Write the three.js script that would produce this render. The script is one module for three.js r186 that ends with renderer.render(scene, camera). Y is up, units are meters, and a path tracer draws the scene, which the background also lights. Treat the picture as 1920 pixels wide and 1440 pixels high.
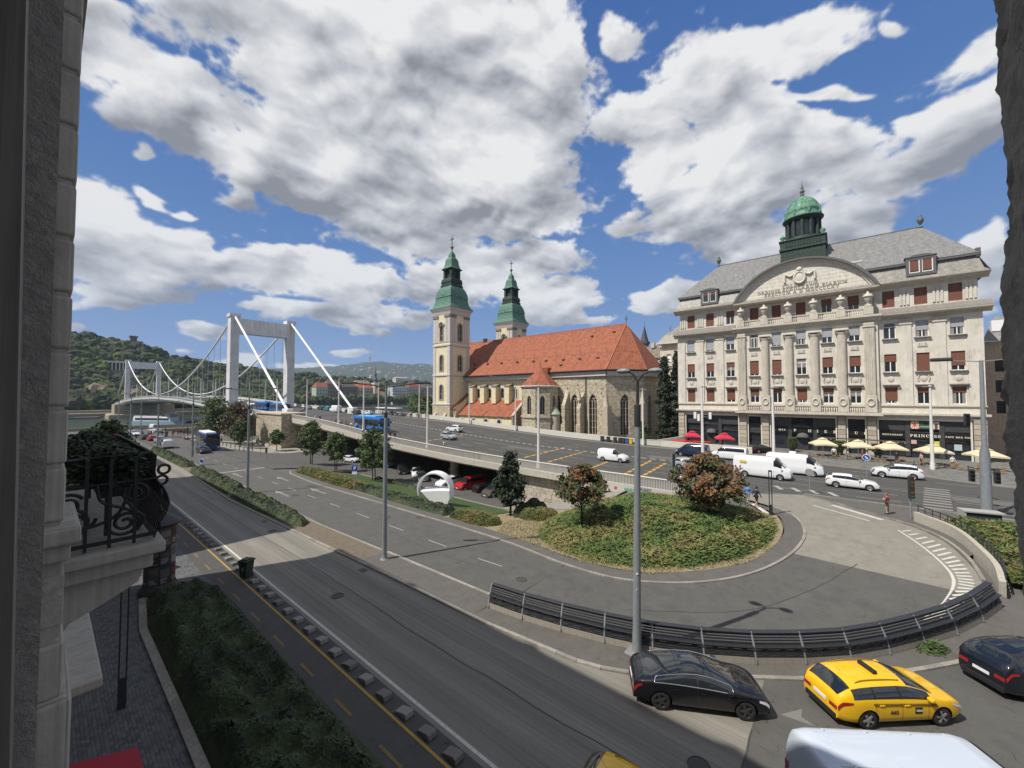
import * as THREE from 'three';
import { mergeGeometries, mergeVertices, toCreasedNormals } from 'three/addons/utils/BufferGeometryUtils.js';
import { MarchingCubes } from 'three/addons/objects/MarchingCubes.js';
import { RoundedBoxGeometry } from 'three/addons/geometries/RoundedBoxGeometry.js';
import { TextGeometry } from 'three/addons/geometries/TextGeometry.js';
import { FontLoader } from 'three/addons/loaders/FontLoader.js';
import { Brush, Evaluator, SUBTRACTION } from 'three-bvh-csg';
import { createNoise2D, createNoise3D } from 'simplex-noise';
// World: x runs along the street (right is positive), y is up, z = -d where d is the distance out from our own facade.
const scene = new THREE.Scene();
const camera = new THREE.PerspectiveCamera(88.82, 4 / 3, 0.05, 12000);
camera.position.set(0, 11.5, 0);
camera.rotation.order = 'YXZ';
camera.rotation.set(Math.atan(24 / 735), 39.9 * Math.PI / 180, 0);
const renderer = new THREE.WebGLRenderer({ antialias: true });
renderer.toneMapping = THREE.LinearToneMapping;
renderer.toneMappingExposure = 1.08;
renderer.shadowMap.enabled = true;
// ---------- seeded noise ----------
function rng(seed) { let s = seed >>> 0; return () => { s = (s + 0x6d2b79f5) | 0; let t = Math.imul(s ^ (s >>> 15), 1 | s); t = (t + Math.imul(t ^ (t >>> 7), 61 | t)) ^ t; return ((t ^ (t >>> 14)) >>> 0) / 4294967296; }; }
const R = rng(7);
const n2 = createNoise2D(rng(11)), n3 = createNoise3D(rng(12));
const fbm2 = (x, y, o = 5, g = 0.5) => { let s = 0, a = 0.5; for (let i = 0; i < o; i++) { s += a * n2(x, y); x = x * 2.03 + 17.1; y = y * 2.03 + 9.7; a *= g; } return s; };
const clamp = (v, a = 0, b = 1) => Math.min(b, Math.max(a, v));
const lerp = (a, b, t) => a + (b - a) * t;
const ss = (a, b, t) => { t = clamp((t - a) / (b - a)); return t * t * (3 - 2 * t); };
const rr = (a, b) => a + (b - a) * R();
const table = (T) => (x) => { for (let i = 0; i + 1 < T.length; i++) if (x <= T[i + 1][0]) return T[i][1] + (T[i + 1][1] - T[i][1]) * clamp((x - T[i][0]) / (T[i + 1][0] - T[i][0])); return T[T.length - 1][1]; };
// ---------- sky: blue air and cumulus, as [azimuth, elevation, half width, half height, turn (degrees), weight] ----------
{
const CL = [[-59.9,42,17.3,6.2,12,1.1],[-47.8,37.4,15.2,8.5,7,1.2],[-63.9,34.2,10.7,6.6,165,1.1],[-46.2,30.3,13.1,5.3,175,1.15],[-37.5,26,9,3.5,179,1],[-55.4,25.9,14.7,4.3,176,1],[-71.3,27.7,6.4,4.1,154,1],[-35.9,41,6.9,5.3,83,1],[-52.3,21.6,14.2,2.3,1,0.72],[-86.7,31.7,3.3,2.9,94,1],[-81.2,29,4.5,3.3,150,1.05],[-75.7,26,3.8,2.5,148,0.9],[-88.2,33.3,2.6,1.3,70,0.8],[-69.2,39.9,7.6,4.2,12,0.9],[-86.7,18,3.7,3.2,178,1.05],[-80.8,16.2,4.1,1.9,6,1],[-86.5,13.5,7.1,2.9,10,1],[-84.9,10.9,5.8,1.5,11,0.8],[-69.9,15.6,9.7,3,5,1],[-60.9,15.3,7.4,2.7,1,0.9],[-68.7,18.3,3.3,1.5,12,0.8],[-63.6,11.3,8.7,1.7,2,0.9],[-75.4,13.7,4.1,1.7,11,0.72],[-42.3,18.5,11.7,3.4,6,1],[-36,19.9,5.8,2.4,178,0.9],[-48.5,15.5,7.5,3.3,3,0.8],[-36,15.2,9.3,2.5,175,0.9],[-34.4,12.2,6.8,1.7,175,0.72],[-29.8,11,5,1,178,0.72],[-53.7,10.8,2.4,1.2,3,0.72],[-22,43.2,3,2.3,151,0.8],[-8.3,37.5,8.7,2.6,171,1.05],[-13.9,34.8,8.6,3.2,173,1.05],[-22.2,34,4.8,3,157,1],[-19.4,30,5.6,3.1,143,0.95],[-10.2,30.8,6.5,2.7,7,0.95],[-7.4,25.8,10.1,4.3,174,1.1],[-3,29.3,5.4,2.1,147,0.95],[-12.8,22.9,7.3,3.5,171,1],[-9.8,19,11.5,2.7,166,1],[1.5,18.5,3.7,2.8,135,0.9],[-0.2,23.8,4,3.1,172,0.9],[5,22.1,3.8,2.2,40,0.9],[8.1,24.7,2.7,2.5,62,0.95],[10.9,26,2.7,1.8,104,0.8],[9.7,29.9,2.5,1.5,19,0.72],[0,31.8,5.1,0.6,166,0.72],[4.6,34.6,1.2,0.6,137,0.72],[-84.5,24.2,1.4,0.7,13,0.75],[-79.3,20.4,1.5,0.7,0,0.72],[-82.3,21.2,1.9,0.8,158,0.72],[-22.3,23.7,2.8,1.3,3,0.72],[-18.2,13.5,4.8,2.2,179,0.9],[-19.6,12.2,3.8,0.9,175,0.72],[11.2,13.3,2.2,1.3,98,0.9],[10.8,10.1,1.9,1.4,100,0.8],[-78.6,7.4,2.7,0.6,6,0.8],[-79.7,5.2,0.8,0.3,5,0.72],[-88,6.8,0.7,0.5,12,0.8],[-62.2,6.2,3,0.5,3,0.72],[-74.7,4.4,2.4,0.9,3,0.72],[-59.5,9.4,2.7,1.1,173,0.72],[-66.7,3.8,5.6,0.5,2,0.72],[-52.9,4.1,5,0.4,1,0.72],[-71,11.5,3.8,1,7,0.72]];
const W = 3072, Hh = 1536, px = new Float32Array(W * Hh * 4), den = new Float32Array(W * Hh), hgt = new Float32Array(W * Hh);
const rad = Math.PI / 180, y0 = Math.floor(Hh * 0.497);
const blobs = CL.map(([az, el, a, b, t, w]) => {
const c = [Math.sin(az * rad) * Math.cos(el * rad), Math.sin(el * rad), -Math.cos(az * rad) * Math.cos(el * rad)];
const ea = [Math.cos(az * rad), 0, Math.sin(az * rad)];
const ee = [-Math.sin(az * rad) * Math.sin(el * rad), Math.cos(el * rad), Math.cos(az * rad) * Math.sin(el * rad)];
const ct = Math.cos(t * rad), st = Math.sin(t * rad);
return { c, f: ea.map((v, i) => (v * ct + ee[i] * st) / Math.tan(a * rad)), g: ea.map((v, i) => (ee[i] * ct - v * st) / Math.tan(b * rad)), w };
});
const billow = (x, y, z, o, g) => { let s = 0, a = 0.5, t = 0; for (let i = 0; i < o; i++) { s += a * (1 - 2 * Math.abs(n3(x, y, z))); t += a; x = x * 2.07 + 13.3; y = y * 2.07 + 5.1; z *= 2.07; a *= g; } return s / t; }, fbm3 = (x, y, z, o, g) => { let s = 0, a = 0.5; for (let i = 0; i < o; i++) { s += a * n3(x, y, z); x = x * 2.03 + 7; y = y * 2.03 + 3; z *= 2.03; a *= g; } return s; };
for (let j = y0; j < Hh; j++) {
const el = ((j + 0.5) / Hh - 0.5) * Math.PI, sy = Math.sin(el), cy = Math.cos(el), lf = 0.30 + 0.70 * ss(0.02, 0.45, sy);
for (let i = 0; i < W; i++) {
const th = ((i + 0.5) / W - 0.5) * 2 * Math.PI, X = Math.cos(th) * cy, Z = Math.sin(th) * cy;
const k = 1 / (Math.max(sy, 0) + 0.34), qx = X * k, qz = Z * k, qy = sy * 2.2 * k;
const wx = fbm2(qx * 2.2 + 3 + qy, qz * 2.2 - qy, 3, 0.55), wy = fbm2(qx * 2.2 + 40, qz * 2.2 + 7 + qy, 3, 0.55);
const m = 0.075 * lf, vx = X + wx * m, vy = sy + wy * m * 0.7, vz = Z + (wx * 0.6 - wy * 0.6) * m;
let b = 0, sum = 0;
for (const B of blobs) {
const dc = vx * B.c[0] + vy * B.c[1] + vz * B.c[2];
if (dc < 0.8) continue;
const u = (vx * B.f[0] + vy * B.f[1] + vz * B.f[2]) / dc, v = (vx * B.g[0] + vy * B.g[1] + vz * B.g[2]) / dc, r2 = u * u + v * v;
if (r2 < 2.4) { const e = 1 - r2 / 2.4, q = B.w * e * e * 1.35; sum += q; if (q > b) b = q; }
}
const az = Math.atan2(X, -Z) / rad, inF = ss(-112, -96, az) * (1 - ss(14, 26, az)) * (1 - ss(46, 58, el / rad));
if (inF < 1) b = lerp(clamp(0.55 + 1.1 * fbm2(qx * 0.8 + 90, qz * 0.8 + 4, 3)), b, inF), sum = lerp(b * 1.6, sum, inF);
const bl = billow(X * 7 + wx * 0.4, sy * 13, Z * 7 + wy * 0.4, 4, 0.55), bl2 = billow(X * 2.6 + wx * 0.3 + 7, sy * 5.2, Z * 2.6 + 3, 2, 0.5), fine = fbm3(X * 24 + 5, sy * 40, Z * 24, 4, 0.6), o = j * W + i;
den[o] = Math.min(b, 1.1) - 0.48 + 0.24 * bl + 0.26 * fine + 0.18 * bl2;
hgt[o] = Math.min(sum, 1.6) * 0.36 + 0.22 * bl + 0.06 * fine + 0.60 * bl2;
}
}
const at = (a, i, j) => a[clamp(j, y0, Hh - 1) * W + ((i % W) + W) % W];
for (let j = 0; j < Hh; j++) {
const el = ((j + 0.5) / Hh - 0.5) * 180;
const t = Math.pow(clamp(el / 55), 0.7), hz = Math.exp(-Math.max(el, 0) / 8);
let br = lerp(0.130, 0.030, t), bg = lerp(0.285, 0.100, t), bb = lerp(0.600, 0.325, t);
br = lerp(br, 0.36, hz * 0.70); bg = lerp(bg, 0.48, hz * 0.60); bb = lerp(bb, 0.66, hz * 0.5);
const R1 = Math.round(5 + el * 0.10), R2 = Math.round(20 + el * 0.4);
for (let i = 0; i < W; i++) {
const o = (j * W + i) * 4;
if (el < -0.6) { px[o] = 0.13; px[o + 1] = 0.13; px[o + 2] = 0.12; px[o + 3] = 1; continue; }
const d = at(den, i, j), a = Math.pow(ss(-0.10, 0.26, d), 1.15);
if (a === 0) { px[o] = br; px[o + 1] = bg; px[o + 2] = bb; px[o + 3] = 1; continue; }
const g1 = (at(hgt, i, j - R1) - at(hgt, i, j + R1)) * 0.9 + (at(hgt, i + R1, j) - at(hgt, i - R1, j)) * 0.35, g2 = at(hgt, i, j - R2) - at(hgt, i, j + R2) + 0.35 * (at(hgt, i + R2, j) - at(hgt, i - R2, j));
const thick = ss(0.15, 1.0, at(hgt, i, j)), under = ss(0.25, 1.05, 0.5 * (at(hgt, i, j + R2) + at(hgt, i, j + 2 * R2)));
const lit = clamp(0.80 + 0.75 * g1 + 0.38 * g2 - 0.28 * under * thick - 0.08 * thick);
const v = lerp(0.26, 0.80, lit), far = Math.exp(-Math.max(el, 0) / 8) * 0.34;
px[o] = lerp(br, lerp(v * lerp(0.93, 1, lit), br + 0.17, far), a); px[o + 1] = lerp(bg, lerp(v * lerp(0.97, 1, lit), bg + 0.14, far), a); px[o + 2] = lerp(bb, lerp(v * lerp(1.09, 1.0, lit), bb + 0.06, far), a); px[o + 3] = 1;
}
}
const sky = new THREE.DataTexture(px, W, Hh, THREE.RGBAFormat, THREE.FloatType);
sky.mapping = THREE.EquirectangularReflectionMapping; sky.colorSpace = THREE.LinearSRGBColorSpace;
sky.magFilter = THREE.LinearFilter; sky.minFilter = THREE.LinearFilter; sky.needsUpdate = true;
scene.background = sky; scene.environment = sky;
}
// ---------- sun: high, behind the viewer's left shoulder ----------
const sun = new THREE.DirectionalLight(new THREE.Color().setRGB(1.0, 0.945, 0.86), 5.0);
sun.position.set(-60 - 0.303 * 150, 150, -45 + 0.667 * 150);
sun.target.position.set(-60, 0, -45);
sun.castShadow = true; sun.shadow.mapSize.set(4096, 4096);
Object.assign(sun.shadow.camera, { left: -220, right: 220, top: 220, bottom: -220, near: 1, far: 600 });
scene.add(sun, sun.target);
// ---------- textures ----------
function tex(size, f, srgb = true) {
const a = new Uint8Array(size * size * 4);
for (let j = 0; j < size; j++) for (let i = 0; i < size; i++) { const c = f(i / size, j / size), o = (j * size + i) * 4; for (let k = 0; k < 3; k++) a[o + k] = clamp(c[k]) * 255; a[o + 3] = 255; }
const t = new THREE.DataTexture(a, size, size); t.wrapS = t.wrapT = THREE.RepeatWrapping; t.magFilter = THREE.LinearFilter; t.minFilter = THREE.LinearMipmapLinearFilter; t.generateMipmaps = true;
if (srgb) t.colorSpace = THREE.SRGBColorSpace; t.needsUpdate = true; return t;
}
// noise that wraps round: the unit square goes onto a torus-like blend of four shifted copies
const wrapN = (f) => (u, v) => { const a = ss(0, 1, u), b = ss(0, 1, v); return lerp(lerp(f(u, v), f(u - 1, v), a), lerp(f(u, v - 1), f(u - 1, v - 1), a), b) * 1.25; };
const hash = (i, j) => { let h = Math.imul(i, 374761393) + Math.imul(j, 668265263) | 0; h = Math.imul(h ^ (h >>> 13), 1274126177); return ((h ^ (h >>> 16)) >>> 0) / 4294967296; };
const wn1 = wrapN((u, v) => fbm2(u * 5, v * 5, 6, 0.62)), wn2 = wrapN((u, v) => fbm2(u * 3 + 50, v * 3, 4, 0.55)), wn3 = wrapN((u, v) => fbm2(u * 40, v * 1.2 + 8, 4, 0.6));
const ck = wrapN((u, v) => fbm2(u * 4 + 70, v * 4 + 20, 3, 0.5)), grey = (v) => [v, v, v];
const TX = {
mottle: tex(512, (u, v) => { const a = 0.92 + 0.10 * wn1(u, v) + 0.06 * wn2(u, v); return [a, a * 0.994, a * 0.982]; }),
asphalt: tex(1024, (u, v) => { const s = hash(u * 1024 | 0, v * 1024 | 0), a = 0.91 + 0.055 * wn1(u, v) + 0.06 * wn2(u, v) + (s - 0.5) * 0.16 - (Math.abs(ck(u, v)) < 0.010 && wn2(u + 0.4, v) > 0.05 ? 0.22 : 0); return [a, a, a * 0.988]; }),
stain: tex(512, (u, v) => { const a = 0.92 + 0.07 * wn1(u, v) + 0.09 * wn3(u, v); return [a, a * 0.99, a * 0.972]; }),
streak: tex(512, (u, v) => { const k = wn3(u, v), g = clamp(wn2(u + 0.2, v) * 1.6), a = 0.95 + 0.06 * wn1(u, v) + 0.05 * k - 0.20 * g * clamp(k * 2 + 0.2); return [a, a * 0.99, a * 0.97]; }),
rough: tex(512, (u, v) => { const a = 0.5 + 0.45 * wn1(u * 1, v) + 0.25 * (hash(u * 256 | 0, v * 256 | 0) - 0.5); return grey(a); }, false),
rooftile: tex(512, (u, v) => { const r = Math.floor(v * 32), c = Math.floor(u * 40 + (r % 2) * 0.5), h = hash(c, r), e = (v * 32) % 1, a = 0.84 + 0.14 * h + 0.13 * wn1(u, v) + 0.10 * wn2(u, v) - (e < 0.16 ? 0.16 : 0); return [a, a * (0.94 + 0.08 * h), a * 0.92]; }),
slate: tex(512, (u, v) => { const p = u * 24 + v * 24, q = u * 24 - v * 24 + 48, h = hash(Math.floor(p) % 24, Math.floor(q) % 24), e = Math.min(p % 1, q % 1), a = 0.84 + 0.14 * h + 0.12 * wn1(u, v) - (e < 0.12 ? 0.20 : 0); return grey(a); }),
rubble: tex(512, (u, v) => { const r = Math.floor(v * 20), c = Math.floor(u * 14 + hash(0, r) * 3) % 14, h = hash(c + 9, r), ex = (u * 14 + hash(0, r) * 3) % 1, ey = (v * 20) % 1, a = 0.80 + 0.20 * h + 0.10 * wn1(u, v) - (ex < 0.07 || ey < 0.10 ? 0.08 : 0); return [a, a * 0.98, a * (0.90 + 0.06 * h)]; }),
paver: tex(512, (u, v) => { const r = Math.floor(v * 32), o = (r % 2) * 0.5, c = Math.floor(u * 16 + o) % 16, h = hash(c, r + 40), e = (u * 16 + o) % 1, f = (v * 32) % 1, a = 0.80 + 0.22 * h + 0.1 * wn2(u, v) - (e < 0.05 || f < 0.09 ? 0.28 : 0); return grey(a); }),
copper: tex(512, (u, v) => { const a = 0.5 + 0.8 * wn3(v, u) + 0.5 * wn1(u, v), k = clamp(a), g = 0.8 + 0.2 * wn1(u + 0.3, v); return [lerp(0.42, 1, k) * g, lerp(0.60, 1, k) * g, lerp(0.58, 1, k) * g]; }),
track: tex(512, (u, v) => { const band = 0.5 + 0.5 * Math.cos(v * Math.PI * 8), a = 0.85 + 0.11 * band * (0.7 + 0.5 * wn2(u, v)) + 0.10 * wrapN((p, q) => fbm2(p * 1.4, q * 26, 4, 0.6))(u, v) + 0.05 * (hash(u * 512 | 0, v * 512 | 0) - 0.5); return [a, a * 0.995, a * 0.975]; }),
};
const rep = (t, sx, sy = sx) => { const c = t.clone(); c.repeat.set(1 / sx, 1 / sy); c.needsUpdate = true; return c; };
const lin = (r, g, b) => new THREE.Color().setRGB(r, g, b);
const M = (c, rough = 0.85, o = {}) => new THREE.MeshStandardMaterial({ color: Array.isArray(c) ? lin(...c) : c, roughness: rough, side: THREE.DoubleSide, ...o });
const PM = (c, rough, o = {}) => new THREE.MeshPhysicalMaterial({ color: Array.isArray(c) ? lin(...c) : c, roughness: rough, ...o });
// ---------- helpers ----------
const used = new Map();
function numbered(name) { const k = used.get(name) || 0; used.set(name, k + 1); return k ? name + '_' + String(k).padStart(3, '0') : name; }
function boxUV(g) {
const p = g.attributes.position, n = g.attributes.normal, uv = new Float32Array(p.count * 2);
for (let i = 0; i < p.count; i++) {
const ax = Math.abs(n.getX(i)), ay = Math.abs(n.getY(i)), az = Math.abs(n.getZ(i));
if (ay > 0.75) { uv[i * 2] = p.getX(i); uv[i * 2 + 1] = -p.getZ(i); } else if (ax > az) { uv[i * 2] = p.getZ(i); uv[i * 2 + 1] = p.getY(i); } else { uv[i * 2] = p.getX(i); uv[i * 2 + 1] = p.getY(i); }
}
g.setAttribute('uv', new THREE.BufferAttribute(uv, 2)); return g;
}
function mg(list) {
list = list.flat(9);
if (list.length === 1) return list[0];
return mergeGeometries(list.map((g) => { const c = g.index ? g.toNonIndexed() : g; for (const k of Object.keys(c.attributes)) if (!['position', 'normal', 'uv', 'color'].includes(k)) c.deleteAttribute(k); if (!c.attributes.uv) boxUV(c); return c; }));
}
function thing(name, label, category, pos = [0, 0, 0], turn = 0, group) {
const o = new THREE.Group(); o.name = numbered(name); o.position.set(pos[0], pos[1], -pos[2]); o.rotation.y = turn;
o.userData = { label, category }; if (group) o.userData.group = group; scene.add(o); return o;
}
function obj(name, geo, mat, parent = scene, pos) {
let g = Array.isArray(geo) ? mg(geo) : geo; if (!g.attributes.uv) boxUV(g);
const m = new THREE.Mesh(g, mat); m.name = parent === scene ? numbered(name) : name; m.castShadow = m.receiveShadow = true;
if (pos) m.position.set(pos[0], pos[1], -pos[2]);
parent.add(m); return m;
}
// the same for shapes given in world metres: they are moved into the thing's own frame
function wobj(name, geo, mat, parent) {
let g = Array.isArray(geo) ? mg(geo) : geo; boxUV(g);
parent.updateWorldMatrix(true, false); g.applyMatrix4(parent.matrixWorld.clone().invert());
return obj(name, g, mat, parent);
}
const tag = (o, label, category, group) => { Object.assign(o.userData, { label, category }); if (group) o.userData.group = group; return o; };
const struct = (o) => { o.userData.kind = 'structure'; return o; };
const stuff = (o) => { o.userData.kind = 'stuff'; return o; };
function dup(root, [x, y, d], turn, label, group) {
const r = root.clone(); r.name = numbered(root.name.replace(/_\d{3}$/, '')); r.position.set(x, y, -d); r.rotation.y = turn; r.userData = { ...root.userData, label };
if (group) r.userData.group = group; scene.add(r); return r;
}
const B = (x0, x1, y0, y1, d0, d1) => { const g = new THREE.BoxGeometry(Math.abs(x1 - x0), Math.abs(y1 - y0), Math.abs(d1 - d0)); g.translate((x0 + x1) / 2, (y0 + y1) / 2, -(d0 + d1) / 2); return g; };
const rb = (x0, x1, y0, y1, d0, d1, r = 0.03, s = 2) => { const g = new RoundedBoxGeometry(Math.abs(x1 - x0), Math.abs(y1 - y0), Math.abs(d1 - d0), s, r); g.translate((x0 + x1) / 2, (y0 + y1) / 2, -(d0 + d1) / 2); return g; };
const cyl = (x, y0, y1, d, r0, r1 = r0, n = 16) => { const g = new THREE.CylinderGeometry(r1, r0, y1 - y0, n); g.translate(x, (y0 + y1) / 2, -d); return g; };
const lathe = (pts, n = 20, x = 0, d = 0) => { const g = new THREE.LatheGeometry(pts.map(([r, y]) => new THREE.Vector2(r, y)), n); g.translate(x, 0, -d); return g; };
const P3 = (a) => new THREE.Vector3(a[0], a[1], -a[2]);
function tube(pts, r, n = 6, seg = 0, smooth = true) {
const v = pts.map(P3), c = smooth && v.length > 2 ? new THREE.CatmullRomCurve3(v, false, 'centripetal') : v.length > 2 ? (() => { const p = new THREE.CurvePath(); for (let i = 0; i + 1 < v.length; i++) p.add(new THREE.LineCurve3(v[i], v[i + 1])); return p; })() : new THREE.LineCurve3(v[0], v[1]);
return new THREE.TubeGeometry(c, seg || Math.max(1, (v.length - 1) * (smooth && v.length > 2 ? 5 : 1)), r, n, false);
}
// a bar of square section between two points
function bar(a, b, w, h = w) { const A = P3(a), C = P3(b), L = A.distanceTo(C), g = new THREE.BoxGeometry(w, h, L); const m = new THREE.Matrix4().lookAt(A, C, Math.abs(C.y - A.y) > 0.98 * L ? new THREE.Vector3(1, 0, 0) : new THREE.Vector3(0, 1, 0)); g.applyMatrix4(m); g.translate((A.x + C.x) / 2, (A.y + C.y) / 2, (A.z + C.z) / 2); return g; }
const shapeOf = (pts, holes = []) => { const s = new THREE.Shape(pts.map(([x, y]) => new THREE.Vector2(x, y))); for (const h of holes) s.holes.push(new THREE.Path(h.map(([x, y]) => new THREE.Vector2(x, y)))); return s; };
const rect = (x0, x1, y0, y1) => [[x0, y0], [x1, y0], [x1, y1], [x0, y1]];
// a wall that faces the viewer: outline in x and y, front face at distance d, thickness t going back
function wall(pts, holes, d, t, bevel = 0) { const g = new THREE.ExtrudeGeometry(shapeOf(pts, holes), bevel ? { depth: t, bevelEnabled: true, bevelSize: bevel, bevelThickness: bevel, bevelSegments: 1 } : { depth: t, bevelEnabled: false }); g.translate(0, 0, -d - t); return g; }
// a wall that faces along x: outline in d and y, from x0 to x1
function wallX(pts, holes, x0, x1) { const g = new THREE.ExtrudeGeometry(shapeOf(pts, holes), { depth: x1 - x0, bevelEnabled: false }); g.rotateY(Math.PI / 2); g.translate(x0, 0, 0); return g; }
function poly3(tris) { const g = new THREE.BufferGeometry(); g.setAttribute('position', new THREE.Float32BufferAttribute(tris.flat(2).map((v, i) => (i % 3 === 2 ? -v : v)), 3)); g.computeVertexNormals(); return g; }
const quad = (a, b, c, d) => poly3([[a, b, c], [a, c, d]]);
const arch = (x, w, y0, y1, n = 10, pointed = false) => { const p = [[x - w / 2, y0], [x + w / 2, y0]]; const r = w / 2; if (pointed) { const R2 = w * 1.15, c = R2 - r, h = Math.sqrt(R2 * R2 - c * c), a1 = Math.asin(h / R2); for (let i = 0; i <= n; i++) { const a = a1 * i / n; p.push([x - c + Math.cos(a) * R2, y1 - h + Math.sin(a) * R2]); } for (let i = n - 1; i >= 0; i--) { const a = a1 * i / n; p.push([x + c - Math.cos(a) * R2, y1 - h + Math.sin(a) * R2]); } } else for (let i = 0; i <= n; i++) { const a = Math.PI * i / n; p.push([x + Math.cos(a) * r, y1 - r + Math.sin(a) * r]); } return p; };
function resample(pts, step) { const out = []; for (let i = 0; i + 1 < pts.length; i++) { const [a, b] = [pts[i], pts[i + 1]], L = Math.hypot(b[0] - a[0], b[1] - a[1]), n = Math.max(1, Math.round(L / step)); for (let k = 0; k < n; k++) out.push([lerp(a[0], b[0], k / n), lerp(a[1], b[1], k / n)]); } out.push(pts[pts.length - 1]); return out; }
function smooth(pts, n = 6) { const c = new THREE.CatmullRomCurve3(pts.map(([x, d]) => new THREE.Vector3(x, 0, d)), false, 'centripetal'); return c.getPoints((pts.length - 1) * n).map((v) => [v.x, v.z]); }
const offset = (pts, w) => pts.map((p, i) => { const a = pts[Math.max(0, i - 1)], b = pts[Math.min(pts.length - 1, i + 1)], L = Math.hypot(b[0] - a[0], b[1] - a[1]) || 1; return [p[0] - (b[1] - a[1]) / L * w, p[1] + (b[0] - a[0]) / L * w]; });
// a ground sheet between two lines of equal count, draped over the height function
function sheet(A, C, hf, off, across = 4, uvTurn) {
const n = A.length, pos = [], idx = [];
for (let i = 0; i < n; i++) for (let k = 0; k <= across; k++) { const x = lerp(A[i][0], C[i][0], k / across), d = lerp(A[i][1], C[i][1], k / across); pos.push(x, hf(x, d) + off, -d); }
for (let i = 0; i + 1 < n; i++) for (let k = 0; k < across; k++) { const a = i * (across + 1) + k, b = a + across + 1; idx.push(a, b, a + 1, b, b + 1, a + 1); }
const g = new THREE.BufferGeometry(); g.setAttribute('position', new THREE.Float32BufferAttribute(pos, 3)); g.setIndex(idx); g.computeVertexNormals();
const nn = g.attributes.normal; if (nn.getY(0) < 0) { for (let i = 0; i < idx.length; i += 3) [idx[i], idx[i + 1]] = [idx[i + 1], idx[i]]; g.setIndex(idx); g.computeVertexNormals(); }
boxUV(g);
return g;
}
const ORD = ['', 'first', 'second', 'third', 'fourth', 'fifth', 'sixth', 'seventh', 'eighth', 'ninth', 'tenth', 'eleventh', 'twelfth', 'thirteenth', 'fourteenth', 'fifteenth', 'sixteenth', 'seventeenth', 'eighteenth', 'nineteenth'];
const ordw = (n) => (n < 20 ? ORD[n] : n % 10 ? ['', '', 'twenty', 'thirty', 'forty', 'fifty'][n / 10 | 0] + ' ' + ORD[n % 10] : ['', '', 'twentieth', 'thirtieth', 'fortieth', 'fiftieth'][n / 10]);
// ================= ground, roads, pavements =================
const LOW = (x) => lerp(-2.9, 1.75, ss(-34, -14, x));
const gy = (x, d) => LOW(x) * ss(23, 41, d);
const deckT = table([[-560, 3.5], [-493, 7.5], [-410, 10.2], [-335, 11.3], [-260, 10.2], [-186, 7.2], [-120, 5.3], [-105, 4.95], [-90, 4.45], [-75, 3.6], [-60, 2.75], [-45, 2.1], [-30, 1.8], [-10, 1.75], [60, 1.9]]);
const deckY = (x) => 0.25 * (deckT(x - 9) + 2 * deckT(x) + deckT(x + 9));
const nearEdge = (x) => lerp(41, 45, ss(-60, -120, x) || (x < -60 ? clamp((-60 - x) / 60) : 0));
const flat = () => 0;
const MT = {
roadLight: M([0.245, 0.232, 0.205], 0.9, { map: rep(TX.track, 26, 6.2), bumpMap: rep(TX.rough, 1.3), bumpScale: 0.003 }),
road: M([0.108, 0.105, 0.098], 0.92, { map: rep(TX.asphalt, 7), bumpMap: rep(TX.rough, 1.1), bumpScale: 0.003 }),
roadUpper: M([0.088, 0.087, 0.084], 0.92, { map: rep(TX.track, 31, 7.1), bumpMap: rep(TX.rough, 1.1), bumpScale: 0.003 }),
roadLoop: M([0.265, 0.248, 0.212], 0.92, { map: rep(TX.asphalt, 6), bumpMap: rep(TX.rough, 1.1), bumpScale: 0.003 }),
walkAsphalt: M([0.128, 0.119, 0.110], 0.93, { map: rep(TX.asphalt, 4.3), bumpMap: rep(TX.rough, 0.9), bumpScale: 0.004 }),
paving: M([0.125, 0.126, 0.128], 0.9, { map: rep(TX.paver, 3.2), bumpMap: rep(TX.paver, 3.2), bumpScale: 0.006 }),
kerb: M([0.30, 0.285, 0.255], 0.9, { map: rep(TX.mottle, 2) }),
concrete: M([0.40, 0.38, 0.335], 0.9, { map: rep(TX.stain, 4) }),
soil: M([0.19, 0.155, 0.115], 0.97, { map: rep(TX.asphalt, 3), bumpMap: rep(TX.rough, 1.3), bumpScale: 0.03 }),
dry: M([0.33, 0.27, 0.165], 0.97, { map: rep(TX.mottle, 3.4), bumpMap: rep(TX.rough, 0.8), bumpScale: 0.03 }),
lawn: M([0.060, 0.105, 0.024], 0.95, { map: rep(TX.mottle, 2.3), bumpMap: rep(TX.rough, 0.5), bumpScale: 0.04 }),
underlay: M([0.045, 0.060, 0.018], 0.97, { map: rep(TX.mottle, 1.7) }),
white: M([0.62, 0.61, 0.57], 0.75, { map: rep(TX.stain, 1.6) }),
yellow: M([0.62, 0.36, 0.045], 0.75, { map: rep(TX.stain, 1.6) }),
plaza: M([0.36, 0.34, 0.30], 0.9, { map: rep(TX.mottle, 5) }),
};
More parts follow.
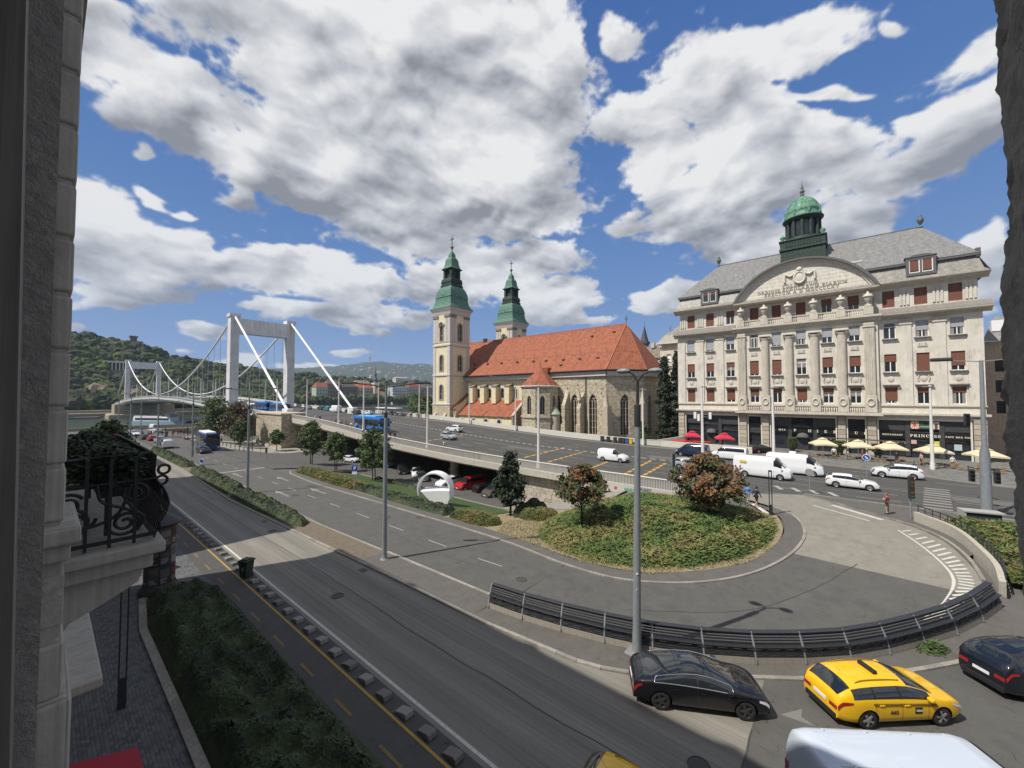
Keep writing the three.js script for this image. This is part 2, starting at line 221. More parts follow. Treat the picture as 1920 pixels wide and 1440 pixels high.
// the one ground sheet: town side down to the quay
{
const xs = [], ds = [];
for (let x = -196; x < -110; x += 14) xs.push(x);
for (let x = -110; x < 20; x += 2) xs.push(x);
for (let x = 20; x <= 1500; x += 60) xs.push(x);
for (let d = -900; d < 0; d += 90) ds.push(d);
for (let d = 0; d < 46; d += 2) ds.push(d);
for (let d = 46; d <= 1800; d += 60) ds.push(d);
const A = [], pos = [], idx = [];
for (const x of xs) for (const d of ds) pos.push(x, gy(x, d) - 0.14, -d);
const m = ds.length;
for (let i = 0; i + 1 < xs.length; i++) for (let j = 0; j + 1 < m; j++) { const a = i * m + j, b = a + m; idx.push(a, b, a + 1, b, b + 1, a + 1); }
const g = new THREE.BufferGeometry(); g.setAttribute('position', new THREE.Float32BufferAttribute(pos, 3)); g.setIndex(idx); g.computeVertexNormals(); boxUV(g);
struct(obj('ground', g, MT.walkAsphalt));
}
const line = (x0, x1, step, f) => { const o = []; const n = Math.max(1, Math.ceil(Math.abs(x1 - x0) / step)); for (let i = 0; i <= n; i++) { const x = lerp(x0, x1, i / n); o.push([x, typeof f === 'function' ? f(x) : f]); } return o; };
const at0 = (f) => (x) => f(x);
// --- lower street ---
const medS = table([[-190, 14.2], [-80, 14.4], [-52, 13.6], [-35, 14.1], [-23, 14.5], [-14, 14.7], [-8.5, 15.2], [-6.8, 16.0], [-1.5, 20.0], [1.9, 23.4], [3.7, 25.5], [5.1, 27.2], [9, 32], [14, 38]]);
const medN = table([[-190, 17], [-64, 16.9], [-36, 16.2], [-24, 16.6], [-14.8, 16.9]]);
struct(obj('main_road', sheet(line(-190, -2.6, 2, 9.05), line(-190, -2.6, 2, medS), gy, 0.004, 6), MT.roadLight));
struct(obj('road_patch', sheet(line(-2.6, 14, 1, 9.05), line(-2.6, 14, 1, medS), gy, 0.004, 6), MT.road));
struct(obj('bike_lane', sheet(line(-190, 14, 3, 6.95), line(-190, 14, 3, 9.05), gy, 0.0, 2), M([0.088, 0.086, 0.084], 0.92, { map: rep(TX.asphalt, 5.3), bumpMap: rep(TX.rough, 1.1), bumpScale: 0.003 })));
struct(obj('pavement', sheet(line(-190, 14, 3, -0.05), line(-190, 14, 3, 6.95), gy, 0.004, 3), MT.paving));
// the loop: lane along the median, then round the mound and up to the junction
const inner = smooth([[-70.5, 30], [-67.5, 26.5], [-65.3, 24.7], [-57.1, 23.5], [-39.7, 23.6], [-26.8, 23.85], [-19.9, 23.75], [-14.6, 23.2], [-11.2, 23.45], [-8.4, 24.8], [-5.9, 26.9], [-4, 29.5], [-2.6, 32.9], [-2.2, 36.2], [-3.0, 39.4], [-4.6, 41.4]], 6);
const bar0 = [[-14.84, 15.93], [-12.97, 16.16], [-11.07, 16.53], [-9.14, 17.03], [-6.66, 17.85], [-5.27, 18.54], [-3.6, 19.58], [-1.91, 20.91], [-0.15, 22.6], [1.41, 24.52], [2.98, 26.62], [4.36, 28.55], [5.91, 31.36]];
const outerLane = smooth([[-14.5, 16.75], [-11, 17.2], [-9, 17.7], [-6.4, 18.6], [-3.3, 20.3], [-0.2, 23.2], [2.3, 26.6], [4.6, 30.2], [5.62, 32.4], [5.86, 34], [5.7, 36.6], [5.0, 39.8], [3.7, 42.3], [1.95, 43.9], [-0.5, 46.2], [-3.2, 48.6]], 5);
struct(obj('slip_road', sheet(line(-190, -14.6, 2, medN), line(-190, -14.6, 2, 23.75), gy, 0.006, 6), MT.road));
{
// dark part and light part of the bend, cut across at the joint seen in the asphalt
const inB = smooth([[-14.6, 23.2], [-11.2, 23.45], [-8.4, 24.8], [-5.9, 26.9], [-4, 29.5], [-2.6, 32.9], [-2.2, 36.2], [-3.0, 39.4], [-5.2, 41.9], [-9.5, 44.4]], 8), nI = inB.length;
const pick = (c, t) => { const k = t * (c.length - 1), i = Math.min(c.length - 2, Math.floor(k)); return [lerp(c[i][0], c[i + 1][0], k - i), lerp(c[i][1], c[i + 1][1], k - i)]; };
const tI = 0.545, tO = 0.525, N = 34, A = [], C = [], D = [], E2 = [];
for (let i = 0; i <= N; i++) { A.push(pick(inB, tI * i / N)); C.push(pick(outerLane, tO * i / N)); D.push(pick(inB, lerp(tI, 1, i / N))); E2.push(pick(outerLane, lerp(tO, 1, i / N))); }
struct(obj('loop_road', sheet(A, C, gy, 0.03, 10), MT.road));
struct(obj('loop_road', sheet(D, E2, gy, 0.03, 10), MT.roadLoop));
}
// --- upper street and junction ---
const upS = table([[-190, 47.6], [-100, 47.5], [-60, 44.6], [-9.5, 44.4], [-3.2, 48.7], [60, 48.7]]);
const upN = table([[-190, 71.6], [-60, 74.6], [-20, 75.0], [-5, 72.4], [6, 69.6], [12, 66.5], [60, 62]]);
struct(obj('upper_road', sheet(line(-125, 60, 1.6, upS), line(-125, 60, 1.6, upN), deckY, 0.012, 10), MT.roadUpper));
struct(obj('terrace_pavement', sheet(line(-30, 70, 3, upN), line(-30, 70, 3, 90), deckY, 0.13, 4), M([0.20, 0.195, 0.18], 0.9, { map: rep(TX.paver, 6.4) })));
// refuge between the bend and the upper street, with the person waiting on it
{
const a = smooth([[-3.0, 48.5], [-0.3, 46.35], [2.1, 44.05], [3.85, 42.5], [5.15, 40.0], [5.85, 36.8]], 5), n = a.length;
const c = a.map((p, i) => [lerp(-2.9, 12, i / (n - 1)), lerp(48.62, 48.62, i / (n - 1)) - 0.0]);
struct(obj('refuge_pavement', sheet(a, c, (x, d) => Math.max(gy(x, d), 1.2 + 0.55 * ss(34, 41, d)), 0.13, 5), MT.walkAsphalt));
}
// bed right of the concrete wall, behind the bend
// --- kerbs, stone by stone where they are near enough ---
const unit = new THREE.BoxGeometry(1, 1, 1); boxUV(unit);
const kerbMats = [MT.kerb, M([0.26, 0.245, 0.22], 0.9, { map: rep(TX.mottle, 1.7) }), M([0.34, 0.32, 0.285], 0.9, { map: rep(TX.mottle, 2.3) })];
function kerb(pts, w, h, hf, far = 60, step = 1.0) {
const g = new THREE.Group(); g.name = numbered('kerb'); struct(g); scene.add(g);
const q = resample(pts, step), rest = [];
for (let i = 0; i + 1 < q.length; i++) {
const a = q[i], b = q[i + 1], ya = hf(a[0], a[1]) + h, yb = hf(b[0], b[1]) + h, L = Math.hypot(b[0] - a[0], b[1] - a[1], yb - ya);
const mx = (a[0] + b[0]) / 2, md = (a[1] + b[1]) / 2;
if (Math.hypot(mx, md) < far) {
const m = new THREE.Mesh(unit, kerbMats[Math.floor(R() * 3)]); m.name = 'kerb_stone'; m.castShadow = m.receiveShadow = true;
m.position.set(mx, (ya + yb) / 2 - 0.14, -md); m.scale.set(w, 0.28, Math.max(0.05, L - 0.012)); m.lookAt(b[0], yb - 0.14, -b[1]); g.add(m);
} else rest.push(bar([a[0], ya - 0.14, a[1]], [b[0], yb - 0.14, b[1]], w, 0.28));
}
if (rest.length) { const m = obj('kerb_run', rest, MT.kerb, g); stuff(m); }
return g;
}
kerb(inner, 0.18, 0.10, gy, 50);
kerb(line(-120, -6, 1, medS).concat([[-1.5, 20.0], [1.9, 23.4], [3.7, 25.5], [5.1, 27.2], [7.5, 30.2]]), 0.2, 0.09, gy, 40);
kerb(line(-120, -15, 1, medN), 0.18, 0.10, gy, 45);
kerb(smooth([[5.95, 34], [5.85, 36.8], [5.15, 40.0], [3.85, 42.5], [2.1, 44.05], [-0.3, 46.35], [-3.0, 48.5]], 5), 0.18, 0.13, (x, d) => Math.max(gy(x, d), 0), 60);
kerb(line(-2.9, 14, 1, 48.75), 0.18, 0.13, deckY, 60);
kerb(line(-28, 40, 1.2, (x) => upN(x) + 0.02), 0.2, 0.13, deckY, 1, 2.4);
// --- lining of the loop: narrow asphalt walk inside the kerb ---
{
const a = inner.slice(4), b = offset(a, 1.2);
struct(obj('loop_footway', sheet(offset(a, 0.09), b, gy, 0.09, 2), MT.walkAsphalt));
}
// --- median: soil and asphalt between the two carriageways ---
const mS = (x) => medS(x) + 0.1, mN = (x) => medN(x) - 0.1;
struct(obj('median_soil', sheet(line(-120, -26, 2, mS), line(-120, -26, 2, mN), gy, 0.07, 2), MT.soil));
struct(obj('median_footway', sheet(line(-26, -15, 1, mS), line(-26, -15, 1, mN), gy, 0.085, 3), MT.walkAsphalt));
{
const o = smooth([[-14.9, 16.75], [-11, 17.15], [-9, 17.65], [-6.4, 18.55], [-3.3, 20.2], [-0.2, 23.1], [2.3, 26.5], [4.6, 30.1], [6.2, 32.8]], 6), n = o.length;
const s = smooth([[-15, 14.75], [-12.5, 14.95], [-8.5, 15.35], [-6.7, 16.2], [-4.1, 18.2], [-1.4, 20.2], [2.0, 23.6], [5.0, 27.3], [7.6, 30.6]], 6);
struct(obj('barrier_footway', sheet(s, o, gy, 0.085, 4), MT.walkAsphalt));
}
// --- painted markings: sheets of paint on the asphalt ---
const paint = (name, A, C, mat, hf = gy, off = 0.012) => struct(obj(name, sheet(A, C, hf, off, 1), mat));
const mark = (name, a, b, w, mat, hf = gy, off = 0.012) => { const p = resample([a, b], 1.5); return paint(name, offset(p, w / 2), offset(p, -w / 2), mat, hf, off); };
mark('lane_line', [-190, 9.28], [-2, 9.28], 0.12, MT.white);
mark('cycle_line', [-60, 8.16], [-9.0, 8.36], 0.1, M([0.46, 0.28, 0.05], 0.8, { map: rep(TX.stain, 1.3) }), gy, 0.01);
for (let x = -46; x < -9; x += 3.1) mark('cycle_dash', [x, 7.42], [x + 1.25, 7.42], 0.11, M([0.22, 0.145, 0.045], 0.8, { map: rep(TX.stain, 1.6) }), gy, 0.008);
for (let x = -104; x < -14; x += 5.6) mark('lane_dash', [x, 20.15], [x + 2.2, 20.15 + (x > -22 ? 0.1 : 0)], 0.09, M([0.40, 0.39, 0.37], 0.8, { map: rep(TX.stain, 0.8) }), gy, 0.014);
mark('edge_line', [-26, 16.75], [-15.5, 17.05], 0.1, MT.white, gy, 0.014);
mark('stop_line', [-72, 17.2], [-72, 23.4], 0.3, MT.white, gy, 0.014);
for (const [x, d] of [[-66, 18.6], [-58, 21.8], [-49, 18.5], [-47, 21.8]]) {   // straight-ahead arrows
const s = shapeOf([[0, -0.12], [2.6, -0.12], [2.6, -0.42], [4.4, 0], [2.6, 0.42], [2.6, 0.12], [0, 0.12]]); const g = new THREE.ShapeGeometry(s); g.rotateX(-Math.PI / 2); g.rotateY(Math.PI); g.translate(x, 0.016, -d); struct(obj('lane_arrow', g, M([0.27, 0.265, 0.25], 0.85, { map: rep(TX.stain, 0.9) })));
}
{ // arrow by the black saloon
const s = shapeOf([[0, 0], [0.95, -0.4], [0.7, 0], [0.95, 0.4]]); const g = new THREE.ShapeGeometry(s); g.rotateX(-Math.PI / 2); g.rotateY(0.55); g.translate(-1.9, 0.012, -17.4); struct(obj('lane_arrow', g, M([0.165, 0.16, 0.15], 0.85)));
}
// hatched edge of the bend
{
const w = smooth([[3.08, 40.3], [4.0, 37.6], [4.55, 35.6], [4.8, 34.2], [4.75, 33.0], [4.12, 31.0], [3.4, 29.3], [2.7, 28.1]], 6), o = smooth([[3.55, 41.2], [4.75, 39.0], [5.35, 36.8], [5.58, 34.8], [5.5, 33.2], [5.1, 32.0], [4.5, 30.7], [3.6, 29.0]], 6), n = w.length;
paint('edge_line', w, w.map((p, i) => { const L = Math.hypot(o[i][0] - p[0], o[i][1] - p[1]) || 1; return [p[0] - 0.16 * (o[i][0] - p[0]) / L, p[1] - 0.16 * (o[i][1] - p[1]) / L]; }), MT.white, gy, 0.045);
const cum = resample(w, 0.52), co = (t) => { const k = t * (n - 1), i = Math.min(n - 2, k | 0); return [lerp(o[i][0], o[i + 1][0], k - i), lerp(o[i][1], o[i + 1][1], k - i)]; };
const cw = (t) => { const k = t * (n - 1), i = Math.min(n - 2, k | 0); return [lerp(w[i][0], w[i + 1][0], k - i), lerp(w[i][1], w[i + 1][1], k - i)]; };
for (let i = 0; i < 27; i++) { const t = (i + 0.4) / 27, a = cw(t), b = co(Math.min(1, t + 0.012)); mark('hatch_bar', [lerp(a[0], b[0], 0.14), lerp(a[1], b[1], 0.14)], [lerp(a[0], b[0], 0.97), lerp(a[1], b[1], 0.97)], 0.15, MT.white, gy, 0.045); }
}
for (const [a, b, w] of [[[-0.75, 45.6], [2.39, 42.7], 0.42], [[-2.03, 44.4], [1.57, 41.7], 0.2], [[-6.5, 41.9], [-4.55, 38.6], 0.4]]) mark('stop_line', a, b, w, MT.white, gy, 0.05);
// upper street: yellow cross strips, lane lines, dashes
for (const [a, b] of [[[-38.1, 48.6], [-39.7, 63.1]], [[-33.2, 48.0], [-34.4, 60.3]], [[-26, 47.0], [-26.8, 54.4]], [[-20.9, 46.6], [-22.3, 60]], [[-18.7, 46.3], [-19.8, 59.1]], [[-62, 48.5], [-64, 60]]]) {
const n = 7; for (let i = 0; i < n; i++) mark('yellow_bar', [lerp(a[0], b[0], i / n), lerp(a[1], b[1], i / n)], [lerp(a[0], b[0], (i + 0.72) / n), lerp(a[1], b[1], (i + 0.72) / n)], 0.42, MT.yellow, deckY, 0.022);
}
for (const d of [47.6, 50.9, 54.2, 57.5]) for (let x = -118; x < 40; x += (d === 57.5 ? 400 : 7)) mark('lane_dash', [x, d], [Math.min(x + (d === 57.5 ? 160 : 3.2), 42), d], 0.13, M([0.34, 0.335, 0.32], 0.8, { map: rep(TX.stain, 1.6) }), deckY, 0.022);
for (let x = -116; x < -18; x += 1.5) mark('dotted_line', [x, 61.2], [x + 0.85, 61.2], 0.42, M([0.42, 0.40, 0.35], 0.8), deckY, 0.022);
for (const d of [64.6, 68]) for (let x = -118; x < 30; x += 7) if (d < upN(x) - 2) mark('lane_dash', [x, d], [x + 3.2, d], 0.13, M([0.30, 0.295, 0.28], 0.8), deckY, 0.022);
for (let k = 0; k < 9; k++) mark('crossing_bar', [5.4 + k * 0.16, 50.0 + k * 1.3], [7.2 + k * 0.16, 50.0 + k * 1.3], 0.5, M([0.30, 0.295, 0.28], 0.8, { map: rep(TX.stain, 1.2) }), deckY, 0.02);
for (let k = 0; k < 4; k++) mark('crossing_bar', [-5.6 + k * 1.5, 51.6], [-4.9 + k * 1.5, 50.0], 0.42, M([0.42, 0.415, 0.40], 0.8, { map: rep(TX.stain, 0.7) }), deckY, 0.022);
// --- island ground, lawn, parking ---
{
const ys = (x) => 25.1;
struct(obj('island_soil', sheet(line(-66, -19, 1.5, 24.8), line(-66, -19, 1.5, (x) => x < -33 ? 36.2 : lerp(36.2, 33.6, ss(-33, -22, x))), gy, 0.06, 9), MT.dry));
struct(obj('lawn', sheet(line(-66, -27, 1.5, 26.6), line(-66, -27, 1.5, (x) => lerp(36.6, 33, ss(-33, -27, x))), gy, 0.11, 8), MT.lawn));
struct(obj('parking_lot', sheet(line(-70, -33.2, 2, (x) => 37.0), line(-70, -33.2, 2, 75), gy, 0.03, 4), MT.road));
struct(obj('side_street', sheet(line(-112, -70, 2, 23.7), line(-112, -70, 2, 75), gy, 0.03, 16), MT.road));
struct(obj('parking_path', sheet(line(-33.2, -18, 1, (x) => lerp(37, 33.6, ss(-33, -22, x))), line(-33.2, -18, 1, 41.5), gy, 0.07, 5), M([0.30, 0.285, 0.255], 0.9, { map: rep(TX.mottle, 3) })));
kerb(line(-66, -20, 1.2, (x) => lerp(36.9, 33.5, ss(-33, -22, x))), 0.2, 0.16, gy, 1);
struct(obj('abutment_plaza', sheet(line(-150, -108, 3, 26), line(-150, -108, 3, 46), gy, 0.06, 8), MT.plaza));
}
// --- wear of the asphalt: repair patches, sealed seams, manhole covers ---
{
const pm = [M([0.085, 0.083, 0.08], 0.93, { map: rep(TX.asphalt, 3) }), M([0.155, 0.15, 0.14], 0.93, { map: rep(TX.asphalt, 2.6) }), M([0.11, 0.108, 0.102], 0.93, { map: rep(TX.asphalt, 3.3) })], seamM = M([0.055, 0.054, 0.052], 0.7), iron = M([0.07, 0.066, 0.06], 0.7, { map: rep(TX.mottle, 0.3) });
[[-12.5, 19.4, 4.2, 1.6, 2], [-58, 20.8, 7, 1.3, 2]].forEach(([x, d, w, h, k]) => mark('asphalt_patch', [x, d], [x + w, d + 0.05], h, pm[k], gy, 0.009));
[[-34, 52, 6, 2.2, 0], [-48, 56, 9, 1.6, 1], [-24, 63.5, 5, 2.4, 1], [-5, 58.6, 7, 1.4, 0], [8, 56, 6, 2, 1], [-70, 51, 8, 1.8, 0]].forEach(([x, d, w, h, k]) => mark('asphalt_patch', [x, d], [x + w, d + 0.1], h, pm[k], deckY, 0.018));
for (const [p, hf, o] of [[[[-60, 12.0], [-41, 11.8], [-26, 12.05], [-14, 11.9], [-4, 12.2]], gy, 0.011], [[[-30, 19.3], [-22, 19.0], [-17, 19.6]], gy, 0.012], [[[-9, 20.5], [-4.5, 24], [-1.5, 28.5], [0.6, 33]], gy, 0.04], [[[-60, 55.9], [-40, 55.7], [-18, 55.9], [4, 55.6], [20, 55.8]], deckY, 0.019], [[[-52, 50.6], [-30, 50.7], [-14, 50.5]], deckY, 0.019], [[[-2.6, 9.1], [-2.55, 12], [-2.6, 16]], gy, 0.011]]) { const q = smooth(p, 8).map(([x, d]) => [x + 0.05 * n2(x * 2, d), d + 0.07 * n2(x * 1.3, d * 1.3 + 9)]); paint('tar_seam', offset(q, 0.025), offset(q, -0.025), seamM, hf, o); }
for (const [x, d, hf, o] of [[-22.5, 11.2, gy, 0.013], [-37.5, 12.9, gy, 0.013], [-9.8, 7.6, gy, 0.012], [-15.6, 19.6, gy, 0.016], [-33.5, 21.4, gy, 0.016], [-49, 19.2, gy, 0.016], [-24, 52.8, deckY, 0.024], [-6.5, 52.4, deckY, 0.024], [1.5, 60.3, deckY, 0.024], [-3.6, 13.4, gy, 0.014], [-44, 54, deckY, 0.024]]) { const g = new THREE.CircleGeometry(0.33, 22); g.rotateX(-Math.PI / 2); g.translate(x, hf(x, d) + o, -d); const t = new THREE.TorusGeometry(0.33, 0.02, 5, 24); t.rotateX(Math.PI / 2); t.translate(x, hf(x, d) + o, -d); struct(obj('manhole_cover', boxUV(mg([g, t])), iron)); }
for (const [x, d] of [[-24.5, 13.9], [-41, 13.4], [-14.5, 23.0], [-31, 23.3]]) struct(obj('drain_grate', boxUV(B(x - 0.3, x + 0.3, 0, 0.018, d - 0.2, d + 0.2)), iron));
}
// ================= our own house (we lean out of its window) and the houses further along =================
const OM = {
plaster: M([0.46, 0.44, 0.40], 0.92, { map: rep(TX.stain, 3, 4), bumpMap: rep(TX.rough, 0.7), bumpScale: 0.004 }), render: M([0.56, 0.53, 0.48], 0.97, { map: rep(TX.mottle, 0.5), bumpMap: rep(TX.rough, 0.16), bumpScale: 0.006 }),
rough: M([0.42, 0.40, 0.365], 0.97, { map: rep(TX.mottle, 0.35), bumpMap: rep(TX.rough, 0.1), bumpScale: 0.004 }), iron: M([0.012, 0.012, 0.014], 0.5), roof: M([0.20, 0.09, 0.06], 0.9, { map: rep(TX.rooftile, 6) }),
};
{
const T = thing('own_house', 'grey stone facade close by on the left with rusticated blocks', 'house', [-5, 0, -6]), part = (n, g, m) => wobj(n, g, m, T);
part('wall', B(-35, 45, -0.2, 21.0, -14, -0.06), OM.plaster);
part('cornice', [B(-35.3, 45, 20.7, 21.0, -1, 0.25), B(-35.5, 45, 21.0, 21.35, -1, 0.45)], OM.plaster);
part('roof', [quad([-35.4, 21.3, 0.3], [45, 21.3, 0.3], [45, 25, -6], [-33, 25, -6]), quad([-33, 25, -6], [45, 25, -6], [45, 21.3, -14], [-35.4, 21.3, -14])], OM.roof);
for (const x of [-27, -18, -9.8, -3.4, 6, 14]) part('roof_dormer', [B(x - 0.7, x + 0.7, 21.3, 22.6, -2.2, -0.35), cyl(x, 22.5, 22.9, -0.9, 0.75, 0.5, 12)], OM.plaster);
for (const x of [-14, -6.2, 3]) part('chimney', B(x, x + 1.4, 22, 25.6, -4.6, -3.6), OM.roof);
for (let k = 0; k < 24; k++) { const y0 = 10.505 + k * 0.453; part('rusticated_block', rb(-5.5, -4.7, y0 + 0.012, y0 + 0.441, -0.08, 0.134, 0.035, 3), OM.plaster); }
part('pilaster_core', B(-5.4, -4.72, 10.4, 21, -0.1, 0.11), OM.plaster);
part('pilaster_ledge', [rb(-5.7, -4.55, 10.36, 10.5, -0.1, 0.22, 0.03), rb(-5.6, -4.62, 10.22, 10.37, -0.1, 0.17, 0.03)], OM.plaster);
part('pilaster_pedestal', [rb(-5.5, -4.68, 9.62, 10.24, -0.1, 0.135, 0.02), rb(-5.65, -4.6, 9.2, 9.64, -0.1, 0.155, 0.05), rb(-5.8, -4.55, 8.6, 9.22, -0.1, 0.2, 0.05)], OM.plaster);
part('pedestal_panel', [rb(-5.3, -4.66, 9.74, 10.12, 0.0, 0.142, 0.01)], OM.render);
// window opening beside us: jamb with rough render, painted frame
part('window_jamb', B(-1.7, -1.2, 9.5, 14, -0.2, 0.008), OM.render);
{ const g = B(-1.16, -1.02, -3, 3, -0.2, -0.0265); g.rotateX(0); const m = new THREE.Matrix4().makeRotationX(0.0); g.applyMatrix4(m); const p = g.attributes.position; for (let i = 0; i < p.count; i++) p.setZ(i, p.getZ(i) - 0.012 * -p.getY(i) * 1.0); g.translate(0, 11.5, 0); part('window_frame', g, M([0.22, 0.21, 0.19], 0.7, { map: rep(TX.stain, 0.4, 2) })); }
// shop cornice and awning below
part('shop_cornice', [rb(-23, -14.4, 4.2, 4.45, -0.1, 1.15, 0.05)], OM.plaster);
}
{ // rough rendered pier on our right
const T = thing('stone_pier', 'dark rough rendered pier filling the right edge of view', 'pier', [0.4, 9, 0.2]);
const ny = 420, nd = 60, pos = [], idx = [];
for (let j = 0; j <= ny; j++) for (let i = 0; i <= nd; i++) {
const y = 10.6 + 2.0 * j / ny, s = i / nd, a = n2(s * 7 + 3, y * 22), b = n2(s * 30, y * 90), c = n2(s * 2, y * 3.3);
const cx = clamp((s - 0.72) / 0.28), ax = cx * Math.PI / 2, r = 0.045, bump = a * 0.0022 + b * 0.0016 + c * 0.005 + (n2(s * 5, y * 9 + 4) > 0.6 ? -0.004 : 0);
const x = 0.119 + (1 - Math.cos(ax)) * r - Math.cos(ax) * bump, d = 0.05 + Math.min(s / 0.72, 1) * 0.51 + Math.sin(ax) * (r + bump);
pos.push(x - 0.4, y - 9, -(d - 0.2));
}
for (let j = 0; j < ny; j++) for (let i = 0; i < nd; i++) { const q = j * (nd + 1) + i, w = q + nd + 1; idx.push(q, w, q + 1, w, w + 1, q + 1); }
const g = new THREE.BufferGeometry(); g.setAttribute('position', new THREE.Float32BufferAttribute(pos, 3)); g.setIndex(idx); g.computeVertexNormals(); boxUV(g); obj('render_face', g, OM.rough, T);
wobj('core', [B(0.15, 0.9, -0.1, 20.6, -0.06, 0.58), B(0.12, 0.2, -0.1, 10.61, -0.06, 0.5), B(0.12, 0.2, 12.59, 20.6, -0.06, 0.5)], OM.rough, T);
}
{ // balcony with wrought iron railing
const T = thing('balcony', 'stone balcony with black wrought iron scroll railing', 'balcony', [-8.7, 9.4, 0.5]), part = (n, g, m) => wobj(n, g, m, T), x0 = -6.5, x1 = -11, dO = 0.92;
part('slab', [rb(x1 - 0.1, x0 + 0.1, 9.6, 9.74, -0.06, dO + 0.1, 0.03), rb(x1, x0, 9.42, 9.62, -0.06, dO, 0.03)], OM.plaster);
for (const x of [-6.75, -8.8, -10.8]) part('bracket', wallX([[-0.06, 9.45], [0.86, 9.45], [0.8, 9.25], [0.55, 9.12], [0.25, 8.98], [0.1, 8.75], [-0.06, 8.7]].reverse(), [], x - 0.14, x + 0.14), OM.plaster);
const fr = (n, g) => part(n, g, OM.iron);
fr('handrail', [tube([[x0, 10.78, -0.05], [x0, 10.78, dO - 0.12], [x0 - 0.12, 10.78, dO], [x1 + 0.12, 10.78, dO], [x1, 10.78, dO - 0.12], [x1, 10.78, -0.05]], 0.022, 6, 0, false)]);
fr('bottom_rail', [bar([x0, 9.83, -0.05], [x0, 9.83, dO], 0.035, 0.04), bar([x0, 9.83, dO], [x1, 9.83, dO], 0.035, 0.04), bar([x1, 9.83, dO], [x1, 9.83, -0.05], 0.035, 0.04)]);
fr('middle_rail', [bar([x0, 10.5, -0.05], [x0, 10.5, dO], 0.018, 0.02), bar([x0, 10.5, dO], [x1, 10.5, dO], 0.018, 0.02)]);
for (const d of [0.14, 0.34, 0.53, 0.74]) fr('baluster', bar([x0, 9.76, d], [x0, 10.78, d], 0.03));
const belly = (y) => 0.14 * Math.sin(clamp((y - 9.83) / 0.67) * Math.PI) ** 1.2;
for (let k = 0; k < 40; k++) { const x = lerp(x0 - 0.05, x1 + 0.05, k / 39); fr('baluster', tube([9.76, 9.95, 10.15, 10.35, 10.5, 10.78].map((y) => [x, y, dO + belly(y)]), 0.012, 5, 10)); }
const spiral = (cd, cy, r, turns, dir, st = 0) => { const p = []; for (let i = 0; i <= 30; i++) { const t = i / 30, a = st + dir * t * turns * Math.PI * 2, q = r * (1 - 0.82 * t); p.push([x0 - 0.01, cy + Math.sin(a) * q, cd + Math.cos(a) * q]); } return tube(p, 0.019, 6, 60); };
fr('scroll', spiral(0.66, 10.02, 0.15, 1.9, 1, Math.PI)); fr('scroll', spiral(0.3, 10.12, 0.12, 1.0, -1, 0)); fr('scroll', spiral(0.2, 10.3, 0.13, 1.8, 1, 0.5)); fr('scroll', spiral(0.75, 10.34, 0.12, 1.7, -1, 2));
fr('scroll', tube([[x0, 9.85, 0.08], [x0, 9.95, 0.28], [x0, 10.12, 0.36], [x0, 10.25, 0.26], [x0, 10.18, 0.14], [x0, 10.05, 0.2], [x0, 10.04, 0.42], [x0, 10.14, 0.6], [x0, 10.45, 0.7]], 0.018, 6, 50));
fr('scroll', tube([[x0, 10.5, 0.42], [x0, 10.3, 0.46], [x0, 10.18, 0.66], [x0, 10.05, 0.82], [x0, 9.9, 0.76]], 0.018, 6, 40)); fr('scroll', tube([[x0, 9.86, -0.02], [x0, 9.95, 0.06], [x0, 10.06, 0.1]], 0.016, 6, 12));
for (const y of [9.9, 10.1, 10.3]) { const g = new THREE.TorusGeometry(0.05, 0.012, 6, 12); g.translate(x0, y, -(dO + 0.05)); fr('corner_ornament', g); }
for (const [x, y] of [[x0 + 0.02, 10.6], [x0 - 0.1, 10.45]]) { const g = new THREE.TorusGeometry(0.055, 0.016, 6, 14); g.rotateY(Math.PI / 2); g.translate(x, y, -(dO + 0.07)); fr('corner_ornament', g); }
}
{ // houses further along the pavement: they shade the street
const mk = (x0, x1, h, label) => { const T = thing('street_house', label, 'house', [(x0 + x1) / 2, 0, -7]); wobj('wall', B(x0, x1, -0.2, h - 0.3, -15, -0.1), OM.plaster, T); wobj('cornice', B(x0 - 0.2, x1 + 0.2, h - 0.3, h, -1, 0.3), OM.plaster, T); wobj('roof', [quad([x0, h, 0.1], [x1, h, 0.1], [x1 - 2, h + 4, -6], [x0 + 2, h + 4, -6]), quad([x0 + 2, h + 4, -6], [x1 - 2, h + 4, -6], [x1, h, -15], [x0, h, -15])], OM.roof, T); };
mk(-78.4, -43.2, 21.3, 'plastered street house beyond the first side street'); mk(-118, -92.3, 20.5, 'plastered street house nearest the river quay');
}
{
const a = thing('awning', 'dark red shop awning at the lower left corner', 'awning', [-11, 3, 0.8]);
wobj('canopy', [quad([-13.7, 3.3, -0.05], [-8, 3.3, -0.05], [-8, 2.85, 1.72], [-13.5, 2.85, 1.72]), quad([-13.5, 2.85, 1.72], [-8, 2.85, 1.72], [-8, 2.6, 1.73], [-13.5, 2.6, 1.73])], M([0.30, 0.012, 0.03], 0.85), a);
for (const x of [-13.4, -8.4]) wobj('arm', bar([x, 2.75, -0.05], [x, 2.62, 1.68], 0.03), OM.iron, a);
}
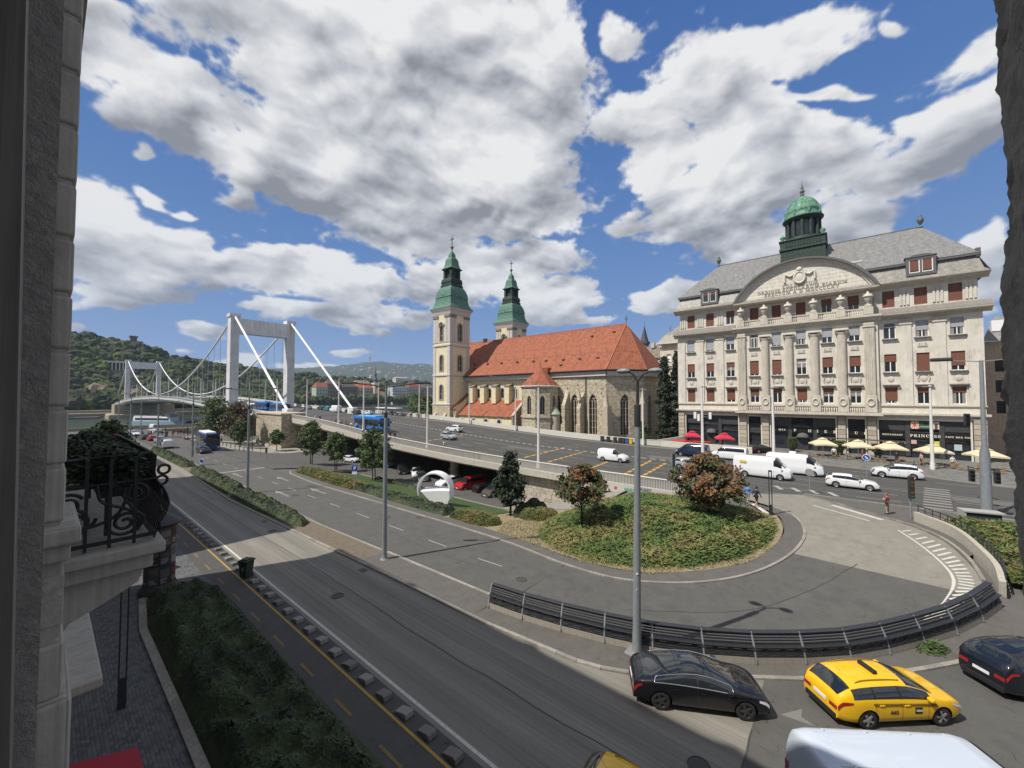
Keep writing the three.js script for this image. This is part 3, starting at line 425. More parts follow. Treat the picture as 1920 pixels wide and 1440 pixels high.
// ================= college building across the upper street =================
const font = await new FontLoader().loadAsync('fonts/droid/droid_serif_bold.typeface.json');
const fontS = await new FontLoader().loadAsync('fonts/droid/droid_sans_bold.typeface.json');
function letters(s, size, x, y, d, f = font, depth = 0.05, spread = 1) {
const out = []; let cx = 0;
for (const ch of s) { if (ch === ' ') { cx += size * 0.45 * spread; continue; } const g = new TextGeometry(ch, { font: f, size, depth, curveSegments: 3, bevelEnabled: false }); g.computeBoundingBox(); const w = g.boundingBox.max.x; g.translate(cx, 0, 0); out.push(g); cx += w + size * 0.14 * spread; }
const g = mg(out); g.translate(x - cx / 2, y, -d); return g;
}
const CM = {
wall: M([0.70, 0.668, 0.60], 0.9, { map: rep(TX.streak, 9.3, 14.1), bumpMap: rep(TX.rough, 2), bumpScale: 0.01 }),
stone: M([0.60, 0.56, 0.49], 0.9, { map: rep(TX.streak, 4.1, 9.3), bumpMap: rep(TX.rough, 1.4), bumpScale: 0.015 }),
white: M([0.80, 0.80, 0.78], 0.5), sill: M([0.30, 0.285, 0.27], 0.85, { map: rep(TX.mottle, 2) }),
brown: M([0.20, 0.075, 0.046], 0.65, { map: rep(TX.stain, 2.1) }), grey: M([0.40, 0.42, 0.45], 0.6, { map: rep(TX.stain, 2.3) }),
curtain: M([0.30, 0.29, 0.27], 0.9, { map: rep(TX.stain, 0.4, 3) }), pane: PM([0.022, 0.026, 0.032], 0.06, { clearcoat: 0.4 }),
slate: M([0.25, 0.248, 0.238], 0.62, { map: rep(TX.slate, 5.2) }), slateLow: M([0.33, 0.31, 0.265], 0.5, { map: rep(TX.slate, 6.2) }),
lead: M([0.13, 0.135, 0.14], 0.6, { map: rep(TX.stain, 2) }), dark: M([0.035, 0.036, 0.038], 0.5), shop: M([0.055, 0.057, 0.058], 0.55, { map: rep(TX.mottle, 3) }),
copper: M([0.36, 0.64, 0.44], 0.7, { map: rep(TX.copper, 4, 5) }), copperDark: M([0.075, 0.115, 0.088], 0.7, { map: rep(TX.copper, 2.6, 3.1) }),
rust: M([0.58, 0.51, 0.41], 0.92, { map: rep(TX.mottle, 1.6), bumpMap: rep(TX.rough, 0.9), bumpScale: 0.03 }),
};
const college = thing('college_building', 'cream stone building with giant columns, arched pediment and green domed lantern', 'building', [-5.2, 1.8, 88]);
{
const T = college, bays = [-24.05, -20.35, -16.62, -12.48, -8.88, -5.18, -1.5, 2.08, 6.4, 10.08, 13.75];
const rows = [[10.4, 13.05], [15.5, 18.4], [20.9, 23.5]];
const isC = (i) => i >= 3 && i <= 7;
const holes = (set) => { const h = []; for (const i of set) for (const [a, b] of rows) h.push(rect(bays[i] - 0.72, bays[i] + 0.72, a, b)); return h; };
const part = (n, g, m) => wobj(n, g, m, T);
part('wall', wall(rect(-26.7, -15.4, 8.5, 24.4), holes([0, 1, 2]), 88, 0.6), CM.wall);
part('wall', wall(rect(-15.4, 4.98, 8.5, 24.4), holes([3, 4, 5, 6, 7]), 87.5, 0.7), CM.wall);
part('wall', wall(rect(4.98, 16.3, 8.5, 24.4), holes([8, 9, 10]), 88, 0.6), CM.wall);
const r4 = bays.map((x) => rect(x - 0.73, x + 0.73, 26.1, 28.78));
part('attic_wall', wall(rect(-26.3, 16.0, 24.3, 29.4), r4, 88.35, 0.5), CM.wall);
part('core', [B(-26.3, 15.9, 1, 29.3, 89.4, 104)], CM.wall);
// windows: frame, panes, roller shutter, sill
const shut = { 0: [0.0, 0.55, 0.93], 1: [0.93, 0.57, 0.9], 2: [0.8, 0.3, 0.55], 3: [0.45, 0.87, 0], 4: [0.3, 0.9, 0.9], 5: [0.78, 0, 0.6], 6: [0.35, 0.6, 0.6], 7: [0.18, 0.6, 0.62], 8: [0.82, 0.42, 0], 9: [0.34, 1, 0.58], 10: [0.33, 0.75, 0.55] };
shut[0] = [0.97, 0.6, 0.92];
const frameGeo = (w, h) => { const g = wall(rect(-w / 2, w / 2, 0, h), [rect(-w / 2 + 0.09, -0.06, 0.09, h * 0.72), rect(0.06, w / 2 - 0.09, 0.09, h * 0.72), rect(-w / 2 + 0.09, w / 2 - 0.09, h * 0.76, h - 0.08)], 0, 0.08); boxUV(g); return g; };
const fg = frameGeo(1.44, 2.65), paneG = boxUV(B(-0.66, 0.66, 0.05, 2.6, 0.05, 0.065)), sillG = boxUV(rb(-0.95, 0.95, -0.16, 0, -0.42, 0.1, 0.04)), hoodG = boxUV(mg([B(-1.0, 1.0, 0.28, 0.42, -0.5, 0.05), B(-0.9, 0.9, 0.12, 0.28, -0.3, 0.05)]));
function win(x, y0, y1, d, frac, mat, sill, hood) {
const w = obj('window', fg, CM.white, T, [x + 5.2, y0 - 1.8, d + 0.22 - 88]); w.scale.y = (y1 - y0) / 2.65;
obj('pane', paneG, CM.pane, w); const cv = hash(Math.round(x * 10), Math.round(y0)); if (cv > 0.35 && frac < 0.9) for (const [a, b] of cv > 0.7 ? [[-0.64, -0.3], [0.3, 0.64]] : [[-0.64, 0.64]]) obj('curtain', boxUV(B(a, b, cv > 0.7 ? 0.08 : 1.2, 2.55, 0.035, 0.045)), CM.curtain, w);
if (frac > 0) { const h = 2.65 * frac; obj('shutter', boxUV(B(-0.7, 0.7, 2.65 - h, 2.64, -0.06, -0.02)), mat, w); }
if (sill) obj('sill', sillG, CM.sill, T, [x + 5.2, y0 - 1.8, d - 88]);
if (hood) obj('window_hood', hoodG, CM.sill, T, [x + 5.2, y1 - 1.8, d - 88]);
}
bays.forEach((x, i) => {
const d = isC(i) ? 87.5 : 88;
rows.forEach(([a, b], r) => win(x, a, b, d, shut[i][r === 2 ? 2 : r === 0 ? 0 : 1], r === 2 ? CM.grey : CM.brown, r > 0, r === 0));
win(x, 26.1, 28.78, 88.35, [1, 1, 0.42, 1, 1, 1, 0.42, 0.6, 1, 1, 1][i], CM.brown, false, false);
// carved panels under the sills
if (i !== 0 && i !== 2 && i !== 8 && i !== 10) { obj('carved_panel', boxUV(mg([rb(-0.32, 0.32, 0, 0.62, -0.14, 0.02, 0.08), B(-0.55, 0.55, -0.06, 0.06, -0.12, 0.02), rb(-0.5, -0.36, 0.1, 0.55, -0.1, 0.02, 0.05), rb(0.36, 0.5, 0.1, 0.55, -0.1, 0.02, 0.05)])), CM.stone, T, [x + 5.2, 19.45 - 1.8, d - 88]); }
const med = new THREE.SphereGeometry(0.42, 14, 10); med.scale(1, 1.2, 0.35); obj('medallion', boxUV(med), CM.stone, T, [x + 5.2, 14.35 - 1.8, d - 88]);
if (i % 2 || isC(i)) for (const s of [-1, 1]) obj('garland', boxUV(tube([[s * 0.5, 0.5, 0], [s * 0.62, 0.1, -0.06], [s * 0.55, -0.45, 0]], 0.09, 5)), CM.stone, T, [x + 5.2, 14.4 - 1.8, d - 88.05]);
});
// side pilasters
for (const [x, w] of [[-25.95, 1.5], [-22.2, 1.3], [-18.48, 1.3], [8.24, 1.3], [11.92, 1.3], [15.5, 1.6]]) {
part('pilaster', B(x - w / 2, x + w / 2, 10.15, 23.0, 87.82, 88), CM.wall);
if (w < 1.5) part('capital', [rb(x - w / 2 - 0.12, x + w / 2 + 0.12, 23.0, 23.25, 87.7, 88, 0.05), rb(x - w / 2, x + w / 2, 23.25, 23.6, 87.76, 88, 0.08), rb(x - w / 2 - 0.2, x + w / 2 + 0.2, 23.55, 23.72, 87.62, 88, 0.04)], CM.stone);
}
// the attic's triple strips between windows
for (const x of [-25.7, -22.2, -18.48, -14.6, 4.35, 8.24, 11.92, 15.3]) for (const s of [-0.42, 0, 0.42]) part('attic_strip', B(x + s - 0.13, x + s + 0.13, 26.2, 28.5, 88.2, 88.35), CM.wall);
// fluted pilasters and engaged columns of the middle
const fluted = (r, y0, y1, n = 20) => { const s = new THREE.Shape(); for (let i = 0; i <= n * 4; i++) { const a = i / (n * 4) * Math.PI * 2, rr2 = r * (1 - 0.07 * Math.max(0, Math.cos(i * Math.PI / 2))); const p = [Math.cos(a) * rr2, Math.sin(a) * rr2]; i ? s.lineTo(...p) : s.moveTo(...p); } const g = new THREE.ExtrudeGeometry(s, { depth: y1 - y0, bevelEnabled: false, curveSegments: 1 }); g.rotateX(-Math.PI / 2); g.translate(0, y0, 0); return g; };
for (const x of [-10.68, -6.98, -3.28, 0.42]) {
const g = fluted(0.6, 11.7, 22.2); g.translate(x, 0, -87.35); part('column', g, CM.stone);
part('capital', [cyl(x, 22.2, 22.5, 87.35, 0.66, 0.74), ...[-1, 1].map((s) => { const v = new THREE.CylinderGeometry(0.27, 0.27, 0.7, 12); v.rotateX(Math.PI / 2); v.translate(x + s * 0.68, 22.68, -87.15); return v; }), rb(x - 0.85, x + 0.85, 22.75, 23.0, 86.6, 87.5, 0.06)], CM.stone);
part('pedestal', rb(x - 0.72, x + 0.72, 8.95, 11.7, 86.75, 87.5, 0.03), CM.stone);
const o = new THREE.TorusGeometry(0.42, 0.13, 8, 20); o.scale(1, 1.35, 1); o.translate(x, 10.6, -86.72); part('oval_medallion', o, CM.stone);
}
for (const x of [-14.55, 3.88]) {
part('fluted_pilaster', [B(x - 0.66, x + 0.66, 11.7, 23.0, 87.1, 87.5), ...[0, 1, 2, 3, 4].map((k) => B(x - 0.56 + k * 0.24, x - 0.44 + k * 0.24, 11.9, 22.8, 87.02, 87.1))], CM.stone);
part('capital', [rb(x - 0.78, x + 0.78, 23.0, 23.3, 86.95, 87.5, 0.06), rb(x - 0.7, x + 0.7, 23.3, 23.75, 87.0, 87.5, 0.1)], CM.stone);
part('pedestal', rb(x - 0.75, x + 0.75, 8.95, 11.7, 86.8, 87.5, 0.03), CM.stone);
const o = new THREE.TorusGeometry(0.42, 0.13, 8, 20); o.scale(1, 1.35, 1); o.translate(x, 10.6, -86.76); part('oval_medallion', o, CM.stone);
}
// balustrades: lower one between pedestals, upper one under the urns
const bal = boxUV(lathe([[0.10, 0], [0.10, 0.06], [0.06, 0.12], [0.13, 0.34], [0.12, 0.46], [0.055, 0.72], [0.09, 0.78], [0.09, 0.86]], 8));
const balustrade = (x0, x1, y, d, n) => { part('rail', B(x0, x1, y + 0.86, y + 1.06, d - 0.2, d + 0.2), CM.stone); for (let i = 0; i < n; i++) obj('baluster', bal, CM.wall, T, [lerp(x0, x1, (i + 0.5) / n) + 5.2, y - 1.8, d - 88]); };
const px = [-14.55, -10.68, -6.98, -3.28, 0.42, 3.88];
for (let i = 0; i < 5; i++) { balustrade(px[i] + 0.72, px[i + 1] - 0.72, 9.0, 87.1, 7); balustrade(px[i] + 0.6, px[i + 1] - 0.6, 25.1, 86.95, 8); }
for (const x of px) {
part('urn_pedestal', [rb(x - 0.62, x + 0.62, 25.05, 26.3, 86.6, 87.4, 0.04), rb(x - 0.45, x + 0.45, 26.3, 26.75, 86.7, 87.3, 0.12)], CM.stone);
part('urn', lathe([[0.18, 26.75], [0.22, 26.9], [0.16, 27.0], [0.45, 27.35], [0.55, 27.75], [0.52, 27.9], [0.7, 27.98], [0.72, 28.12], [0.5, 28.2], [0.42, 28.45], [0.2, 28.55], [0.22, 28.75], [0.12, 28.9], [0, 28.95]], 16, x, 87), CM.stone);
part('urn_ornament', [...[-1, 1].map((s) => { const g = new THREE.SphereGeometry(0.2, 8, 6); g.translate(x + s * 0.42, 28.3, -87); return g; })], CM.stone);
}
// belts and cornices
part('belt_course', [B(-26.95, 16.55, 8.45, 8.62, 87.5, 88.1), B(-27.05, 16.65, 8.62, 8.92, 87.35, 88.1), B(-15.7, 5.3, 8.4, 8.9, 86.5, 87.5)], CM.stone);
part('belt_course', [B(-26.8, -15.3, 10.0, 10.2, 87.78, 88), B(4.95, 16.4, 10.0, 10.2, 87.78, 88)], CM.stone);
// profile is swept along x: outline given as (-d, y) so that it lies in world z
const sweepX = (pr, x0, x1, d, y) => { const s = shapeOf(pr.map(([o, h]) => [-(d - o), y + h])); const g = new THREE.ExtrudeGeometry(s, { depth: x1 - x0, bevelEnabled: false }); const p = g.attributes.position; for (let i = 0; i < p.count; i++) { const z = p.getX(i), yy = p.getY(i), x = p.getZ(i); p.setXYZ(i, x0 + x, yy, z); } const ix = []; for (let i = 0; i < p.count; i += 3) ix.push(i, i + 2, i + 1); g.setIndex(ix); const h = g.toNonIndexed(); h.computeVertexNormals(); return h; };
const prof = [[0, 0], [0.2, 0], [0.28, 0.35], [0.6, 0.45], [1.15, 0.62], [1.2, 0.85], [0, 1.75]];
part('main_cornice', sweepX(prof, -27.4, -15.6, 88, 24.0), CM.stone);
part('main_cornice', sweepX(prof, 5.2, 17.2, 88, 24.0), CM.stone);
part('main_cornice', sweepX([[0, 0], [0.2, 0], [0.28, 0.4], [0.6, 0.5], [0.75, 0.62], [0.75, 0.95], [0, 1.05]], -15.95, 5.5, 87.3, 24.05), CM.stone);
const zinc = M([0.25, 0.235, 0.215], 0.6, { map: rep(TX.stain, 3) });
for (const [a, b] of [[-27.4, -15.6], [5.2, 17.2]]) part('cornice_flashing', quad([a, 24.88, 86.78], [b, 24.88, 86.78], [b, 25.8, 88.0], [a, 25.8, 88.0]), zinc);
part('gutter', B(-27.3, 17.1, 29.73, 29.85, 86.98, 87.1), zinc);
for (let x = -26.5; x < 16.2; x += 0.44) if (x < -15.8 || x > 5.4) part('dentil', B(x, x + 0.22, 24.1, 24.3, 87.62, 87.82), CM.stone);
const prof2 = [[0, 0], [0.15, 0], [0.25, 0.25], [0.8, 0.42], [1.25, 0.5], [1.3, 0.62], [0, 0.75]];
part('upper_cornice', sweepX(prof2, -27.3, 17.1, 88.35, 29.1), CM.stone);
// segmental pediment
const cx = -5.2, ay = (x) => { const h = 6.55, w = 10.3, Rr = (h * h + w * w) / (2 * h); return 29.75 + Math.sqrt(Math.max(0, Rr * Rr - (x - cx) ** 2)) - (Rr - h); };
const arcPts = (k, n = 28) => { const o = []; for (let i = 0; i <= n; i++) { const x = cx - 10.3 + 20.6 * i / n; o.push([cx + (x - cx) * k, 29.75 + (ay(x) - 29.75) * k]); } return o; };
part('tympanum', wall([...arcPts(0.97), [cx + 10, 29.4], [cx - 10, 29.4]], [], 87.55, 1.2), M([0.76, 0.73, 0.65], 0.88, { map: rep(TX.stain, 5.3, 4.1) }));
const ring = (k0, k1, d, t, m, nme = 'arch_moulding') => part(nme, wall([...arcPts(k1), ...arcPts(k0).reverse()], [], d, t), m);
ring(0.93, 0.99, 87.3, 1.6, CM.wall); ring(0.965, 1.0, 86.9, 2.0, CM.stone); ring(0.985, 1.035, 86.6, 2.6, CM.lead, 'arch_flashing');
part('pediment_cornice', sweepX([[0, 0], [0.3, 0.1], [0.9, 0.25], [0.95, 0.5], [0, 0.6]], -15.7, 5.3, 87.5, 29.2), CM.stone);
for (let k = 0; k < 9; k++) { const y = 30.35 + k * 0.62, xs = []; for (const x of [cx - 9.6, cx + 9.6]) xs.push(x); const w = Math.sqrt(Math.max(0, 1 - ((y - 29.75) / 6.35) ** 2)) * 9.3; part('course_joint', B(cx - w, cx + w, y, y + 0.025, 87.545, 87.552), CM.sill); }
const ink = M([0.30, 0.27, 0.22], 0.9);
part('inscription', letters('COLLEGIUM', 0.52, -5.15, 31.62, 87.56, font, 0.09, 1.5), ink);
part('inscription', letters('ORDINIS SCHOLARUM PIARUM', 0.52, -5.15, 31.02, 87.56, font, 0.09, 1.25), ink);
part('inscription', letters('ERECTUM A D MDCCCCXV', 0.52, -5.15, 30.42, 87.56, font, 0.09, 1.25), ink);
{ // coat of arms with swags
const g = new THREE.SphereGeometry(0.85, 18, 12); g.scale(1, 1.25, 0.4); g.translate(-5.18, 33.15, -87.5); const t = new THREE.TorusGeometry(0.8, 0.17, 8, 20); t.scale(1, 1.25, 1); t.translate(-5.18, 33.15, -87.3);
const crown = new THREE.SphereGeometry(0.5, 12, 8); crown.translate(-5.18, 34.6, -87.45);
part('coat_of_arms', [g, t, crown, rb(-5.8, -4.56, 34.1, 34.35, 87.15, 87.6, 0.08)], CM.wall);
for (const s of [-1, 1]) part('swag', [tube([[-5.18 + s * 0.7, 34.0, 87.4], [-5.18 + s * 1.4, 33.55, 87.35], [-5.18 + s * 2.1, 34.0, 87.4], [-5.18 + s * 2.2, 33.4, 87.4], [-5.18 + s * 2.2, 32.5, 87.4]], 0.17, 7)], CM.wall);
}
// roofs
const q = (a, b, c, d2) => quad(a, b, c, d2);
part('lower_mansard', [q([-27.3, 29.8, 87.0], [17.1, 29.8, 87.0], [16.6, 30.5, 87.9], [-26.8, 30.5, 87.9]), q([-26.8, 30.5, 87.9], [16.6, 30.5, 87.9], [16.1, 32.7, 88.6], [-26.3, 32.7, 88.6]), q([17.1, 29.8, 87], [17.1, 29.8, 106], [16.1, 32.7, 105], [16.1, 32.7, 88.6])], CM.slateLow);
part('roof_break', [B(-26.6, 16.4, 32.55, 32.95, 88.1, 88.9), B(15.9, 16.4, 32.3, 33.6, 88.2, 90)], CM.lead);
part('upper_roof', [q([-26.5, 32.9, 88.05], [16.3, 32.9, 88.05], [11.35, 40.95, 97], [-20.3, 40.95, 97]), poly3([[[16.3, 32.9, 88.05], [16.3, 32.9, 106], [11.35, 40.95, 97]], [[-26.5, 32.9, 88.05], [-20.3, 40.95, 97], [-26.5, 32.9, 106]], [[-26.5, 32.9, 106], [-20.3, 40.95, 97], [11.35, 40.95, 97]], [[-26.5, 32.9, 106], [11.35, 40.95, 97], [16.3, 32.9, 106]]])], CM.slate);
part('ridge', B(-20.3, 11.35, 40.9, 41.05, 96.9, 97.1), CM.lead);
for (const x of [-20.3, 11.35]) part('roof_vase', lathe([[0.35, 40.9], [0.12, 41.25], [0.14, 41.4], [0.42, 41.9], [0.44, 42.3], [0.25, 42.7], [0.2, 42.85], [0.28, 42.95], [0, 43.1]], 12, x, 97), CM.lead);
part('snow_guard', [B(-12.4, -9.8, 34.6, 34.72, 89.5, 89.62)], CM.white); part('snow_guard', [B(0.6, 3.4, 34.9, 35.02, 89.8, 89.92)], CM.white);
// dormers
for (const [x0, x1, f] of [[-21.9, -18.7, 0.33], [8.5, 11.8, 1]]) {
const xm = (x0 + x1) / 2, fr = wall([[x0, 30.6], [x1, 30.6], [x1, 33.5], [x0 + (x1 - x0) * 0.75, 33.85], [xm, 33.95], [x0 + (x1 - x0) * 0.25, 33.85], [x0, 33.5]], [rect(x0 + 0.32, xm - 0.1, 31.05, 33.2), rect(xm + 0.1, x1 - 0.32, 31.05, 33.2)], 87.7, 0.2);
const dm = part('dormer', [fr, B(x0, x0 + 0.1, 30.6, 33.5, 87.9, 90.5), B(x1 - 0.1, x1, 30.6, 33.5, 87.9, 90.5), B(x0 - 0.15, x1 + 0.15, 33.5, 33.62, 87.6, 90.6)], CM.lead);
for (const s of [x0 + 0.32, xm + 0.1]) { const w = xm - 0.1 - x0 - 0.32; const a = wall(rect(s, s + w, 31.05, 33.2), [rect(s + 0.12, s + w - 0.12, 31.2, 33.08)], 87.82, 0.06); boxUV(a); a.translate(5.2, -1.8, 88); obj('dormer_frame', a, CM.white, dm); const p = B(s + 0.1, s + w - 0.1, 31.1, 33.1, 87.9, 87.92); p.translate(5.2, -1.8, 88); obj('dormer_pane', p, CM.pane, dm); const sh = B(s + 0.1, s + w - 0.1, 33.1 - 2 * f * 0.85, 33.1, 87.86, 87.89); sh.translate(5.2, -1.8, 88); obj('dormer_blind', sh, CM.brown, dm); }
}
// lantern tower with dome
const lx = -4.95, ld = 96.4;
part('lantern_base', (() => { const g = B(-3.45, 3.45, 0, 7, -3.45, 3.45); const p = g.attributes.position; for (let i = 0; i < p.count; i++) if (p.getY(i) < 1) { p.setX(i, p.getX(i) * 1.05); p.setZ(i, p.getZ(i) * 1.05); } g.translate(lx, 33.6, -ld); return g; })(), CM.copperDark);
part('lantern_cornice', [rb(lx - 3.7, lx + 3.7, 40.1, 40.55, ld - 3.7, ld + 3.7, 0.1), rb(lx - 3.55, lx + 3.55, 40.55, 41.9, ld - 3.55, ld + 3.55, 0.05), rb(lx - 3.75, lx + 3.75, 41.9, 42.15, ld - 3.75, ld + 3.75, 0.08), ...Array.from({ length: 12 }, (_, k) => B(lx - 2.75 + k * 0.48, lx - 2.55 + k * 0.48, 40.75, 41.75, ld - 3.68, ld - 3.55))], CM.copperDark);
for (const [sx, sd] of [[-1, -1], [1, -1], [1, 1], [-1, 1]]) part('corner_vase', lathe([[0.4, 42.1], [0.25, 42.4], [0.5, 42.8], [0.35, 43.1], [0.2, 43.2], [0.1, 43.4], [0, 43.45]], 10, lx + sx * 3.1, ld + sd * 3.1), CM.copper);
part('lantern_drum', [cyl(lx, 41.9, 42.9, ld, 3.05, 2.9, 28), cyl(lx, 42.9, 46.2, ld, 2.35, 2.35, 28)], CM.copperDark);
for (let k = 0; k < 12; k++) { const a = k / 12 * Math.PI * 2; part('lantern_column', cyl(lx + Math.cos(a) * 2.65, 42.9, 46.3, ld + Math.sin(a) * 2.65, 0.3, 0.26, 10), CM.copperDark); const b = a + Math.PI / 12, g = B(-0.42, 0.42, 43.2, 45.9, -0.05, 0.05); g.rotateY(Math.PI / 2 + b); g.translate(lx + Math.cos(b) * 2.35, 0, -(ld + Math.sin(b) * 2.35)); part('lantern_window', g, CM.pane); }
part('lantern_entablature', lathe([[2.4, 46.1], [2.95, 46.2], [3.0, 46.5], [3.3, 46.6], [3.35, 46.8], [2.9, 46.95], [2.9, 47.0]], 36, lx, ld), CM.copperDark);
part('dome', lathe([[3.1, 46.85], [3.05, 47.3], [2.85, 47.45], [2.85, 48.1], [2.95, 48.2], [2.7, 48.9], [2.35, 49.7], [1.8, 50.4], [1.1, 50.95], [0.45, 51.25], [0.3, 51.6], [0.2, 51.7]], 36, lx, ld), CM.copper);
for (let k = 0; k < 16; k++) { const a = k / 16 * Math.PI * 2, c = Math.cos(a), s = Math.sin(a); part('dome_rib', tube([[2.97, 48.2], [2.72, 48.9], [2.37, 49.7], [1.82, 50.4], [1.12, 50.95], [0.5, 51.22]].map(([r, y]) => [lx + c * r, y, ld + s * r]), 0.05, 5), CM.copper); if (k % 2) part('dome_dormer', rb(lx + c * 2.95 - 0.22, lx + c * 2.95 + 0.22, 47.2, 48.4, ld + s * 2.95 - 0.22, ld + s * 2.95 + 0.22, 0.12), CM.copper); }
part('dome_finial', lathe([[0.25, 51.6], [0.42, 51.75], [0.28, 51.95], [0.2, 52.1], [0.42, 52.4], [0.4, 52.65], [0.15, 52.9], [0.3, 53.2], [0.12, 53.6], [0.04, 54.3], [0, 55]], 12, lx, ld), CM.lead);
// ground floor: rusticated piers of separate blocks, recessed shopfronts
const piers = [[-26.7, -25.5], [-15.2, -14.0], [-11.45, -10.35], [-0.4, 0.65], [3.4, 4.5], [15.0, 16.3]];
const blk = [CM.rust, M([0.46, 0.40, 0.32], 0.92, { map: rep(TX.mottle, 1.4), bumpMap: rep(TX.rough, 0.9), bumpScale: 0.03 }), M([0.56, 0.50, 0.40], 0.92, { map: rep(TX.mottle, 1.9), bumpMap: rep(TX.rough, 0.8), bumpScale: 0.03 })];
for (const [a, b] of piers) { part('pier', B(a + 0.05, b - 0.05, 1.7, 8.45, 88.0, 89.0), CM.wall); for (let k = 0; k < 8; k++) part('pier_block', rb(a, b, 1.9 + k * 0.8, 2.64 + k * 0.8, 87.7, 88.02, 0.05), blk[k % 3]); }
part('shop_lintel', [B(-26.6, 16.2, 8.0, 8.5, 88.1, 88.8)], CM.wall);
for (const [a, b] of [[-25.4, -15.3], [-13.9, -11.5], [-10.25, -0.5], [0.75, 3.3], [4.6, 14.9]]) {
part('shop_surround', [B(a, b, 7.75, 8.0, 88.0, 88.3), B(a, a + 0.18, 1.9, 7.75, 88.0, 88.3), B(b - 0.18, b, 1.9, 7.75, 88.0, 88.3)], M([0.66, 0.63, 0.54], 0.9));
part('shop_glass', B(a + 0.1, b - 0.1, 1.8, 7.75, 88.85, 88.9), CM.pane);
part('shop_transom', B(a + 0.15, b - 0.15, 5.85, 6.0, 88.62, 88.85), CM.shop);
part('shop_transom', B(a + 0.15, b - 0.15, 4.75, 4.9, 88.62, 88.85), CM.shop);
}
for (const x of [-18.8, -22.2, -7.2, -3.5, 8.15, 11.85]) part('shop_pillar', B(x - 0.28, x + 0.28, 1.8, 7.75, 88.4, 88.85), CM.shop);
for (const [a, b, y0, y1] of [[-25.3, -22.5, 6.0, 7.7], [-18.5, -15.5, 6.0, 7.7], [-3.2, -0.7, 6.1, 7.7], [-10.1, -7.5, 6.1, 7.7], [4.8, 7.85, 6.1, 7.7], [12.15, 14.7, 6.1, 7.7]]) part('shop_blind', B(a, b, y0, y1, 88.5, 88.6), CM.shop);
const gold = M([0.75, 0.70, 0.55], 0.6), black = M([0.012, 0.012, 0.013], 0.35);
for (const [a, b, s, sz, f] of [[-10.0, -7.5, 'L MEX', 0.3, fontS], [-6.9, -3.8, 'P      H', 0.46, font], [-3.2, -0.6, 'I E R', 0.46, font], [0.85, 3.2, 'P U B', 0.42, font], [4.85, 7.85, 'RESTAURANT', 0.24, fontS], [8.5, 11.55, 'PRINCESS', 0.42, font], [12.15, 14.8, 'CAFE BAR PUB', 0.24, fontS]]) {
part('sign_board', B(a, b, 5.0, 5.8, 88.35, 88.45), black); part('sign_lettering', letters(s, sz, (a + b) / 2 + 0.05, 5.4 - sz / 2, 88.34, f, 0.03, s.length > 6 ? 1.3 : 3), gold);
}
// canopies over the doors
for (const x of [-20.4, -5.3]) { const g = new THREE.SphereGeometry(0.95, 14, 8, 0, Math.PI * 2, 0, Math.PI / 2); g.scale(1, 0.85, 0.8); g.translate(x, 4.2, -88.2); part('door_canopy', g, M([0.10, 0.10, 0.105], 0.8)); part('door', B(x - 0.8, x + 0.8, 1.8, 4.2, 88.4, 88.5), CM.dark); }
part('rolling_gate', [B(-13.7, -11.7, 4.6, 6.4, 88.4, 88.5), B(-13.7, -11.7, 5.1, 5.2, 88.35, 88.4)], CM.shop);
// the photo board over the middle pub window, and small posters
{ const cv = document.createElement('canvas'); cv.width = 256; cv.height = 64; const c = cv.getContext('2d'); c.fillStyle = '#d9cdbb'; c.fillRect(0, 0, 256, 64); c.fillStyle = '#e8dccb'; c.fillRect(0, 0, 74, 64); c.strokeStyle = '#c4532f'; c.lineWidth = 7; for (const [a, b, e, f] of [[0, 0, 74, 64], [74, 0, 0, 64], [37, 0, 37, 64], [0, 32, 74, 32]]) { c.beginPath(); c.moveTo(a, b); c.lineTo(e, f); c.stroke(); } c.fillStyle = '#3d5a48'; c.fillRect(76, 0, 116, 64); c.fillStyle = '#9fb59a'; c.fillRect(86, 40, 90, 8); c.fillStyle = '#20242a'; c.fillRect(120, 10, 34, 18); c.fillStyle = '#d8cabb'; c.fillRect(194, 0, 62, 64); c.fillStyle = '#6e4a46'; c.fillRect(216, 16, 26, 48);
const t = new THREE.CanvasTexture(cv); t.colorSpace = THREE.SRGBColorSpace; const g = new THREE.PlaneGeometry(3.1, 1.15); g.translate(10.05 + 5.2, 7.05 - 1.8, -88.3 + 88); obj('photo_board', g, M([0.9, 0.9, 0.9], 0.6, { map: t }), T); }
part('poster', B(13.1, 13.9, 3.4, 4.3, 88.6, 88.62), M([0.42, 0.52, 0.50], 0.6)); part('poster', B(11.0, 11.55, 4.0, 4.65, 88.3, 88.32), M([0.62, 0.58, 0.12], 0.6)); part('poster', B(8.5, 9.1, 4.1, 4.7, 88.3, 88.32), M([0.55, 0.40, 0.36], 0.6));
part('terrace_beam', B(-2.9, 8.2, 4.35, 4.55, 86.6, 86.8), M([0.10, 0.075, 0.06], 0.7));
for (let k = 0; k < 14; k++) { const g = new THREE.SphereGeometry(0.08, 8, 6); g.translate(-3.0 + k * 0.82, 4.25, -86.7); part('bulb', g, CM.white); }
}
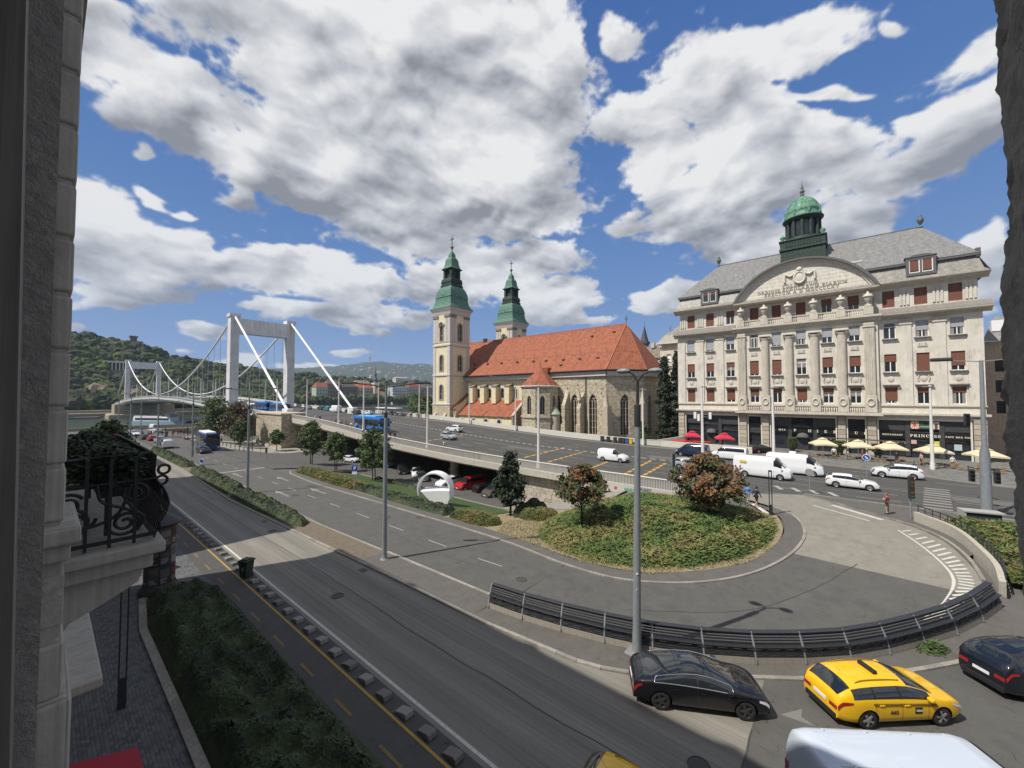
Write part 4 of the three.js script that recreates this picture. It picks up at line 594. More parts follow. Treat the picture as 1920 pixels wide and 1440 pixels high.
// --- neighbours of the college ---
{
const w = thing('town_house', 'pale rear wing with mansard roof behind the cypresses', 'building', [-36, 1, 112]);
wobj('wall', wall(rect(-38.2, -28, -1, 24.2), [rect(-36.4, -35.2, 21.2, 23.2), rect(-33.6, -32.4, 21.2, 23.2)], 110, 8), CM.wall, w);
wobj('cornice', B(-38.9, -27.5, 26.0, 26.5, 109, 118), CM.wall, w); wobj('attic', B(-37.8, -28, 24.2, 26, 110.3, 118), CM.wall, w);
wobj('roof', [quad([-38.6, 26.5, 109.2], [-27.6, 26.5, 109.2], [-28, 28.6, 110.6], [-37.2, 28.6, 110.6]), quad([-37.2, 28.6, 110.6], [-28, 28.6, 110.6], [-29, 32.3, 115], [-34.2, 31.8, 115])], CM.slateLow, w);
for (const x of [-35.8, -33]) wobj('window', [B(x - 0.6, x + 0.6, 21.2, 23.2, 110.3, 110.4)], CM.white, w);
wobj('roof_cross', [B(-36.0, -35.9, 29, 31.4, 112, 112.1), B(-36.3, -35.6, 30.6, 30.7, 112, 112.1)], CM.lead, w);
const h = thing('town_house', 'old house with flat grey tiled roof behind the church apse', 'building', [-44, 1, 116]);
wobj('wall', B(-52, -37.8, -1, 22.6, 112, 122), CM.wall, h); wobj('roof', [quad([-52.5, 22.6, 111.5], [-37.4, 22.6, 111.5], [-37.4, 24.2, 114], [-52.5, 24.2, 114]), quad([-52.5, 24.2, 114], [-37.4, 24.2, 114], [-37.4, 26.8, 118], [-52.5, 26.8, 118])], M([0.24, 0.22, 0.19], 0.9, { map: rep(TX.rubble, 5) }), h);
for (const x of [-43, -40.5]) wobj('chimney', B(x, x + 1, 26, 27.6, 116, 117), CM.stone, h);
const s = thing('church_spire', 'thin dark slate spire rising behind the church roof', 'spire', [-58, 0, 150]);
wobj('shaft', B(-59.3, -56.8, -1, 32, 148.8, 151.2), M([0.07, 0.075, 0.08], 0.7), s);
const g = new THREE.ConeGeometry(1.65, 6.6, 8); g.translate(-58.05, 36.2, -150); wobj('spire_roof', g, M([0.05, 0.055, 0.065], 0.6), s); wobj('gallery', B(-59.6, -56.5, 32, 33, 148.5, 151.5), M([0.06, 0.065, 0.07], 0.7), s); wobj('finial', B(-58.1, -58, 39.4, 41.2, 150, 150.1), CM.lead, s);
const r = thing('apartment_building', 'tan corner house with grey roof right of the college', 'building', [24, 1.8, 101]);
wobj('wall', wall(rect(18.6, 40, 1, 20.6), [0, 1, 2].map((k) => rect(19.6, 20.6, 15.6 - k * 3.4, 17.6 - k * 3.4)), 100, 10), M([0.50, 0.40, 0.29], 0.9, { map: rep(TX.stain, 5) }), r);
wobj('roof', [quad([18.2, 20.6, 99.4], [40, 20.6, 99.4], [40, 25.2, 104], [20.5, 25.2, 104])], CM.slate, r); for (let k = 0; k < 3; k++) wobj('window', B(19.6, 20.6, 15.6 - k * 3.4, 17.6 - k * 3.4, 100.3, 100.4), CM.pane, r); wobj('chimney', B(19.6, 21, 22.4, 24.2, 101, 102), CM.white, r);
}
// ================= parish church with two towers =================
const KM = {
yellow: M([0.82, 0.735, 0.50], 0.9, { map: rep(TX.stain, 7, 6) }), trim: M([0.62, 0.60, 0.58], 0.9, { map: rep(TX.stain, 3.3, 5) }),
stone: M([0.58, 0.525, 0.43], 0.95, { map: rep(TX.rubble, 6.1), bumpMap: rep(TX.rubble, 6.1), bumpScale: 0.05 }), stoneDark: M([0.36, 0.30, 0.235], 0.95, { map: rep(TX.rubble, 5.3) }), ashlar: M([0.54, 0.47, 0.37], 0.9, { map: rep(TX.mottle, 2.1) }),
tile: M([0.355, 0.118, 0.066], 0.85, { map: rep(TX.rooftile, 7.4), bumpMap: rep(TX.rooftile, 7.4), bumpScale: 0.03 }), glass: PM([0.03, 0.032, 0.035], 0.2),
copper: M([0.25, 0.45, 0.33], 0.72, { map: rep(TX.copper, 3.1, 4.2) }), copperDark: M([0.060, 0.095, 0.078], 0.75, { map: rep(TX.copper, 2.3, 2.9) }), iron: M([0.06, 0.045, 0.035], 0.6),
};
const church = thing('church', 'baroque and gothic church with two yellow towers, green copper spires and red tiled roof', 'church', [-66, 0, 84]);
{
const T = church, part = (n, g, m) => wobj(n, g, m, T);
const sq = (prof, x, d) => { const g = new THREE.LatheGeometry(prof.map(([r, y]) => new THREE.Vector2(r * Math.SQRT2, y)), 4, Math.PI / 4); const h = toCreasedNormals(g, 0.7); h.translate(x, 0, -d); return h; };
const pane = (x, w, y0, y1, d) => wall(arch(x, w, y0, y1, 8), [], d, 0.04);
function tower(d0) {
const x0 = -97.2, x1 = -89.5, d1 = d0 + 8.0, xm = -93.35, dm = d0 + 4;
const rows = [[10.7, 15.1], [19.4, 24.2], [28.6, 33.9]];
const cap = (y0, y1) => part('tower_wall', [wall(rect(x0, x1, y0, y1), rows.filter((r) => r[0] > y0 && r[1] < y1).map((r) => arch(xm, 1.55, r[0], r[1], 8)), d0, 0.6), wallX(rect(-d1, -d0 - 0.6, y0, y1).map(([a, b]) => [-a - 0, b]).map(([a, b]) => [a, b]), rows.filter((r) => r[0] > y0 && r[1] < y1 && r[0] > 18).map((r) => arch(dm, 1.7, r[0], r[1], 8)), x1 - 0.6, x1), B(x0, x0 + 0.6, y0, y1, d0 + 0.6, d1), B(x0 + 0.6, x1 - 0.6, y0, y1, d1 - 0.6, d1)], KM.yellow);
cap(9.2, 18.0); cap(18.0, 27.1); cap(27.1, 36.8);
part('tower_base', B(x0 - 0.15, x1 + 0.15, -2, 9.0, d0 - 0.15, d1 + 0.15), KM.stone);
for (const [y, h, o] of [[9.0, 0.45, 0.3], [17.8, 0.5, 0.28], [26.9, 0.55, 0.3], [28.0, 0.2, 0.12]]) part('tower_belt', rb(x0 - o, x1 + o, y, y + h, d0 - o, d1 + o, 0.08), KM.trim);
for (const [y0, y1] of [[9.4, 17.8], [18.3, 26.9], [28.2, 36.2]]) for (const x of [x0 + 0.55, x1 - 0.55]) { part('corner_strip', B(x - 0.6, x + 0.6, y0, y1, d0 - 0.14, d0), KM.trim); }
for (const [y0, y1] of [[9.4, 17.8], [18.3, 26.9], [28.2, 36.2]]) for (const d of [d0 + 0.55, d1 - 0.55]) part('corner_strip', B(x1, x1 + 0.14, y0, y1, d - 0.6, d + 0.6), KM.trim);
for (const x of [x0 + 1.75, x1 - 1.75]) part('belfry_pilaster', [B(x - 0.4, x + 0.4, 28.2, 36.0, d0 - 0.16, d0)], KM.trim);
for (const x of [x0 + 0.55, x0 + 1.75, x1 - 1.75, x1 - 0.55]) part('belfry_capital', rb(x - 0.62, x + 0.62, 35.6, 36.5, d0 - 0.32, d0, 0.08), M([0.20, 0.17, 0.14], 0.9));
for (const d of [d0 + 0.55, d0 + 1.9, d1 - 1.9, d1 - 0.55]) { part('belfry_capital', rb(x1, x1 + 0.3, 35.6, 36.5, d - 0.6, d + 0.6, 0.08), M([0.20, 0.17, 0.14], 0.9)); if (d !== d0 + 0.55 && d !== d1 - 0.55) part('belfry_pilaster', B(x1, x1 + 0.15, 28.2, 36, d - 0.4, d + 0.4), KM.trim); }
rows.forEach(([a, b], i) => {
part('tower_window', pane(xm, 1.5, a, b, d0 + 0.3), KM.glass);
part('window_bars', [B(xm - 0.05, xm + 0.05, a, b - 0.2, d0 + 0.2, d0 + 0.26), B(xm - 0.75, xm + 0.75, a + 1.6, a + 1.7, d0 + 0.2, d0 + 0.26)], KM.trim);
part('window_surround', wall(arch(xm, 2.2, a - 0.25, b + 0.32, 8), [arch(xm, 1.5, a, b, 8)], d0 - 0.12, 0.14), M([0.34, 0.31, 0.27], 0.9));
if (i === 2) part('window_hood', wall(arch(xm, 2.9, b - 0.6, b + 0.75, 8), [arch(xm, 2.3, b - 0.7, b + 0.42, 8)].map((h) => h.map(([x, y]) => [x, Math.max(y, b - 0.59)])), d0 - 0.4, 0.4), KM.trim);
if (i > 0) { const s = (n, w, aa, bb, x, m, t = 0.05) => { const g = new THREE.ExtrudeGeometry(shapeOf(arch(dm, w, aa, bb, 8), n ? [arch(dm, n, a, b, 8)] : []), { depth: t, bevelEnabled: false }); const p = g.attributes.position; for (let k = 0; k < p.count; k++) { const u = p.getX(k), v = p.getY(k), z = p.getZ(k); p.setXYZ(k, x + z, v, -u); } g.computeVertexNormals(); return g; }; part('tower_window', s(0, 1.6, a, b, x1 - 0.3), KM.glass); part('window_surround', s(1.6, 2.3, a - 0.25, b + 0.32, x1, 0, 0.12), M([0.34, 0.31, 0.27], 0.9)); part('window_bars', [B(x1 - 0.2, x1 - 0.15, a, b - 0.2, dm - 0.05, dm + 0.05), B(x1 - 0.2, x1 - 0.15, a + 1.6, a + 1.7, dm - 0.8, dm + 0.8)], KM.trim); }
});
part('tower_cornice', sq([[3.95, 36.5], [4.1, 36.8], [4.15, 37.4], [4.45, 37.9], [4.7, 38.3], [4.75, 38.6], [3, 38.7]], xm, dm), KM.trim);
part('spire_bell', sq([[4.85, 38.55], [4.8, 38.75], [4.25, 39.3], [3.85, 40.2], [3.6, 41.4], [3.5, 42.4]], xm, dm), KM.copper);
part('spire_bell', sq([[3.65, 42.3], [3.6, 42.6], [3.45, 43.6], [3.1, 44.7], [2.6, 45.6], [2.35, 45.9]], xm, dm), KM.copper);
for (const s of [0, 1, 2, 3]) { const a = s * Math.PI / 2, g = new THREE.TorusGeometry(0.55, 0.16, 6, 12, Math.PI); g.translate(0, 42.35, 3.55); g.rotateY(a); g.translate(xm, 0, -dm); part('spire_scroll', g, KM.copper); }
part('lantern_foot', sq([[2.4, 45.7], [2.5, 46.0], [2.45, 46.5], [2.2, 46.7], [2.4, 47.2], [2.25, 48.2], [1.9, 48.6]], xm, dm), KM.copperDark);
for (const [sx, sd] of [[-1, -1], [1, -1], [1, 1], [-1, 1]]) part('lantern_pier', rb(xm + sx * 1.45 - 0.45, xm + sx * 1.45 + 0.45, 48.2, 51.3, dm + sd * 1.45 - 0.45, dm + sd * 1.45 + 0.45, 0.08), KM.copperDark);
part('lantern_core', sq([[1.25, 48.4], [1.25, 51.4]], xm, dm), KM.copperDark);
part('lantern_eaves', sq([[1.7, 51.0], [1.95, 51.2], [2.3, 51.45], [2.35, 51.65], [1.3, 51.8]], xm, dm), KM.copperDark);
part('spire_cap', sq([[2.35, 51.6], [1.95, 51.95], [1.65, 52.8], [1.5, 53.5], [1.48, 54.2], [1.25, 54.9], [0.95, 55.4], [0.8, 55.5], [0.78, 56.3], [0.5, 57.0], [0.16, 57.6], [0.1, 58.2]], xm, dm), KM.copper);
part('spire_ball', lathe([[0.1, 57.9], [0.2, 58.2], [0.55, 58.75], [0.5, 59.1], [0.2, 59.3], [0.08, 59.4]], 12, xm, dm), M([0.22, 0.17, 0.13], 0.5));
part('cross', [B(xm - 0.09, xm + 0.09, 59.2, 62.4, dm - 0.09, dm + 0.09), B(xm - 0.85, xm + 0.85, 61.3, 61.5, dm - 0.09, dm + 0.09)], KM.iron);
}
tower(78); tower(107.2);
// nave: yellow clerestory, stone chancel
const clWin = [-84.3, -79.65, -74.65, -69.9];
part('nave_wall', wall(rect(-89.5, -61, 5, 16.4), clWin.map((x) => arch(x, 1.5, 11.2, 14.0, 6)), 85, 0.7), KM.yellow);
for (const x of clWin) { part('nave_window', pane(x, 1.5, 11.2, 14, 85.4), KM.glass); part('window_surround', wall(arch(x, 2.2, 11.0, 14.4, 6), [arch(x, 1.5, 11.2, 14, 6)], 84.85, 0.15), KM.trim); part('window_bars', B(x - 0.04, x + 0.04, 11.2, 13.9, 85.3, 85.36), KM.trim); }
const stoneWin = [-55.4, -50.15, -45.15];
part('chancel_wall', wall(rect(-61, -41.7, -2, 16.4), stoneWin.map((x) => arch(x, 2.1, 2.6, 12.2, 8, true)), 84, 0.9), KM.stone);
const facet = (ax, ad, bx, bd, y0, y1, hole, m, nme = 'chancel_wall') => { const L = Math.hypot(bx - ax, bd - ad), g = new THREE.ExtrudeGeometry(shapeOf(rect(0, L, y0, y1), hole ? [hole(L)] : []), { depth: 0.8, bevelEnabled: false }); g.translate(0, 0, -0.8); g.rotateY(Math.atan2(bd - ad, bx - ax)); g.translate(ax, 0, -ad); return part(nme, g, m); };
const fw = (L) => arch(L / 2, 2.1, 2.6, 12.2, 8, true);
facet(-41.7, 84, -35.4, 90.3, -2, 16.4, fw, KM.stone); facet(-35.4, 90.3, -35.4, 103.7, -2, 16.4, (L) => arch(L * 0.3, 2.1, 2.6, 12.2, 8, true), KM.stone); facet(-35.4, 103.7, -41.7, 110, -2, 16.4, null, KM.stone);
part('chancel_core', [wall(rect(-96, -41.7, -2, 16), [], 109.2, 0.8)], KM.stone);
const tracery = (x, w, y0, y1) => { const s = []; for (const k of [-0.17, 0.17]) s.push(B(x + k * w - 0.07, x + k * w + 0.07, y0, y1 - w * 0.75, 0, 0.12)); for (let y = y0 + 1.6; y < y1 - w; y += 1.5) s.push(B(x - w / 2, x + w / 2, y, y + 0.06, 0.02, 0.08)); for (const [a, b] of [[-0.22, -0.62], [0.22, -0.62], [0, -0.26]]) { const t = new THREE.TorusGeometry(w * 0.17, 0.07, 6, 14); t.translate(x + a * w, y1 + b * w - 0.15, -0.06); s.push(t); } return s; };
for (const x of stoneWin) { part('gothic_window', wall(arch(x, 2.1, 2.6, 12.2, 8, true), [], 84.6, 0.05), KM.glass); const g = mg(tracery(x, 2.1, 2.6, 12.2)); g.translate(0, 0, -84.4); part('tracery', g, KM.ashlar); }
{ const L = Math.hypot(6.3, 6.3), tr = (g) => { g.rotateY(Math.atan2(6.3, 6.3)); g.translate(-41.7, 0, -84); return g; }; const a = wall(arch(L / 2, 2.1, 2.6, 12.2, 8, true), [], 0.55, 0.05); part('gothic_window', tr(a), KM.glass); const b = mg(tracery(L / 2, 2.1, 2.6, 12.2)); b.translate(0, 0, -0.35); part('tracery', tr(b), KM.ashlar); }
{ const tr = (g) => { g.rotateY(Math.PI / 2); g.translate(-35.4, 0, -90.3); return g; }; const a = wall(arch(4.02, 2.1, 2.6, 12.2, 8, true), [], 0.5, 0.05); part('gothic_window', tr(a), KM.glass); const b = mg(tracery(4.02, 2.1, 2.6, 12.2)); b.translate(0, 0, -0.3); part('tracery', tr(b), KM.ashlar); }
// cornice under the eaves, all round
const ev = [[-90, 84.2], [-41.5, 83.5], [-34.9, 90.1], [-34.9, 103.9], [-41.5, 110.5]];
for (let i = 0; i < 4; i++) { const a = ev[i], b = ev[i + 1]; part('eaves_cornice', bar([a[0], 16.95, a[1] + 0.35], [b[0], 16.95, b[1] + 0.35], 0.9, 1.1), KM.trim); }
const e = 17.85, ex = [[-90.5, 83.4], [-41.2, 83.0], [-34.3, 89.8], [-34.3, 104.2], [-41.2, 111]], ap = [-42.3, 30.5, 97], rl = [-101, 30.5, 97];
part('nave_roof', [quad([-97, e, 83.4], [ex[1][0], e, ex[1][1]], ap, rl)], KM.tile);
part('apse_roof', [poly3([[[ex[1][0], e, ex[1][1]], [ex[2][0], e, ex[2][1]], ap]])], KM.tile); part('apse_roof', [poly3([[[ex[2][0], e, ex[2][1]], [ex[3][0], e, ex[3][1]], ap]])], KM.tile); part('apse_roof', [poly3([[[ex[3][0], e, ex[3][1]], [ex[4][0], e, ex[4][1]], ap]])], KM.tile);
part('nave_roof', [quad([ex[4][0], e, ex[4][1]], [-101, e, 111], rl, ap)], KM.tile);
part('gutter', [bar([-90.4, e - 0.08, 83.25], [ex[1][0], e - 0.08, ex[1][1] - 0.1], 0.22), bar([ex[1][0], e - 0.08, ex[1][1] - 0.1], [ex[2][0] + 0.1, e - 0.08, ex[2][1]], 0.22), bar([ex[2][0] + 0.1, e - 0.08, ex[2][1]], [ex[3][0] + 0.1, e - 0.08, ex[3][1]], 0.22)], KM.iron);
part('ridge_tiles', [bar(rl, ap, 0.3, 0.25), ...[1, 2].map((i) => bar([ex[i][0], e, ex[i][1]], ap, 0.24, 0.2))], M([0.33, 0.12, 0.07], 0.85));
part('ridge_cross', [B(-42.38, -42.24, 30.4, 32.6, 96.95, 97.05), B(-42.75, -41.85, 31.7, 31.85, 96.95, 97.05)], KM.iron);
for (const [x, y] of [[-100.5, 29.9]]) { part('gable_cross', [B(x - 0.12, x + 0.12, 29.5, 33.6, 96.9, 97.1), B(x - 0.8, x + 0.8, 32.2, 32.45, 96.9, 97.1)], KM.ashlar); part('chimney', B(-93.6, -92.4, 29.5, 31.4, 96.4, 97.4), KM.iron); }
const slope = (x, y) => { const t = (y - e) / (30.5 - e); return lerp(83.2, 97, t); };
for (const [x, y] of [[-88.2, 21.6], [-82.6, 21.5], [-76.8, 21.4], [-70.7, 21.3], [-64.8, 21.2], [-60.5, 21.1], [-54.9, 21.0], [-50, 20.9], [-45, 20.9], [-54.7, 19.5], [-87, 20.2], [-50.5, 27.6], [-44.5, 28.2]]) { const d = slope(x, y); part('roof_vent', [B(x - 0.35, x + 0.35, y, y + 0.32, d - 0.45, d + 0.15)], M([0.10, 0.085, 0.08], 0.6)); }
// buttresses: sloped back stone fins
const butt = (x, w, h1, h2, out, m) => { const g = wallX([[-84, -2], [-(84 - out), -2], [-(84 - out), h1], [-84, h2]].map(([z, y]) => [z, y]).reverse().map(([z, y]) => [-z, y]), [], x - w / 2, x + w / 2); return g; };
for (const [x, h1, h2] of [[-52.15, 9.4, 13.0], [-47.9, 8.8, 12.6]]) part('buttress', [butt(x, 0.95, h1, h2, 2.1), B(x - 0.6, x + 0.6, -2, 4.9, 81.7, 84)], KM.stone);
part('buttress', [B(-41.6, -40.4, -2, 9.3, 81.9, 84.2), B(-41.75, -40.25, -2, 4.6, 81.7, 84.2)], KM.ashlar);
part('pinnacle', [(() => { const g = new THREE.ConeGeometry(0.75, 3.6, 4); g.rotateY(Math.PI / 4); g.translate(-41, 11.1, -82.6); return g; })()], KM.ashlar);
part('buttress', [B(-35.7, -34.5, -2, 10, 88.2, 90.4)], KM.ashlar); part('pinnacle', [(() => { const g = new THREE.ConeGeometry(0.75, 3.8, 4); g.rotateY(Math.PI / 4); g.translate(-35.1, 11.9, -89.2); return g; })()], KM.ashlar);
part('pinnacle', [(() => { const g = new THREE.ConeGeometry(0.6, 3.0, 4); g.rotateY(Math.PI / 4); g.translate(-47.9, 12.2, -82.4); return g; })()], KM.ashlar);
part('drain_pipe', tube([[-46.9, 17, 83.7], [-46.9, 2, 83.7]], 0.11, 6), KM.iron); part('drain_pipe', tube([[-64.3, 17, 84.7], [-64.3, 10.5, 84.7]], 0.11, 6), KM.iron);
for (const [x, y] of [[-57.4, 14.2], [-53, 14.2], [-49.4, 14.3], [-44.4, 14.4], [-52.3, 13.4], [-57, 11.8], [-53.5, 12], [-47.3, 12], [-43, 12.2], [-42.6, 13.2]]) part('putlog_hole', B(x, x + 0.3, y, y + 0.35, 83.96, 84.3), M([0.10, 0.085, 0.07], 0.95));
// clerestory buttress blocks standing on the aisle roof
for (const [a, b] of [[-86.7, -85.1], [-82, -80.35], [-77.3, -75.7], [-72.35, -70.7]]) { part('clerestory_buttress', B(a, b, 9.6, 14.5, 83.2, 85), KM.yellow); part('buttress_cap', [quad([a - 0.15, 14.5, 83.0], [b + 0.15, 14.5, 83.0], [b + 0.15, 15.3, 85], [a - 0.15, 15.3, 85]), B(a - 0.15, b + 0.15, 14.4, 14.52, 83.0, 85)], M([0.22, 0.19, 0.15], 0.9)); }
// aisle
part('aisle_wall', wall(rect(-88.2, -66.3, 0, 6.1), [-86, -81.3, -76.4, -71.5].map((x) => arch(x, 1.3, 4.0, 5.3, 6)), 80, 5), KM.yellow);
for (const x of [-86, -81.3, -76.4, -71.5]) { part('aisle_window', pane(x, 1.3, 4.0, 5.3, 80.4), KM.glass); part('window_surround', wall(arch(x, 1.9, 3.9, 5.65, 6), [arch(x, 1.3, 4.0, 5.3, 6)], 79.9, 0.12), KM.trim); }
part('aisle_roof', [quad([-88.5, 6.1, 79.5], [-66.2, 6.1, 79.5], [-66.2, 10.6, 85.05], [-88.5, 10.6, 85.05])], KM.tile);
part('aisle_end', [wallX([[79.5, 0], [85, 0], [85, 10.9], [79.5, 6.4]], [], -66.6, -66.0)], KM.stoneDark);
part('aisle_end_coping', bar([-66.3, 6.45, 79.4], [-66.3, 10.95, 85], 0.8, 0.25), KM.ashlar);
part('porch_wall', [wall(rect(-90.9, -88.2, 0, 7.9), [arch(-89.5, 1.3, 3.4, 6.6, 6, true)], 79, 5), wallX([[79, 6], [85, 6], [85, 12.3], [79, 8]], [], -88.5, -88.0)], KM.yellow); part('porch_window', wall(arch(-89.5, 1.3, 3.4, 6.6, 6, true), [], 79.4, 0.05), KM.glass);
part('porch_roof', [quad([-91.2, 7.9, 78.6], [-87.9, 7.9, 78.6], [-87.9, 12.6, 85], [-91.2, 12.6, 85])], KM.tile);
for (const x of [-95.9, -91.2]) part('tower_buttress', [wallX([[78.2, 0], [74.8, 0], [74.8, 2.5], [78.2, 7.2]].reverse(), [], x - 0.5, x + 0.5)], KM.ashlar);
// polygonal chapel turret
const oct = (r, k = 0) => Array.from({ length: 8 }, (_, i) => { const a = (i + 0.5) / 8 * Math.PI * 2 + k; return [-58.8 + Math.cos(a) * r, 81.3 + Math.sin(a) * r]; });
const ov = oct(4.75);
for (let i = 0; i < 8; i++) { const a = ov[i], b = ov[(i + 1) % 8]; if ((a[1] + b[1]) / 2 > 84.5) continue; const hole = (L) => arch(L / 2, 1.25, 7.2, 11.8, 8, true); facet(a[0], a[1], b[0], b[1], -2, 14.0, hole, KM.stone, 'chapel_wall'); const L = Math.hypot(b[0] - a[0], b[1] - a[1]), g = mg([wall(hole(L), [], 0.5, 0.05)]); g.rotateY(Math.atan2(b[1] - a[1], b[0] - a[0])); g.translate(a[0], 0, -a[1]); part('chapel_window', g, KM.glass); part('chapel_belt', bar([a[0], 6.5, a[1]], [b[0], 6.5, b[1]], 0.5, 0.4), KM.ashlar); const m = mg([B(L / 2 - 0.05, L / 2 + 0.05, 7.2, 11.5, 0.3, 0.4)]); m.rotateY(Math.atan2(b[1] - a[1], b[0] - a[0])); m.translate(a[0], 0, -a[1]); part('chapel_mullion', m, KM.ashlar); }
const or = oct(5.15); part('chapel_cornice', lathe([[4.9, 13.7], [5.2, 14.0], [5.2, 14.25], [4.5, 14.3]], 8, 0, 0).rotateY(Math.PI / 8).translate(-58.8, 0, -81.3), KM.trim);
for (let i = 0; i < 8; i++) { const a = or[i], b = or[(i + 1) % 8]; part('chapel_roof', poly3([[[a[0], 14.2, a[1]], [b[0], 14.2, b[1]], [-58.8, 19.2, 81.8]]]), KM.tile); }
part('chapel_roof', [quad([-59.6, 17.2, 81.8], [-58, 17.2, 81.8], [-57.2, 18.6, 86], [-60.4, 18.6, 86]), B(-59.3, -57.2, 17, 19.0, 82.5, 85.5)], KM.tile); part('chapel_finial', B(-58.85, -58.75, 19, 20.4, 81.75, 81.85), KM.iron);
part('stair_turret', [cyl(-54.2, -2, 7.3, 81.4, 1.3, 1.3, 8)], KM.ashlar); { const g = new THREE.ConeGeometry(1.6, 2.4, 8); g.translate(-54.2, 8.4, -81.4); part('stair_turret_roof', g, M([0.30, 0.36, 0.26], 0.8)); }
part('west_gable', B(-101.2, -100.4, -1, 17.9, 85, 109), KM.yellow); part('west_gable', [poly3([[[-100.9, 17.9, 85], [-100.9, 17.9, 109], [-100.9, 30.5, 97]]])], KM.yellow);
}
// ================= ramp and suspension bridge =================
const BM = {
white: M([0.76, 0.775, 0.79], 0.5, { map: rep(TX.stain, 40, 23) }), cable: M([0.78, 0.79, 0.80], 0.5), concrete: M([0.62, 0.59, 0.52], 0.9, { map: rep(TX.stain, 7, 3) }), soffit: M([0.55, 0.525, 0.465], 0.95, { map: rep(TX.stain, 7, 5) }),
rail: M([0.68, 0.66, 0.60], 0.8, { map: rep(TX.mottle, 2) }), steel: M([0.34, 0.345, 0.345], 0.7), block: M([0.52, 0.47, 0.39], 0.92, { map: rep(TX.rubble, 9), bumpMap: rep(TX.rubble, 9), bumpScale: 0.05 }),
};
{ // ramp deck: slab with fascia, from the junction to the abutment
const xs = line(-11.5, -128, 2.2, 0).map((p) => p[0]);
const T = thing('bridge_ramp', 'long concrete road ramp with railing rising toward the bridge', 'ramp', [-60, -2.9, 60]);
const strip = (f0, f1) => { const pos = [], idx = []; xs.forEach((x) => { const a = f0(x), b = f1(x); pos.push(x, a[0], -a[1], x, b[0], -b[1]); }); for (let i = 0; i + 1 < xs.length; i++) { const k = i * 2; idx.push(k, k + 1, k + 2, k + 1, k + 3, k + 2); } const g = new THREE.BufferGeometry(); g.setAttribute('position', new THREE.Float32BufferAttribute(pos, 3)); g.setIndex(idx); const h = g.toNonIndexed(); h.computeVertexNormals(); return h; };
const thick = (x) => lerp(1.15, 1.9, ss(-20, -110, x) || clamp((-20 - x) / 90));
wobj('fascia', [strip((x) => [deckY(x) + 0.16, nearEdge(x)], (x) => [deckY(x) - thick(x) * 0.55, nearEdge(x) + 0.1]), strip((x) => [deckY(x) - thick(x) * 0.55, nearEdge(x) + 0.1], (x) => [deckY(x) - thick(x), nearEdge(x) + 1.6]), strip((x) => [deckY(x) + 0.16, nearEdge(x)], (x) => [deckY(x) + 0.16, nearEdge(x) + 0.5])], BM.concrete, T);
wobj('soffit', strip((x) => [deckY(x) - thick(x), nearEdge(x) + 1.6], (x) => [deckY(x) - thick(x), 77]), BM.soffit, T);
wobj('footway', strip((x) => [deckY(x) + 0.14, nearEdge(x) + 0.45], (x) => [deckY(x) + 0.14, upS(x)]), MT.walkAsphalt, T);
wobj('footway', strip((x) => [deckY(x) + 0.14, upN(x)], (x) => [deckY(x) + 0.14, 77.0]), MT.walkAsphalt, T);
wobj('footway_kerb', [strip((x) => [deckY(x) + 0.15, upS(x)], (x) => [deckY(x), upS(x) + 0.02]), strip((x) => [deckY(x) + 0.15, upN(x)], (x) => [deckY(x), upN(x) - 0.02])], MT.kerb, T);
wobj('parapet', [strip((x) => [deckY(x) + 0.1, 76.6], (x) => [deckY(x) + 1.25, 76.6]), strip((x) => [deckY(x) + 1.25, 76.6], (x) => [deckY(x) + 1.25, 77.0]), strip((x) => [deckY(x) + 1.25, 77.0], (x) => [deckY(x) - 2, 77.0])], BM.rail, T);
for (const x of [-52, -75, -98]) for (const d of [46.5, 60, 72]) wobj('pier', [cyl(x, -3.1, deckY(x) - thick(x) + 0.05, d, 0.75, 0.75, 14)], BM.concrete, T);
// railing: handrail and bars; bars near enough to count are single parts
const hr = xs.filter((x) => x <= -12).map((x) => [x, deckY(x) + 1.22, nearEdge(x) + 0.12]);
wobj('handrail', tube(hr, 0.085, 6, 60), BM.rail, T);
const barG = boxUV(new THREE.BoxGeometry(0.055, 1.0, 0.05)); let k = 0; const rest = [];
for (let x = -12.1; x > -127; x -= x > -40 ? 0.17 : 0.26) {
const y = deckY(x) + 0.66, d = nearEdge(x) + 0.12;
if (k++ < 290 && x > -58) { const m = obj('railing_bar', barG, BM.rail, T, [x + 60, y + 2.9, d - 60]); } else rest.push(B(x - 0.03, x + 0.03, y - 0.5, y + 0.5, d - 0.03, d + 0.03));
}
stuff(wobj('railing_bars_far', rest, BM.rail, T));
wobj('railing_post', [B(-12.2, -11.9, deckY(-12) - 0.2, deckY(-12) + 1.25, 41.0, 41.25)], BM.rail, T);
// graffiti on the white end panel of the fascia
const cv = document.createElement('canvas'); cv.width = 512; cv.height = 64; const c = cv.getContext('2d'); c.fillStyle = '#c9c8c2'; c.fillRect(0, 0, 512, 64); c.font = 'bold 30px sans-serif'; c.lineWidth = 3;
const scr = (col, s, x, y, a) => { c.save(); c.translate(x, y); c.rotate(a); c.strokeStyle = col; c.strokeText(s, 0, 0); c.restore(); };
scr('#b03a48', 'TUZI', 14, 44, -0.05); scr('#b5453f', 'OMEC', 110, 36, 0.08); scr('#c0303c', '8', 222, 42, 0.2); scr('#4a9a78', 'NATE', 276, 44, 0.02); scr('#3f9f80', 'SVAMTOV', 340, 50, 0.03); scr('#5d6a70', 'AMI', 352, 26, 0); scr('#6d7478', 'brou', 40, 20, 0);
const tg = new THREE.CanvasTexture(cv); tg.colorSpace = THREE.SRGBColorSpace;
